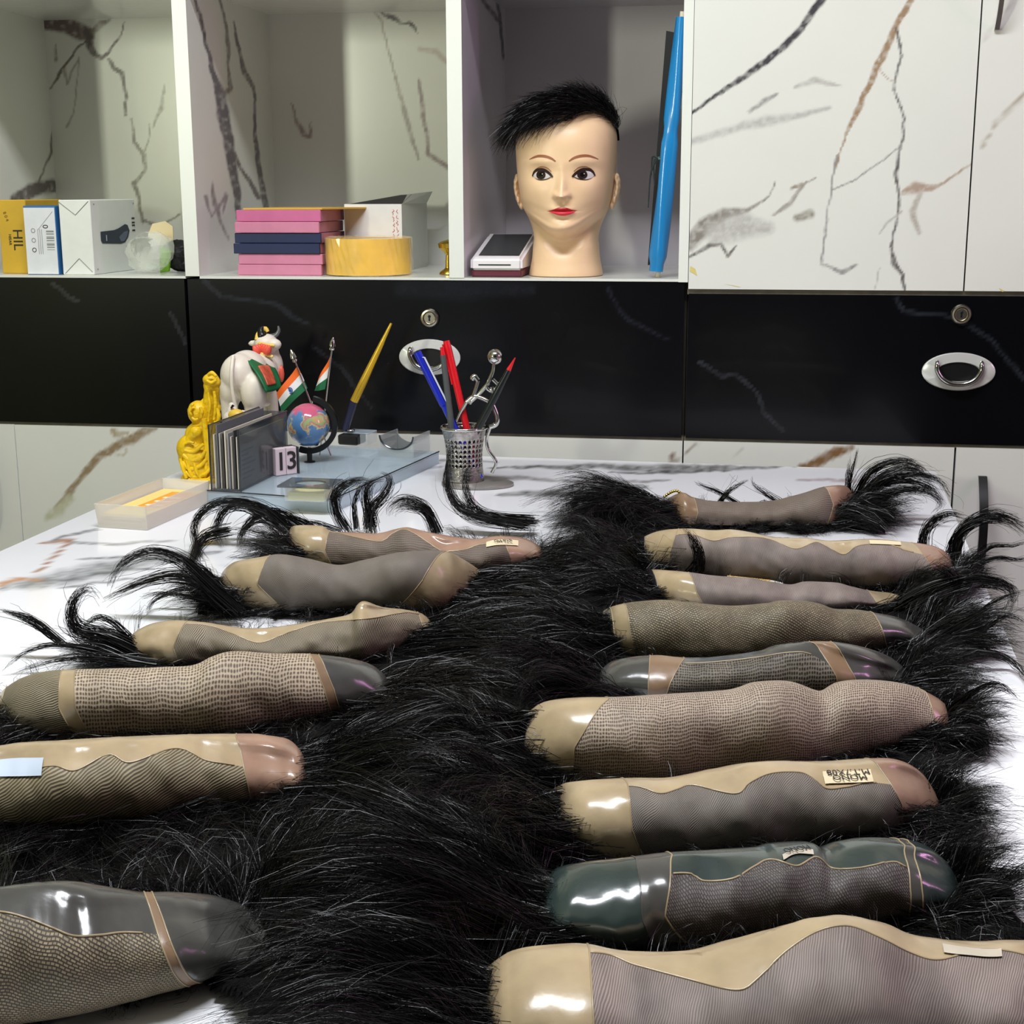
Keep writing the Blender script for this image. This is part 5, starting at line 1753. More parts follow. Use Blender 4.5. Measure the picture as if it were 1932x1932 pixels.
box('card_print', (cl_ * .30, cw_ * .10, zt - .0002), (cl_ * .88, cw_ * .62, zt + .0001), mat('card_orange', (238, 164, 50), .5), cdn, 0, CM)
for k in range(3):
    box('card_print', (cl_ * (.36 + .14 * k), cw_ * .16, zt + .0001), (cl_ * (.40 + .14 * k), cw_ * .52, zt + .0003), mat('card_white_ink', (250, 236, 214), .5), cdn, 0, CM)

# ---------------------------------------------------------- pen cup with stick man
u0 = tp(880, 918) + TE2 * .012
cxp = P(876, 860, Y=u0[1])[0]
cs = pxm(u0)
CUPZ = TZ + .006
ch_ = float(P(876, 806, Y=u0[1])[2] - CUPZ)
rcup = 40.5 * cs
M_STL = mat('etched_steel', (168, 164, 160), .24, metal=1., noise=.35, nscale=140, bump=.4, bscale=260)
PC = thing('pen_cup', 'pierced steel pen cup with a wire stick man on its stand', 'pen cup', (cxp, u0[1], TZ))
# stand plate
V = []; n = 48
for k in range(n):
    a = 2 * math.pi * k / n
    for f_, h in ((1, .0006), (1, .0035), (.86, .006), (0, .006)):
        V.append((cxp + .012 + math.cos(a) * .0455 * f_ * (1 + .10 * math.cos(a)), u0[1] + math.sin(a) * .034 * f_, TZ + h))
o = mesh_obj('stand_plate', V, grid_faces(n, 4, True), mat('plate_steel', (150, 146, 142), .38, metal=.6), PC); autosmooth(o, 40)
# pierced wall: cells with hexagonal holes, inner and outer skin by solidify
nu, nv = 26, 11
bmx = bmesh.new()


def cup_pt(u, v):
    a = 2 * math.pi * u / nu
    t2 = v / nv
    r_ = rcup * (.93 - .10 * math.sin(math.pi * min(t2 * 1.05, 1)) + .10 * t2 ** 3)
    return Vector((cxp + math.cos(a) * r_, u0[1] + math.sin(a) * r_, CUPZ + ch_ * t2))


cache = {}


def gv(u, v):
    key = (round(u % nu, 3), round(v, 3))
    if key not in cache:
        cache[key] = bmx.verts.new(cup_pt(u, v))
    return cache[key]


for i in range(nu):
    for j in range(nv):
        off = .5 if j % 2 else 0.0
        pierced = 3 <= j <= 8
        c4 = [gv(i + x, j + y) for x, y in ((0, 0), (.5, 0), (1, 0), (1, .5), (1, 1), (.5, 1), (0, 1), (0, .5))]
        if not pierced:
            bmx.faces.new(c4)
        else:
            rr2 = .34
            inn = [gv(i + .5 + rr2 * math.cos(a), j + .5 + rr2 * math.sin(a)) for a in (math.radians(q) for q in (225, 270, 315, 0, 45, 90, 135, 180))]
            for k in range(8):
                k2 = (k + 1) % 8
                bmx.faces.new((c4[k], c4[k2], inn[k2], inn[k]))
bmesh.ops.recalc_face_normals(bmx, faces=bmx.faces)
o = bm_obj('cup_wall', bmx, M_STL, PC)
md = o.modifiers.new('t', 'SOLIDIFY'); md.thickness = .0012
autosmooth(o, 45)
ring = [(cxp + math.cos(a) * rcup * 1.03, u0[1] + math.sin(a) * rcup * 1.03, CUPZ + ch_) for a in np.linspace(0, 2 * math.pi, 49)]
tube('cup_rim', ring, .0021, M_CHROME, PC, 10)
lathe('cup_floor', [(0, .0002), (rcup * .92, .0002), (rcup * .92, .0014), (0, .0014)], (cxp, u0[1], CUPZ), M_STL, PC, 32)
# stick man
my = u0[1] - .004
mp = lambda x, y, dd=0.0: P(x, y, Y=my + dd)
bm = bmesh.new(); ico(bm, mp(934, 673), .0095, 3); bm_obj('figure_head', bm, M_CHROME, PC, True)
for pts, r_ in (([(932, 685), (930, 700), (924, 715), (918, 730), (928, 738), (940, 728), (930, 716)], .0022), ([(922, 722), (905, 742), (886, 760)], .0022), ([(886, 762), (896, 738), (902, 718)], .0022), ([(902, 718), (895, 710), (890, 716)], .0030),
                ([(928, 730), (932, 745), (934, 752)], .0025), ([(880, 758), (895, 748), (915, 754), (930, 764)], .0024), ([(930, 764), (938, 785), (936, 800), (924, 806)], .0030), ([(880, 758), (868, 780), (862, 795)], .0022),
                ([(924, 808), (918, 830), (922, 850), (936, 872), (928, 892)], .0020)):
    tube('figure_limb', [mp(x, y, -.004) for x, y in pts], r_, M_CHROME, PC, 8, 24)
# pens
pen_y = u0[1]


def pen(label, tip, foot, segs, clip=None, dd=0.0, rad=.0042, extra=None):
    a, b = P(*tip, Y=pen_y + dd), P(*foot, Y=pen_y + dd)
    dirn = (b - a) / np.linalg.norm(b - a)
    L2 = (a[2] - (CUPZ + .004)) / -dirn[2]
    b = a + dirn * L2
    # keep the hidden foot inside the cup
    hx_, hy_ = b[0] - cxp, b[1] - u0[1]
    p_ = thing('pen', label, 'pen', b, 'pens in the steel cup')
    for nm, f0_, f1_, r0_, r1_, m_ in segs:
        tube(nm, [a + (b - a) * f0_, a + (b - a) * f1_], [r0_, r1_], m_, p_, 14)
    if clip:
        f0_, f1_, m_, off = clip
        tube('pen_clip', [a + (b - a) * f0_, a + (b - a) * f0_ + off, a + (b - a) * f1_ + off], .0011, m_, p_, 6)
    return p_


MB_, MBC = mat('pen_blue', (26, 40, 170), .25, coat=.4), mat('pen_clear_clip', (196, 200, 216), .15)
MGR, MRD, MBL = mat('pen_grey', (78, 82, 82), .35), mat('pen_red', (214, 22, 34), .28, coat=.4), mat('pen_black', (20, 26, 26), .3)
pen('blue ball pen with clear clip in the steel cup', (787, 664), (858, 806), [('pen_cap', 0, .42, .0052, .0050, MB_), ('pen_barrel', .42, 1, .0042, .0040, MB_)], (.04, .40, MBC, np.array([.007, -.004, .0])), -.006)
pen('grey pen with red end in the steel cup', (834, 655), (852, 806), [('pen_end', 0, .06, .0024, .0032, MRD), ('pen_barrel', .06, 1, .0036, .0046, MGR)], None, -.008)
pen('red capped pen standing tallest in the steel cup', (842, 643), (880, 806), [('pen_cap', 0, .05, .0040, .0047, MRD), ('pen_barrel', .05, .95, .0047, .0042, MRD)], (.03, .32, MRD, np.array([-.005, -.003, .001])), -.002)
pen('black fineliner with red tip in the steel cup', (972, 675), (903, 806), [('pen_tip', 0, .10, .0006, .0030, MRD), ('pen_barrel', .10, .30, .0032, .0046, MBL), ('pen_barrel', .30, 1, .0046, .0046, MBL)], None, -.014)

# ================================================================== HAIRPIECES
def tex_uv(name, rgb_a, rgb_b, kind, rough=.6, freq=900.0, angle=0.0, spec=.35, sheen=.0, mixn=.25, coat=0.0, bump=.35, thr=.5):
    """woven / knitted base material driven by the piece's own UVs (metres)"""
    if name in MATS:
        return MATS[name]
    m = bpy.data.materials.new(name)
    m.use_nodes = True
    nt = m.node_tree
    b = bsdf(m)
    b.inputs['Roughness'].default_value = rough
    b.inputs['Specular IOR Level'].default_value = spec
    b.inputs['Coat Weight'].default_value = coat
    b.inputs['Coat Roughness'].default_value = .12
    uv = nt.nodes.new('ShaderNodeUVMap'); uv.uv_map = 'UVMap'
    mp_ = nt.nodes.new('ShaderNodeMapping'); mp_.inputs['Rotation'].default_value = (0, 0, angle)
    nt.links.new(uv.outputs['UV'], mp_.inputs['Vector'])
    # gentle warp so the weave follows the cloth
    nzw = nt.nodes.new('ShaderNodeTexNoise'); nzw.inputs['Scale'].default_value = 45
    nt.links.new(uv.outputs['UV'], nzw.inputs['Vector'])
    vm = nt.nodes.new('ShaderNodeVectorMath'); vm.operation = 'MULTIPLY_ADD'
    vm.inputs[1].default_value = (.006, .006, 0)
    nt.links.new(nzw.outputs['Color'], vm.inputs[0]); nt.links.new(mp_.outputs['Vector'], vm.inputs[2])
    if kind == 'rib':
        t = nt.nodes.new('ShaderNodeTexWave'); t.wave_type = 'BANDS'; t.bands_direction = 'X'
        t.inputs['Scale'].default_value = freq * .314
        t.inputs['Distortion'].default_value = .6; t.inputs['Detail'].default_value = 1; t.inputs['Detail Scale'].default_value = 2
        nt.links.new(vm.outputs['Vector'], t.inputs['Vector']); fac = t.outputs['Fac']
    elif kind == 'dot':
        t = nt.nodes.new('ShaderNodeTexVoronoi'); t.inputs['Scale'].default_value = freq; t.inputs['Randomness'].default_value = .18
        nt.links.new(vm.outputs['Vector'], t.inputs['Vector'])
        r = nt.nodes.new('ShaderNodeMapRange'); r.inputs['From Min'].default_value = .22; r.inputs['From Max'].default_value = .5
        nt.links.new(t.outputs['Distance'], r.inputs['Value']); fac = r.outputs['Result']
    elif kind == 'knit':
        t = nt.nodes.new('ShaderNodeTexBrick'); t.inputs['Scale'].default_value = freq
        t.inputs['Color1'].default_value = (1, 1, 1, 1); t.inputs['Color2'].default_value = (.55, .55, .55, 1); t.inputs['Mortar'].default_value = (0, 0, 0, 1)
        t.inputs['Mortar Size'].default_value = .09; t.inputs['Mortar Smooth'].default_value = .6; t.inputs['Brick Width'].default_value = .55; t.inputs['Row Height'].default_value = .3
        nt.links.new(vm.outputs['Vector'], t.inputs['Vector']); fac = t.outputs['Color']
    else:   # fine gauze
        w1 = nt.nodes.new('ShaderNodeTexWave'); w1.bands_direction = 'X'; w1.inputs['Scale'].default_value = freq * .314; w1.inputs['Distortion'].default_value = .8
        w2 = nt.nodes.new('ShaderNodeTexWave'); w2.bands_direction = 'Y'; w2.inputs['Scale'].default_value = freq * .24; w2.inputs['Distortion'].default_value = .8
        nt.links.new(vm.outputs['Vector'], w1.inputs['Vector']); nt.links.new(vm.outputs['Vector'], w2.inputs['Vector'])
        mm = nt.nodes.new('ShaderNodeMath'); mm.operation = 'MULTIPLY'
        nt.links.new(w1.outputs['Fac'], mm.inputs[0]); nt.links.new(w2.outputs['Fac'], mm.inputs[1]); fac = mm.outputs['Value']
    n2 = nt.nodes.new('ShaderNodeTexNoise'); n2.inputs['Scale'].default_value = 38; n2.inputs['Detail'].default_value = 6
    nt.links.new(uv.outputs['UV'], n2.inputs['Vector'])
    mx = nt.nodes.new('ShaderNodeMix'); mx.data_type = 'RGBA'
    mx.inputs[6].default_value = lin(rgb_a); mx.inputs[7].default_value = lin(rgb_b)
    nt.links.new(fac, mx.inputs[0])
    mr_ = nt.nodes.new('ShaderNodeMapRange'); mr_.inputs['From Min'].default_value = .32; mr_.inputs['From Max'].default_value = .68
    mr_.inputs['To Min'].default_value = 1 - mixn; mr_.inputs['To Max'].default_value = 1.0
    nt.links.new(n2.outputs['Fac'], mr_.inputs['Value'])
    m3 = nt.nodes.new('ShaderNodeMix'); m3.data_type = 'RGBA'; m3.blend_type = 'MULTIPLY'; m3.inputs[0].default_value = 1
    nt.links.new(mx.outputs[2], m3.inputs[6]); nt.links.new(mr_.outputs['Result'], m3.inputs[7])
    nt.links.new(m3.outputs[2], b.inputs['Base Color'])
    bp = nt.nodes.new('ShaderNodeBump'); bp.inputs['Strength'].default_value = bump; bp.inputs['Distance'].default_value = .0006
    nt.links.new(fac, bp.inputs['Height']); nt.links.new(bp.outputs['Normal'], b.inputs['Normal'])
    MATS[name] = m
    return m


def pu(name, rgb, rough=.26, coat=.5):
    return mat(name, rgb, rough, spec=.5, coat=coat, noise=.14, nscale=55, bump=.22, bscale=70, croug=.2)


PUT = pu('base_tan', (172, 152, 120)); PUP = pu('base_tan_pink', (158, 126, 106)); PUG = pu('base_grey', (72, 71, 68), .2, .7); PUT2 = pu('base_tan_dull', (160, 142, 112), .35, .3)
PUE = pu('base_green', (46, 58, 56), .16, .9); PUB = pu('base_brown_strip', (132, 106, 82), .35, .3); PUW = pu('base_pale', (196, 186, 168), .3, .4); PUD = pu('base_dark_rim', (44, 42, 44), .25, .5)
LF = tex_uv('lace_fine', (96, 84, 76), (150, 134, 118), 'gauze', freq=900)
LF2 = tex_uv('lace_fine_mauve', (114, 100, 95), (158, 144, 136), 'rib', freq=950, angle=.35, bump=.2, mixn=.5)
LFG = tex_uv('lace_fine_grey', (82, 76, 71), (140, 130, 119), 'rib', freq=1250, angle=.9, bump=.25)
LR = tex_uv('lace_ribbed', (68, 61, 54), (166, 152, 128), 'rib', freq=850, angle=.5)
LR2 = tex_uv('lace_ribbed_olive', (76, 68, 52), (168, 154, 122), 'rib', freq=800, angle=1.15)
LD = tex_uv('lace_dotted', (92, 80, 67), (190, 172, 148), 'dot', freq=470)
LD2 = tex_uv('lace_dotted_small', (90, 78, 69), (182, 164, 145), 'dot', freq=680)
LK = tex_uv('lace_knit', (68, 61, 50), (166, 151, 122), 'knit', freq=260, angle=.3)
LB_ = tex_uv('lace_black_coarse', (38, 34, 30), (128, 118, 104), 'dot', freq=560, mixn=.5)
LS = tex_uv('lace_striped', (56, 52, 46), (176, 162, 132), 'rib', freq=950, angle=1.45)
LH = tex_uv('lace_herringbone', (58, 54, 53), (120, 111, 106), 'knit', freq=330, angle=.8)

HAIR = M_HAIR
HAIRB = mat('hair_brown_black', (16, 12, 10), .34, spec=.36)
ZB = TZ + .006
HM_RES = .003
HM_O = np.array([-0.95, -1.75]); HM_N = (520, 600)
HMAP = np.zeros(HM_N)
TOUP = []


def stamp(V):
    ij = np.floor((V[:, :2] - HM_O) / HM_RES).astype(int)
    ok_ = (ij[:, 0] >= 0) & (ij[:, 1] >= 0) & (ij[:, 0] < HM_N[0]) & (ij[:, 1] < HM_N[1])
    np.maximum.at(HMAP, (ij[ok_, 0], ij[ok_, 1]), V[ok_, 2])


def toupee(name_label, top, bot, depth, bands, seam=None, strip=None, wrinkle=.0022, seed=0, z0=ZB, hair=HAIR, ridge=.48, under=.5, folds=(), group='hairpieces laid in rows on the desk'):
    """top / bot: silhouette and resting line in the photo. bands: [(material, (x_bottom, x_mid, x_top) right boundary, part name)]"""
    depth = depth * .60
    top = np.array(top, float); bot = np.array(bot, float)
    xl, xr = min(top[0, 0], bot[0, 0]), max(top[-1, 0], bot[-1, 0])
    ct = catmull(top, 240); cb = catmull(bot, 160)
    xs_t, ys_t = np.maximum.accumulate(ct[:, 0]), ct[:, 1]
    xs_b, ys_b = np.maximum.accumulate(cb[:, 0]), cb[:, 1]
    cl, cr2 = P(bot[0, 0], bot[:, 1].max(), Z=z0), P(bot[-1, 0], bot[-1, 1], Z=z0)
    bd = P(xr, np.interp(xr - .12 * (xr - xl), xs_b, ys_b), Z=z0) - P(xl, np.interp(xl + .12 * (xr - xl), xs_b, ys_b), Z=z0)
    bd[2] = 0; bd /= np.linalg.norm(bd)
    nn = np.array([-bd[1], bd[0], 0])          # away from the room
    NT = 240
    ug = np.linspace(0, 1, NT)
    xp = xl + (xr - xl) * ug
    yb = np.interp(xp, xs_b, ys_b); yt = np.minimum(np.interp(xp, xs_t, ys_t), yb - 1)
    yb = yb + .13 * (yb - yt)
    d_c = np.array([ray(x, y) for x, y in zip(xp, yb)])
    Cb = CAM + d_c * ((z0 - CAM[2]) / d_c[:, 2])[:, None]
    dr0 = depth * ridge
    endf = np.clip(np.minimum(ug, 1 - ug) / .05, 0, 1) ** .5
    dr_ = dr0 * (.35 + .65 * endf)
    d_t = np.array([ray(x, y) for x, y in zip(xp, yt)])
    # vertical plane through Cb + nn*dr
    num = ((Cb + nn * dr_[:, None] - CAM) @ nn)
    Rg = CAM + d_t * (num / (d_t @ nn))[:, None]
    h = np.maximum(Rg[:, 2] - z0, .0012)
    bk = depth * (1 - ridge) * (.35 + .65 * endf)

    def surf(u, v):
        """u,v arrays in 0..1 -> points; v=0 resting line, .5 ridge, 1 behind"""
        f = np.clip(u, 0, 1) * (NT - 1)
        k = np.minimum(f.astype(int), NT - 2); t = (f - k)[:, None]
        cb_ = Cb[k] * (1 - t) + Cb[k + 1] * t
        rg_ = Rg[k] * (1 - t) + Rg[k + 1] * t
        hh = h[k] * (1 - t[:, 0]) + h[k + 1] * t[:, 0]
        bb = bk[k] * (1 - t[:, 0]) + bk[k + 1] * t[:, 0]
        th_ = v * math.pi
        fr = v <= .5
        ph_ = 2 * math.pi * np.minimum(v, .5)
        s_ = np.where(fr, (1 - np.sin(ph_)) * np.where(v < .25, under, 1.0), 1.0)      # rolled front: bulges over its foot
        xy = cb_[:, :2] + (rg_[:, :2] - cb_[:, :2]) * s_[:, None] + np.where(fr, 0, -np.cos(th_) * bb)[:, None] * nn[:2]
        z = z0 + hh * np.where(fr, .5 * (1 - np.cos(ph_)), np.abs(np.sin(th_)) ** .86)
        p = np.column_stack([xy, z])
        e_ = np.clip(np.minimum(u, 1 - u) / .06, 0, 1)
        w_ = wrinkle * e_ * np.clip(np.sin(th_) * 1.6, 0, 1)
        nz = fbm(u * 9 + v * 2.0, v * 3.2 - u * 3, seed, 3) + .8 * vnoise(u * 5 - v * 4, v * 2.4 + u * 6, seed + 40)
        w_ = w_ * 1.7
        p[:, :2] -= nn[:2] * (nz * w_)[:, None]
        p[:, 2] += nz * w_ * .40 * np.where(np.abs(v - .5) < .09, .25, 1)
        for fu, fv, ru, rv, am in folds:
            g = np.exp(-((u - fu) / ru) ** 2 - ((v - fv) / rv) ** 2) * am
            p[:, :2] -= nn[:2] * g[:, None]
        if vs_u is not None:
            vsu = np.interp(u, ug, vs_u)
            g = np.exp(-((v - (vsu + .055)) / .05) ** 2) * np.clip((.5 - vsu) / .14, 0, 1) * .0065 * e_
            p[:, :2] += nn[:2] * g[:, None]
        p[:, 2] = np.maximum(p[:, 2], z0 - .003)
        return p

    vs_u = None
    if seam is not None:
        sm = catmull(np.array(seam, float), 160)
        sy = np.interp(xp, np.maximum.accumulate(sm[:, 0]), sm[:, 1])
        # find v with that photo row
        vv = np.linspace(0.02, .5, 40)
        out = np.zeros(NT)
        for i in range(NT):
            pts = surf(np.full(40, ug[i]), vv)
            yy = proj(pts)[:, 1]
            out[i] = np.interp(-sy[i], np.maximum.accumulate(-yy), vv)
        vs_u = np.clip(out, .06, .56)
    root = thing('hairpiece', name_label, 'hairpiece', (Cb[NT // 2] + nn * depth / 2) * np.array([1, 1, 0]) + np.array([0, 0, TZ]), group)
    prev = lambda v: np.zeros_like(v)
    lenm = np.linalg.norm(Cb[-1] - Cb[0])
    arcm = 1.25 * (h.max() + depth * .5)
    for bi, (m_, bx, pname) in enumerate(bands):
        if bx is None:
            cur = lambda v: np.ones_like(v)
        else:
            ub = [(x - xl) / (xr - xl) for x in bx]
            cur = (lambda ub: lambda v: np.interp(v, [0, .13, .28, .5, 1.0], [ub[0], ub[0] * .75 + ub[1] * .25, ub[1], ub[2], ub[2]]))(ub)
        wd = float(np.mean(cur(np.array([.2, .4])) - prev(np.array([.2, .4]))))
        nu_ = max(4, int(wd * 120)); nv_ = 44
        lace = 'lace' in m_.name
        parts = [(0, 1, m_, pname)] if not (lace and vs_u is not None) else [(0, 'seam', m_, pname), ('seam', 1, strip or PUT, 'side_strip')]
        for va, vb, mm_, pn in parts:
            jj = np.linspace(0, 1, nv_ if va == 0 and vb == 1 else nv_ // 2 + 6)
            I, J = np.meshgrid(np.linspace(0, 1, nu_), jj, indexing='ij')
            I, J = I.ravel(), J.ravel()
            # first guess of v, then u from the band borders, then exact seam
            u_mid = prev(np.full_like(I, .3)) * (1 - I) + cur(np.full_like(I, .3)) * I
            for _ in range(3):
                s_u = np.interp(u_mid, ug, vs_u) if vs_u is not None else np.zeros_like(I)
                lo_v = 0 if va == 0 else s_u
                hi_v = s_u if vb == 'seam' else 1.0
                v_ = lo_v + (hi_v - lo_v) * J
                u_mid = prev(v_) * (1 - I) + cur(v_) * I
            pts = surf(u_mid, v_)
            # cloth panels sit a hair lower than the sealed bands
            me = np_mesh(pn, pts, grid_faces_np(nu_, len(jj))[:, ::-1])
            uvl = me.uv_layers.new(name='UVMap')
            li = np.zeros(len(me.loops), dtype=np.int32)
            me.loops.foreach_get('vertex_index', li)
            uvs = np.column_stack([u_mid * lenm, v_ * arcm])[li]
            uvl.data.foreach_set('uv', uvs.astype(np.float32).ravel())
            link_mesh(pn, me, mm_, root, True)
            stamp(pts)
            if va == 0 and vb == 'seam':
                I2 = np.linspace(0, 1, nu_)
        # bead along the border between bands
        if bx is not None:
            v_ = np.linspace(.02, .7, 40)
            bp_ = surf(cur(v_), v_)
            V, F = tube_pts(bp_, .00045, 6)
            mesh_obj('border_bead', V, F, PUT2 if m_ not in (PUD, PUE) else PUG, root, True)
        prev = cur
    if vs_u is not None:
        u0_ = 0.0
        ub0 = [(x - xl) / (xr - xl) for x in bands[0][1]][2] if 'lace' not in bands[0][0].name else 0.02
        lbs = [i for i, q in enumerate(bands) if 'lace' in q[0].name]
        u1_ = .98 if bands[lbs[-1]][1] is None else (bands[lbs[-1]][1][2] - xl) / (xr - xl)
        ub0 = 0.02 if lbs[0] == 0 else (bands[lbs[0] - 1][1][2] - xl) / (xr - xl)
        uu = np.linspace(ub0, u1_, 90)
        bp_ = surf(uu, np.interp(uu, ug, vs_u))
        V, F = tube_pts(bp_, .0006, 6)
        mesh_obj('seam_bead', V, F, PUT if strip not in (PUE, PUG) else PUT2, root, True)
    T_ = dict(root=root, surf=surf, bd=bd, nn=nn, h=h, len=lenm, Cb=Cb, depth=depth, hair=hair, mid=Cb[NT // 2], seed=seed)
    TOUP.append(T_)
    return T_


def label_patch(T_, u0, u1, v0, v1, material, lines=(), name='size_label', size=.006):
    n, m_ = 14, 8
    I, J = np.meshgrid(np.linspace(u0, u1, n), np.linspace(v0, v1, m_), indexing='ij')
    p = T_['surf'](I.ravel(), J.ravel()) + np.array([0, -.0008, .0008])
    o = mesh_obj(name, p, [f[::-1] for f in grid_faces(n, m_)], material, T_['root'], True)
    for k, s_ in enumerate(lines):
        vv = v0 + (v1 - v0) * (.50 if len(lines) == 1 else .24 + .50 * k)
        c_ = T_['surf'](np.array([(u0 + u1) / 2]), np.array([vv]))[0]
        a_ = T_['surf'](np.array([u0 + .01]), np.array([vv]))[0]; b_ = T_['surf'](np.array([u1 - .01]), np.array([vv]))[0]
        up2 = T_['surf'](np.array([(u0 + u1) / 2]), np.array([vv + .03]))[0] - c_
        ex = (b_ - a_) / np.linalg.norm(b_ - a_)
        up2 -= ex * (up2 @ ex); up2 /= np.linalg.norm(up2)
        nz = np.cross(ex, up2)
        # the label is read from the far side of the desk
        text_obj('label_text', s_, frame_M(c_ + nz * .0016 + np.array([0, 0, .0003]), -ex, -up2, nz), size, M_INK, o, .0001)
    return o


# ---- left row, far to near
L6 = toupee('tan-ended hairpiece with fine lace lying closest to the card rack', [(544, 1004), (548, 996), (561, 992), (606, 994), (623, 1003), (673, 1006), (714, 1007), (760, 997), (780, 999), (818, 1007), (859, 1014), (900, 1018), (938, 1012), (983, 1016), (1012, 1028), (1025, 1045), (1028, 1060)],
            [(544, 1012), (556, 1062), (640, 1072), (760, 1078), (900, 1080), (970, 1073), (1028, 1064)], .085,
            [(PUT, (632, 614, 622), 'front_band'), (LF, (971, 962, 944), 'lace_panel'), (PUP, None, 'rear_band')],
            [(544, 1004), (623, 1003), (673, 1014), (718, 1022), (739, 1008), (760, 999), (784, 1008), (830, 1039), (850, 1041), (880, 1037), (905, 1028), (938, 1029), (1028, 1040)], PUP, seed=1)
L5 = toupee('hairpiece with wide tan ends and plain grey lace, second from the card rack', [(413, 1108), (416, 1085), (440, 1062), (490, 1052), (530, 1047), (580, 1055), (638, 1067), (690, 1057), (760, 1042), (835, 1040), (870, 1055), (900, 1075), (913, 1087)],
            [(413, 1112), (436, 1137), (540, 1146), (650, 1148), (800, 1146), (871, 1128), (913, 1090)], .085,
            [(PUT, (540, 487, 508), 'front_band'), (LFG, (738, 797, 840), 'lace_panel'), (PUT2, None, 'rear_band')], seed=2)
L4 = toupee('crumpled hairpiece with dark ribbed lace and a curled-up tan flap', [(245, 1212), (250, 1196), (290, 1179), (335, 1174), (390, 1178), (440, 1186), (495, 1188), (560, 1180), (620, 1170), (662, 1160), (675, 1142), (690, 1136), (722, 1148), (760, 1153), (800, 1162), (822, 1186)],
            [(245, 1222), (264, 1250), (400, 1254), (560, 1250), (680, 1242), (750, 1222), (822, 1192)], .08,
            [(PUT, (343, 328, 352), 'front_band'), (LR, (800, 800, 790), 'lace_panel'), (PUT, None, 'rear_band')],
            [(245, 1190), (352, 1178), (400, 1182), (440, 1196), (490, 1214), (540, 1196), (600, 1176), (640, 1172), (700, 1168), (780, 1156), (822, 1186)], PUT, wrinkle=.004, seed=3)
L3 = toupee('long hairpiece with dotted lace between narrow tan strips', [(-10, 1335), (-4, 1312), (40, 1282), (100, 1268), (200, 1264), (330, 1261), (370, 1256), (400, 1241), (440, 1232), (520, 1237), (600, 1238), (680, 1250), (720, 1270), (738, 1295), (741, 1316)],
            [(-10, 1342), (20, 1372), (60, 1386), (200, 1390), (400, 1380), (560, 1356), (700, 1334), (741, 1322)], .085,
            [(PUT, (12, 2, 10), 'edge_strip'), (LS, (150, 116, 116), 'lace_stripe'), (PUT, (176, 148, 142), 'front_band'), (LD, (628, 614, 585), 'lace_panel'), (PUB, (645, 632, 602), 'rear_strip'), (PUG, None, 'rear_band')], ridge=.46, seed=4, hair=HAIRB)
L2 = toupee('wide hairpiece with tan rear half and olive ribbed lace', [(-70, 1440), (-60, 1424), (0, 1412), (80, 1405), (180, 1398), (300, 1393), (440, 1391), (520, 1398), (560, 1415), (580, 1450), (586, 1488)],
            [(-70, 1560), (100, 1566), (250, 1552), (400, 1530), (480, 1520), (560, 1512), (586, 1500)], .10,
            [(LR2, (478, 468, 445), 'lace_panel'), (PUP, None, 'rear_band')],
            [(-70, 1492), (0, 1472), (60, 1455), (110, 1447), (150, 1456), (210, 1425), (250, 1441), (320, 1415), (355, 1417), (390, 1436), (445, 1446), (586, 1470)], PUT, wrinkle=.0035, ridge=.46, seed=5)
L1 = toupee('hairpiece with glossy grey rim and knitted brown base', [(-90, 1705), (-80, 1692), (0, 1680), (80, 1669), (150, 1670), (260, 1690), (330, 1692), (400, 1700), (450, 1720), (490, 1755), (509, 1795)],
            [(-90, 1962), (0, 1938), (150, 1914), (300, 1880), (380, 1858), (430, 1834), (509, 1802)], .10,
            [(LK, (362, 322, 275), 'lace_panel'), (PUB, (384, 342, 290), 'rear_strip'), (PUG, None, 'rear_band')],
            [(-90, 1730), (0, 1722), (60, 1735), (110, 1755), (150, 1770), (200, 1768), (275, 1764), (509, 1790)], PUG, ridge=.55, under=.5, seed=6)
# ---- right row, far to near
R9 = toupee('short hairpiece with pinkish end and a gold bead chain', [(1248, 962), (1254, 947), (1287, 930), (1309, 939), (1345, 946), (1397, 948), (1455, 946), (1494, 937), (1521, 930), (1556, 919), (1591, 916), (1612, 926), (1618, 950)],
            [(1248, 968), (1270, 982), (1310, 988), (1450, 990), (1550, 988), (1600, 974), (1618, 960)], .075,
            [(PUB, (1309, 1316, 1309), 'front_band'), (LF, (1560, 1570, 1556), 'lace_panel'), (PUP, None, 'rear_band')], seed=7)
R8 = toupee('hairpiece with yellowish tan band and wavy pale lace beside the slim one', [(1203, 1034), (1210, 1017), (1243, 1003), (1292, 998), (1345, 1001), (1380, 1000), (1415, 1005), (1459, 1014), (1521, 1016), (1565, 1021), (1631, 1019), (1697, 1023), (1755, 1030), (1786, 1043), (1801, 1065), (1803, 1084)],
            [(1203, 1042), (1225, 1072), (1340, 1092), (1500, 1104), (1650, 1106), (1770, 1102), (1803, 1090)], .09,
            [(PUD, (1226, 1215, 1216), 'edge_strip'), (PUT, (1268, 1264, 1280), 'front_band'), (LF2, (1757, 1754, 1722), 'lace_panel'), (PUP, None, 'rear_band')],
            [(1203, 1020), (1281, 1009), (1309, 1010), (1345, 1021), (1380, 1014), (1446, 1016), (1499, 1036), (1539, 1023), (1569, 1038), (1591, 1047), (1618, 1030), (1671, 1027), (1722, 1043), (1803, 1060)], PUT, wrinkle=.003, seed=8)
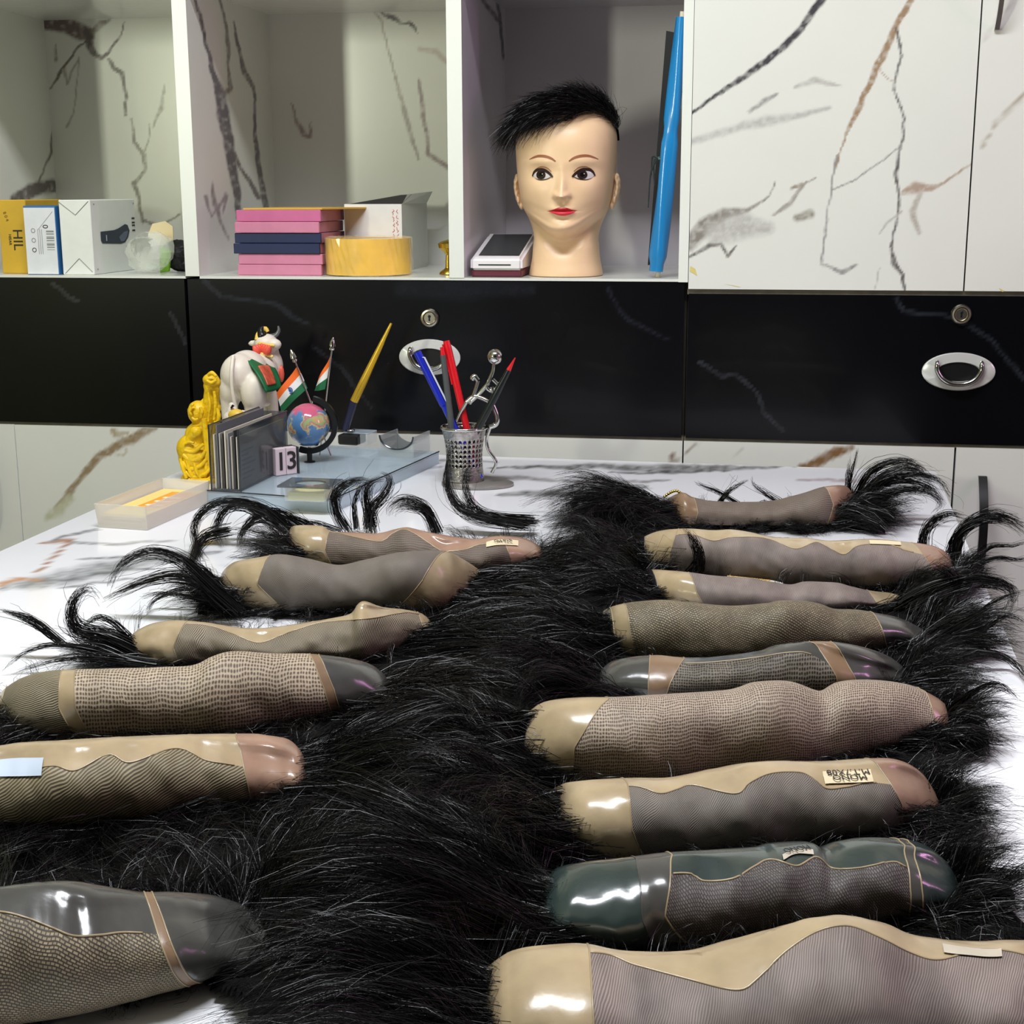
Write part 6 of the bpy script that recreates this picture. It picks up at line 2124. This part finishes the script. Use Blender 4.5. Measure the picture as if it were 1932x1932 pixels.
R7 = toupee('slim hairpiece with dark rim and a pencil lying in its fold', [(1212, 1088), (1217, 1080), (1234, 1076), (1300, 1081), (1345, 1087), (1415, 1092), (1459, 1100), (1494, 1105), (1521, 1100), (1578, 1101), (1609, 1109), (1653, 1120), (1707, 1133)],
            [(1212, 1092), (1238, 1130), (1330, 1148), (1500, 1152), (1620, 1148), (1707, 1138)], .07,
            [(PUD, (1250, 1240, 1230), 'edge_strip'), (PUT, (1338, 1314, 1300), 'front_band'), (LF2, (1660, 1655, 1640), 'lace_panel'), (PUT2, None, 'rear_band')], seed=9)
R6 = toupee('hairpiece of olive knitted mesh with a pale rim', [(1137, 1170), (1139, 1156), (1159, 1146), (1203, 1138), (1256, 1134), (1327, 1141), (1389, 1145), (1446, 1140), (1477, 1134), (1521, 1135), (1552, 1141), (1578, 1151), (1622, 1153), (1662, 1160), (1706, 1171), (1741, 1188), (1762, 1206)],
            [(1137, 1176), (1150, 1216), (1175, 1235), (1300, 1242), (1450, 1240), (1600, 1230), (1762, 1212)], .08,
            [(PUW, (1172, 1158, 1152), 'edge_strip'), (PUT2, (1200, 1188, 1180), 'front_band'), (LK, (1676, 1664, 1648), 'lace_panel'), (PUG, None, 'rear_band')], ridge=.46, seed=10)
R5 = toupee('hairpiece with black speckled lace between brown strips', [(1127, 1297), (1130, 1277), (1151, 1255), (1188, 1244), (1242, 1240), (1306, 1245), (1365, 1241), (1434, 1231), (1466, 1220), (1520, 1213), (1573, 1213), (1637, 1225), (1685, 1244), (1712, 1268), (1717, 1288)],
            [(1127, 1302), (1140, 1314), (1230, 1322), (1400, 1326), (1600, 1324), (1717, 1294)], .08,
            [(PUG, (1222, 1222, 1228), 'edge_strip'), (PUB, (1248, 1263, 1292), 'front_band'), (LB_, (1594, 1575, 1530), 'lace_panel'), (PUB, (1640, 1610, 1570), 'rear_strip'), (PUG, None, 'rear_band')],
            [(1127, 1250), (1292, 1252), (1365, 1248), (1434, 1240), (1490, 1232), (1530, 1236), (1600, 1270), (1717, 1285)], PUG, ridge=.46, seed=11)
R4 = toupee('large puffy hairpiece with small-dotted brown lace and dark rim', [(975, 1425), (977, 1400), (985, 1372), (1007, 1346), (1039, 1328), (1114, 1320), (1178, 1318), (1274, 1312), (1370, 1306), (1402, 1300), (1429, 1290), (1466, 1288), (1509, 1293), (1557, 1308), (1589, 1291), (1637, 1286), (1691, 1290), (1733, 1300), (1776, 1322), (1793, 1346), (1795, 1378)],
            [(975, 1434), (1000, 1462), (1080, 1476), (1250, 1476), (1350, 1462), (1500, 1446), (1650, 1416), (1740, 1394), (1795, 1384)], .095,
            [(PUD, (998, 986, 1000), 'edge_strip'), (PUT, (1078, 1084, 1150), 'front_band'), (LD2, (1757, 1766, 1742), 'lace_panel'), (PUP, None, 'rear_band')], wrinkle=.0028, ridge=.46, seed=12)
R3 = toupee('hairpiece with broad tan band and a MONO label on its strip', [(1040, 1522), (1044, 1503), (1071, 1487), (1124, 1479), (1199, 1475), (1274, 1474), (1354, 1458), (1407, 1447), (1477, 1443), (1568, 1443), (1648, 1438), (1701, 1440), (1739, 1458), (1765, 1495), (1773, 1522)],
            [(1040, 1534), (1068, 1608), (1124, 1626), (1231, 1622), (1434, 1602), (1594, 1582), (1696, 1570), (1773, 1532)], .095,
            [(PUT, (1226, 1192, 1182), 'front_band'), (LFG, (1700, 1700, 1650), 'lace_panel'), (PUP, None, 'rear_band')],
            [(1040, 1490), (1185, 1483), (1242, 1498), (1274, 1490), (1306, 1482), (1386, 1500), (1413, 1479), (1455, 1460), (1509, 1458), (1535, 1471), (1557, 1490), (1594, 1487), (1650, 1479), (1773, 1500)], PUT, ridge=.46, seed=13)
R2 = toupee('hairpiece with glossy dark green base and herringbone lace', [(1022, 1725), (1030, 1690), (1060, 1655), (1110, 1640), (1180, 1632), (1270, 1620), (1360, 1615), (1440, 1610), (1470, 1603), (1540, 1600), (1565, 1613), (1600, 1600), (1660, 1592), (1740, 1600), (1780, 1620), (1805, 1655), (1813, 1690)],
            [(1022, 1742), (1036, 1792), (1200, 1798), (1350, 1780), (1500, 1760), (1650, 1744), (1780, 1724), (1813, 1702)], .10,
            [(PUE, (1246, 1212, 1205), 'front_band'), (PUG, (1312, 1256, 1272), 'front_strip'), (LH, (1716, 1716, 1706), 'lace_panel'), (PUG, (1740, 1738, 1724), 'rear_strip'), (PUE, None, 'rear_band')],
            [(1022, 1690), (1275, 1650), (1330, 1665), (1380, 1660), (1420, 1636), (1450, 1622), (1500, 1636), (1540, 1618), (1570, 1640), (1620, 1640), (1680, 1628), (1710, 1640), (1813, 1680)], PUE, wrinkle=.003, ridge=.46, seed=14)
R1 = toupee('big tan-edged hairpiece with mauve ribbed lace beside the green one', [(904, 1890), (910, 1852), (935, 1825), (985, 1800), (1060, 1792), (1115, 1793), (1180, 1805), (1300, 1805), (1380, 1785), (1450, 1765), (1540, 1743), (1610, 1738), (1680, 1755), (1740, 1780), (1850, 1788), (1932, 1787), (2010, 1800), (2040, 1850), (2044, 1890)],
            [(904, 1905), (935, 1985), (1000, 2010), (1300, 2010), (1600, 2000), (1900, 1985), (2000, 1950), (2044, 1900)], .11,
            [(PUT, (1215, 1120, 1112), 'front_band'), (LF2, (1990, 1990, 1975), 'lace_panel'), (PUP, None, 'rear_band')],
            [(904, 1820), (1115, 1797), (1200, 1822), (1300, 1850), (1390, 1872), (1430, 1850), (1480, 1800), (1540, 1760), (1600, 1747), (1660, 1770), (1720, 1800), (1770, 1812), (1850, 1792), (1932, 1802), (2044, 1850)], PUT, wrinkle=.003, ridge=.62, under=.4, seed=15)


def v_at(T_, u, y):
    vv = np.linspace(.02, .5, 60)
    yy = proj(T_['surf'](np.full(60, u), vv))[:, 1]
    return float(np.interp(-y, np.maximum.accumulate(-yy), vv))


M_LAB = mat('label_cream', (222, 206, 170), .5); M_LABW = mat('tape_painted_reflection', (196, 208, 224), .2)


def px_label(T_, xl, xr, x0, x1, y0, y1, m_, lines=(), size=.006, name='size_label'):
    u0, u1 = (x0 - xl) / (xr - xl), (x1 - xl) / (xr - xl)
    um = (u0 + u1) / 2
    return label_patch(T_, u0, u1, v_at(T_, um, y1), v_at(T_, um, y0), m_, lines, name, size)


px_label(R3, 1040, 1773, 1556, 1645, 1456, 1478, M_LAB, ('MONO', 'M.T.7X08'), .0062)
px_label(L6, 544, 1028, 918, 978, 1019, 1029, M_LAB, ('8X6 MD',), .006)
px_label(R8, 1203, 1803, 1640, 1700, 1021, 1028, M_LAB)
px_label(R2, 1022, 1813, 1472, 1536, 1603, 1612, MATS['base_pale'], ('MONO',), .005)
px_label(R1, 904, 2044, 1780, 1886, 1789, 1804, MATS['base_pale'])
px_label(L2, -70, 586, -20, 88, 1430, 1466, M_LABW, name='clear_tape')  # window reflection on the tape put in as its pale blue colour
# stick and thread in the fold of the slim hairpiece, beads on the farthest one
ya = P(1430, 1150, Z=TZ)[1] + .040
a_, b_ = P(1372, 1090, Y=ya), P(1478, 1101, Y=ya)
stk = thing('wooden_stick', 'thin yellow wooden stick lying in the fold of a slim hairpiece', 'stick', (a_ + b_) / 2)
tube('stick_shaft', [a_, a_ * .25 + b_ * .75], .0022, mat('stick_yellow', (214, 176, 92), .4), stk, 10)
tube('stick_tip', [a_ * .25 + b_ * .75, b_], [.0022, .0008], mat('stick_tip_pale', (206, 198, 176), .4), stk, 10)
th_ = thing('thread', 'white thread hanging over the slim hairpiece', 'thread', b_)
tube('thread_strand', [P(1462, 1098, Y=ya - .006), P(1478, 1103, Y=ya - .030), P(1488, 1116, Y=ya - .036), P(1496, 1130, Y=ya - .041)], .0006, mat('thread_white', (214, 208, 206), .6), th_, 6, 20)
bd0 = P(1270, 985, Z=TZ)[1] + .030
bch = thing('bead_chain', 'short gold bead chain on the end of a short hairpiece', 'chain', P(1270, 935, Y=bd0))
for k in range(9):
    x_ = 1254 + 3.9 * k
    y_ = 937 - 11 * math.sin(min(1, k / 5.5) * 1.45) + (max(0, k - 6) * 2.5)
    bm = bmesh.new(); ico(bm, P(x_, y_, Y=bd0 - .004), .0019, 2)
    bm_obj('bead', bm, mat('bead_gold', (214, 190, 110), .2, metal=1.0), bch, True)

# ================================================================== HAIR OF THE PIECES
hr = np.random.default_rng(21)


def hmap_at(p):
    ij = np.floor((p[..., :2] - HM_O) / HM_RES).astype(int)
    i = np.clip(ij[..., 0], 0, HM_N[0] - 1); j = np.clip(ij[..., 1], 0, HM_N[1] - 1)
    return HMAP[i, j]


def close_map():
    # fill pin holes of the stamped surface
    global HMAP
    for _ in range(2):
        q = HMAP.copy()
        for dx, dy in ((1, 0), (-1, 0), (0, 1), (0, -1)):
            q = np.maximum(q, np.where(HMAP == 0, np.roll(HMAP, (dx, dy), (0, 1)), 0))
        HMAP = q


close_map()


def rotz(d, a):
    c, s_ = np.cos(a), np.sin(a)
    return np.stack([d[..., 0] * c - d[..., 1] * s_, d[..., 0] * s_ + d[..., 1] * c, d[..., 2]], -1)


def grow(root, d0, L, K, curl, zpull, zrest):
    """guide curves: start at root along d0, bend by curl (rad over the length), settle towards height zrest above the desk"""
    G = len(root)
    S_ = np.zeros((G, K, 3)); S_[:, 0] = root
    d = d0 / np.linalg.norm(d0, axis=1)[:, None]
    st = (L / (K - 1))
    for k in range(1, K):
        t = k / (K - 1)
        d = rotz(d, curl * (t * 1.6) / (K - 1))
        dz = (TZ + zrest * (1 - .75 * max(0.0, (t - .62) / .38)) - S_[:, k - 1, 2])
        d[:, 2] += zpull * np.clip(dz / .02, -1, 1)
        d = d / np.linalg.norm(d, axis=1)[:, None]
        S_[:, k] = S_[:, k - 1] + d * st[:, None]
    return S_


def to_strands(Gd, per, rad, tipf, wave, lenj=.25, seed=0):
    """(G,K,3) guides -> (G*per,K,3) strands"""
    r = np.random.default_rng(seed)
    G, K, _ = Gd.shape
    S_ = np.repeat(Gd, per, 0)
    N_ = len(S_)
    off = r.normal(size=(N_, 3)) * np.repeat(np.broadcast_to(rad, (G,)), per)[:, None]
    t = np.linspace(0, 1, K)
    prof = (1 - (1 - tipf) * t)[None, :, None]
    S_ = S_ + off[:, None, :] * prof
    # a strand may stop early
    cut = 1 - lenj * r.uniform(size=N_)
    tt = cut[:, None] * t[None, :]
    f = tt * (K - 1); k0 = np.minimum(f.astype(int), K - 2); fr = (f - k0)[..., None]
    ii = np.arange(N_)[:, None]
    S_ = S_[ii, k0] * (1 - fr) + S_[ii, k0 + 1] * fr
    ph = r.uniform(0, 6.28, (N_, 1, 3)); fq = r.uniform(1.5, 5, (N_, 1, 1))
    S_ = S_ + wave * np.sin(fq * 6.28 * t[None, :, None] + ph) * (t[None, :, None] ** 1.2) * np.array([1, 1, .6])
    # flyaways
    fly = (r.uniform(size=N_) < .05)[:, None, None] * r.normal(size=(N_, 1, 3)) * .010 * (t[None, :, None] ** 2)
    return S_ + fly * np.array([1, 1, .7])


def settle(S_):
    hm = hmap_at(S_)
    over = hm > TZ + .004
    S_[..., 2] = np.where(over, np.minimum(S_[..., 2], hm - .0045), S_[..., 2])
    S_[..., 2] = np.maximum(S_[..., 2], TZ + .0012)
    return S_


M_UND = mat('hair_under_layer', (7, 6, 7), .7, spec=.15, bump=.8, bscale=900)


UL = []


def under_layer(T_, S_):
    mid = (S_[:, :-1] + S_[:, 1:]).reshape(-1, 3) * .5
    UL.append((T_, np.concatenate([S_[:, :-1].reshape(-1, 3), mid])))


def blur(a, n=1):
    for _ in range(n):
        a = (a + np.roll(a, 1, 0) + np.roll(a, -1, 0) + np.roll(a, 1, 1) + np.roll(a, -1, 1)) / 5
    return a


def dil(m, n, inv=False):
    m = ~m if inv else m.copy()
    for _ in range(n):
        m = m | np.roll(m, 1, 0) | np.roll(m, -1, 0) | np.roll(m, 1, 1) | np.roll(m, -1, 1)
    return ~m if inv else m


def build_under_layers(res=.004):
    """the packed hair below the visible strands: a low sheet, one per hairpiece, where strands lie dense"""
    o2 = HM_O.copy(); n2 = (int(HM_N[0] * HM_RES / res), int(HM_N[1] * HM_RES / res))
    tot = np.zeros(n2); zz = np.zeros(n2); own = []
    for T_, q in UL:
        ij = ((q[:, :2] - o2) / res).astype(int)
        ok_ = (ij >= 0).all(1) & (ij[:, 0] < n2[0]) & (ij[:, 1] < n2[1])
        c = np.zeros(n2)
        np.add.at(c, (ij[ok_, 0], ij[ok_, 1]), 1); np.add.at(zz, (ij[ok_, 0], ij[ok_, 1]), q[ok_, 2] - TZ)
        own.append(blur(c, 16)); tot += c
    cb = blur(tot, 2)
    zb = blur(blur(zz, 2) / np.maximum(cb, 1e-6), 2)
    msk = cb > 9
    msk = dil(dil(msk, 8), 11, True)
    wh = np.argmax(np.array(own), 0)
    gx, gy = np.meshgrid(np.arange(n2[0]), np.arange(n2[1]), indexing='ij')
    P3 = np.stack([o2[0] + (gx + .5) * res, o2[1] + (gy + .5) * res, TZ + np.clip(zb * .70, .0012, .05) + .0015 * vnoise(gx * .5, gy * .5, 3)], -1)
    edge = blur(msk.astype(float), 4)
    P3[..., 2] = TZ + .0008 + (P3[..., 2] - TZ - .0008) * np.clip((edge - .4) / .5, 0, 1)
    hm = hmap_at(P3)
    P3[..., 2] = np.where(hm > TZ + .004, np.minimum(P3[..., 2], hm - .006), P3[..., 2])
    P3[..., 2] = np.maximum(P3[..., 2], TZ + .0008)
    fm = msk[:-1, :-1] & msk[1:, :-1] & msk[1:, 1:] & msk[:-1, 1:]
    a = gx[:-1, :-1] * n2[1] + gy[:-1, :-1]
    Fq = np.stack([a, a + n2[1], a + n2[1] + 1, a + 1], -1)
    for k, (T_, q) in enumerate(UL):
        F_ = Fq[fm & (wh[:-1, :-1] == k)]
        if len(F_) == 0:
            continue
        used, inv = np.unique(F_, return_inverse=True)
        me = np_mesh('hair_under_layer', P3.reshape(-1, 3)[used], inv.reshape(F_.shape))
        link_mesh('hair_under_layer', me, M_UND, T_['root'], True)


def furnish(T_, left, right, front, back, dens=1.0, width=.0005, curly=1.0, fl_bias=0.0, hts=(.030, .026)):
    """left/right/front/back: (length m, number of clumps)"""
    sd = T_['seed'] * 100
    r = np.random.default_rng(sd)
    bd, nn, surf = T_['bd'], T_['nn'], T_['surf']
    out = []
    per = int(22 * dens)
    K = 7
    for which, (L0, n) in (('l', left), ('r', right), ('f', front), ('b', back)):
        if n == 0:
            continue
        if which in 'lr':
            u = r.uniform(0.0, .13, n) if which == 'l' else 1 - r.uniform(0.0, .13, n)
            v = r.uniform(.02, .98, n)
            p = surf(u, v)
            hz = r.uniform(.05, 1.0, n)
            sg = -1 if which == 'l' else 1
            hh = hts[0] if which == 'l' else hts[1]
            p[:, 2] = TZ + .003 + (p[:, 2] - TZ) * hz * min(.80, .35 + hh * 14)
            fan = (v - .45) * .75
            d = sg * bd[None, :] + nn[None, :] * (fan + r.normal(size=n) * .16)[:, None] + np.array([0, 0, 1.0]) * r.uniform(-.15, .18, n)[:, None]
            zrest = .003 + r.uniform(.0, 1, n) ** .7 * hh * 1.15 * (1 - (2 * v - 1) ** 2) ** .8
            curl = r.normal(size=n) * .55 * curly + sg * -.45 + r.normal() * .5
            L = L0 * r.uniform(.55, 1.15, n)
        elif which == 'f':
            u = r.uniform(.02, .98, n); p = surf(u, np.full(n, .03))
            p += nn * r.uniform(.0, .02, n)[:, None]
            p[:, 2] = TZ + r.uniform(.002, .010, n)
            a = r.normal(size=n) * .75 + fl_bias
            d = rotz(np.tile(-nn, (n, 1)), a) + np.array([0, 0, 1]) * r.uniform(.0, .18, n)[:, None]
            zrest = r.uniform(.002, .012, n); curl = r.normal(size=n) * 1.5 * curly
            L = L0 * r.uniform(.5, 1.1, n)
        else:
            u = r.uniform(.0, 1, n); p = surf(u, r.uniform(.62, .98, n))
            p[:, 2] = TZ + .003 + (p[:, 2] - TZ) * r.uniform(.2, .95, n)
            a = r.normal(size=n) * .8
            d = rotz(np.tile(nn, (n, 1)), a) + np.array([0, 0, 1]) * r.uniform(-.1, .3, n)[:, None]
            zrest = r.uniform(.002, .028, n); curl = r.normal(size=n) * 1.6 * curly
            L = L0 * r.uniform(.5, 1.1, n)
        Gd = grow(p, d, L, K, curl, .34, zrest)
        S_ = to_strands(Gd, per, r.uniform(.0022, .0055, n), .55, .0016 * curly, seed=sd + ord(which))
        out.append(settle(S_))
    S_ = np.concatenate(out)
    w_ = width * .72 * r.uniform(.6, 1.3, len(S_))
    o = ribbons('hair', S_, w_, T_['hair'], T_['root'], .35, sd + 9)
    under_layer(T_, S_)
    o['kind'] = 'stuff'
    return len(S_)


NS = 0
NS += furnish(L6, (.070, 60), (.100, 120), (.045, 70), (.055, 150), 1.0, .00055, 1.5, hts=(.03, .016))
NS += furnish(L5, (.060, 60), (.110, 150), (.050, 120), (.045, 60), 1.0, .00055, 1.4, hts=(.03, .011))
NS += furnish(L4, (.065, 60), (.120, 160), (.050, 130), (.050, 80), 1.0, .0005, 1.2, hts=(.016, .013))
NS += furnish(L3, (.05, 60), (.135, 200), (.055, 170), (.050, 90), 1.1, .00045, 1.0, hts=(.02, .016))
NS += furnish(L2, (.04, 20), (.155, 250), (.095, 360), (.055, 120), 1.2, .0004, 1.0, hts=(.02, .026))
NS += furnish(L1, (.04, 10), (.090, 170), (.02, 6), (.095, 230), 1.2, .00035, .9, hts=(.03, .045))
NS += furnish(R9, (.150, 190), (.075, 110), (.045, 80), (.030, 60), 1.0, .0006, 1.6, hts=(.026, .032))
NS += furnish(R8, (.110, 150), (.050, 100), (.040, 90), (.045, 110), 1.0, .00055, 1.4)
NS += furnish(R7, (.095, 120), (.075, 110), (.035, 70), (.040, 50), 1.0, .0005, 1.2)
NS += furnish(R6, (.090, 130), (.080, 140), (.045, 100), (.040, 60), 1.0, .0005, 1.1)
NS += furnish(R5, (.095, 140), (.070, 150), (.035, 70), (.040, 60), 1.0, .00048, 1.0)
NS += furnish(R4, (.085, 170), (.050, 150), (.060, 170), (.040, 60), 1.1, .00045, 1.0, hts=(.036, .026))
NS += furnish(R3, (.125, 200), (.050, 130), (.060, 170), (.040, 70), 1.1, .0004, .9, hts=(.036, .026))
NS += furnish(R2, (.150, 240), (.055, 120), (.050, 120), (.040, 70), 1.2, .0004, .8, hts=(.042, .03))
NS += furnish(R1, (.130, 260), (.04, 40), (.02, 10), (.050, 110), 1.2, .00035, .8, hts=(.036, .03))

build_under_layers()

# ---- loose locks that stand out against the white desk and the cabinet
LOCKS = {
    'L6': (L6, [
        [(560, 1012), (505, 962), (450, 947), (400, 952), (366, 988), (371, 1030), (386, 1054)], [(530, 1000), (470, 955), (425, 962), (408, 1000), (422, 1032)],
        [(575, 1000), (522, 968), (484, 972), (458, 1002), (452, 1034)], [(540, 1004), (500, 984), (470, 992), (440, 1020)], [(430, 1000), (390, 1010), (372, 1030), (362, 1058), (345, 1078)],
        [(655, 1000), (634, 962), (634, 932), (655, 912), (690, 905), (708, 916)], [(672, 998), (668, 952), (680, 922), (702, 906)], [(694, 998), (700, 962), (722, 937), (736, 912), (731, 896), (716, 893)],
        [(702, 998), (692, 952), (692, 922), (706, 906), (726, 904)], [(826, 1004), (806, 962), (786, 946), (760, 942), (738, 956), (730, 978)], [(822, 1004), (810, 972), (790, 958), (765, 955), (745, 965)],
        [(600, 1000), (570, 982), (540, 975), (515, 985)], [(640, 1002), (590, 985), (560, 990)]]),
    'R9': (R9, [
        [(1010, 985), (935, 982), (882, 970), (852, 942), (842, 906), (846, 876), (851, 850), (862, 832)], [(1000, 985), (930, 978), (897, 962), (881, 932), (879, 902), (886, 872)], [(990, 990), (930, 978), (870, 958), (848, 925), (843, 895)],
        [(1250, 965), (1205, 930), (1160, 922), (1120, 936), (1082, 942), (1052, 958)], [(1240, 970), (1190, 945), (1140, 945), (1100, 960)], [(1080, 960), (1092, 930), (1108, 913)], [(1120, 955), (1135, 930), (1155, 918)],
        [(1350, 960), (1372, 930), (1395, 914), (1412, 906)], [(1480, 955), (1445, 932), (1422, 915), (1418, 898)], [(1400, 955), (1360, 930), (1330, 918), (1310, 908)],
        [(1600, 960), (1606, 900), (1616, 862), (1619, 843)], [(1604, 960), (1598, 910), (1602, 880), (1600, 862)], [(1606, 955), (1640, 892), (1690, 869), (1730, 876), (1752, 908)], [(1610, 960), (1655, 905), (1700, 884), (1740, 890), (1765, 925)],
        [(1610, 960), (1662, 908), (1722, 896), (1772, 907), (1796, 942)], [(1604, 958), (1652, 918), (1712, 908), (1768, 930), (1774, 958)], [(1620, 968), (1680, 930), (1740, 925), (1778, 948), (1760, 972)]]),
    'R8': (R8, [
        [(1740, 1045), (1745, 1005), (1762, 982), (1792, 970), (1826, 978)], [(1796, 1052), (1812, 1005), (1838, 982), (1880, 970), (1940, 990)], [(1800, 1060), (1806, 1012), (1850, 982), (1900, 982), (1940, 1012)],
        [(1830, 1062), (1868, 1032), (1908, 1030), (1945, 1020)], [(1830, 1068), (1880, 1052), (1920, 1056), (1950, 1050)], [(1300, 1090), (1318, 1065), (1315, 1035), (1302, 1010), (1292, 996)], [(1296, 1098), (1322, 1078), (1322, 1040), (1308, 1008)]]),
    'R7': (R7, [
        [(1700, 1140), (1762, 1107), (1822, 1093), (1890, 1099), (1914, 1122), (1896, 1160)], [(1770, 1145), (1795, 1125), (1803, 1100), (1790, 1080), (1765, 1065)], [(1720, 1145), (1790, 1115), (1850, 1098), (1905, 1112), (1905, 1150)]]),
    'R6': (R6, [
        [(1750, 1215), (1832, 1165), (1882, 1132), (1945, 1112)], [(1790, 1210), (1850, 1190), (1900, 1160), (1940, 1180)], [(1770, 1225), (1860, 1230), (1910, 1250), (1950, 1300)]]),
    'R4': (R4, [
        [(1780, 1350), (1830, 1310), (1880, 1290), (1925, 1320)], [(1780, 1390), (1826, 1385), (1850, 1405), (1862, 1440)], [(900, 1420), (960, 1370), (1020, 1352), (1062, 1388), (1074, 1420)], [(880, 1400), (950, 1352), (1010, 1345), (1055, 1375)],
        [(1790, 1390), (1842, 1390), (1866, 1430)]]),
    'L5': (L5, [
        [(450, 1150), (395, 1103), (342, 1054), (282, 1040), (228, 1066), (206, 1112)], [(430, 1142), (372, 1094), (312, 1088), (252, 1106), (196, 1132)], [(436, 1125), (352, 1112), (292, 1132), (276, 1162)], [(440, 1130), (380, 1070), (330, 1058), (280, 1075)],
        [(440, 1140), (360, 1125), (300, 1118), (262, 1128)]]),
    'L4': (L4, [
        [(268, 1235), (205, 1205), (152, 1196), (131, 1166), (146, 1122), (174, 1110), (187, 1132)], [(262, 1230), (200, 1200), (150, 1185), (138, 1150), (152, 1120)], [(255, 1215), (212, 1174), (182, 1166), (152, 1186)],
        [(110, 1212), (62, 1178), (20, 1157), (-12, 1150)], [(118, 1210), (62, 1166), (0, 1150)], [(250, 1246), (125, 1218), (52, 1228), (0, 1268)], [(300, 1255), (180, 1240), (90, 1250), (20, 1275)]]),
}
for key, (T_, paths) in LOCKS.items():
    S_all = []
    for q, path in enumerate(paths):
        a = P(path[0][0], path[0][1], Z=TZ + .014)
        pts = [a]
        yy = a[1]
        for (x, y) in path[1:]:
            p = P(x, y, Y=yy - .004)
            if p[2] < TZ + .003:
                p = P(x, y, Z=TZ + .003)
            pts.append(p)
        Gd = catmull(pts, 15)[None]
        n = 84 if len(path) > 4 else 34
        S_ = to_strands(Gd, n, np.array([.0034 if n > 50 else .0018]), .55, .0009, .3, 700 + q)
        S_[..., 2] = np.maximum(S_[..., 2], TZ + .0012)
        S_all.append(S_)
    o = ribbons('loose_locks', np.concatenate(S_all), .0006, T_['hair'], T_['root'], .3, 31)
    o['kind'] = 'stuff'
print('STRANDS', NS)
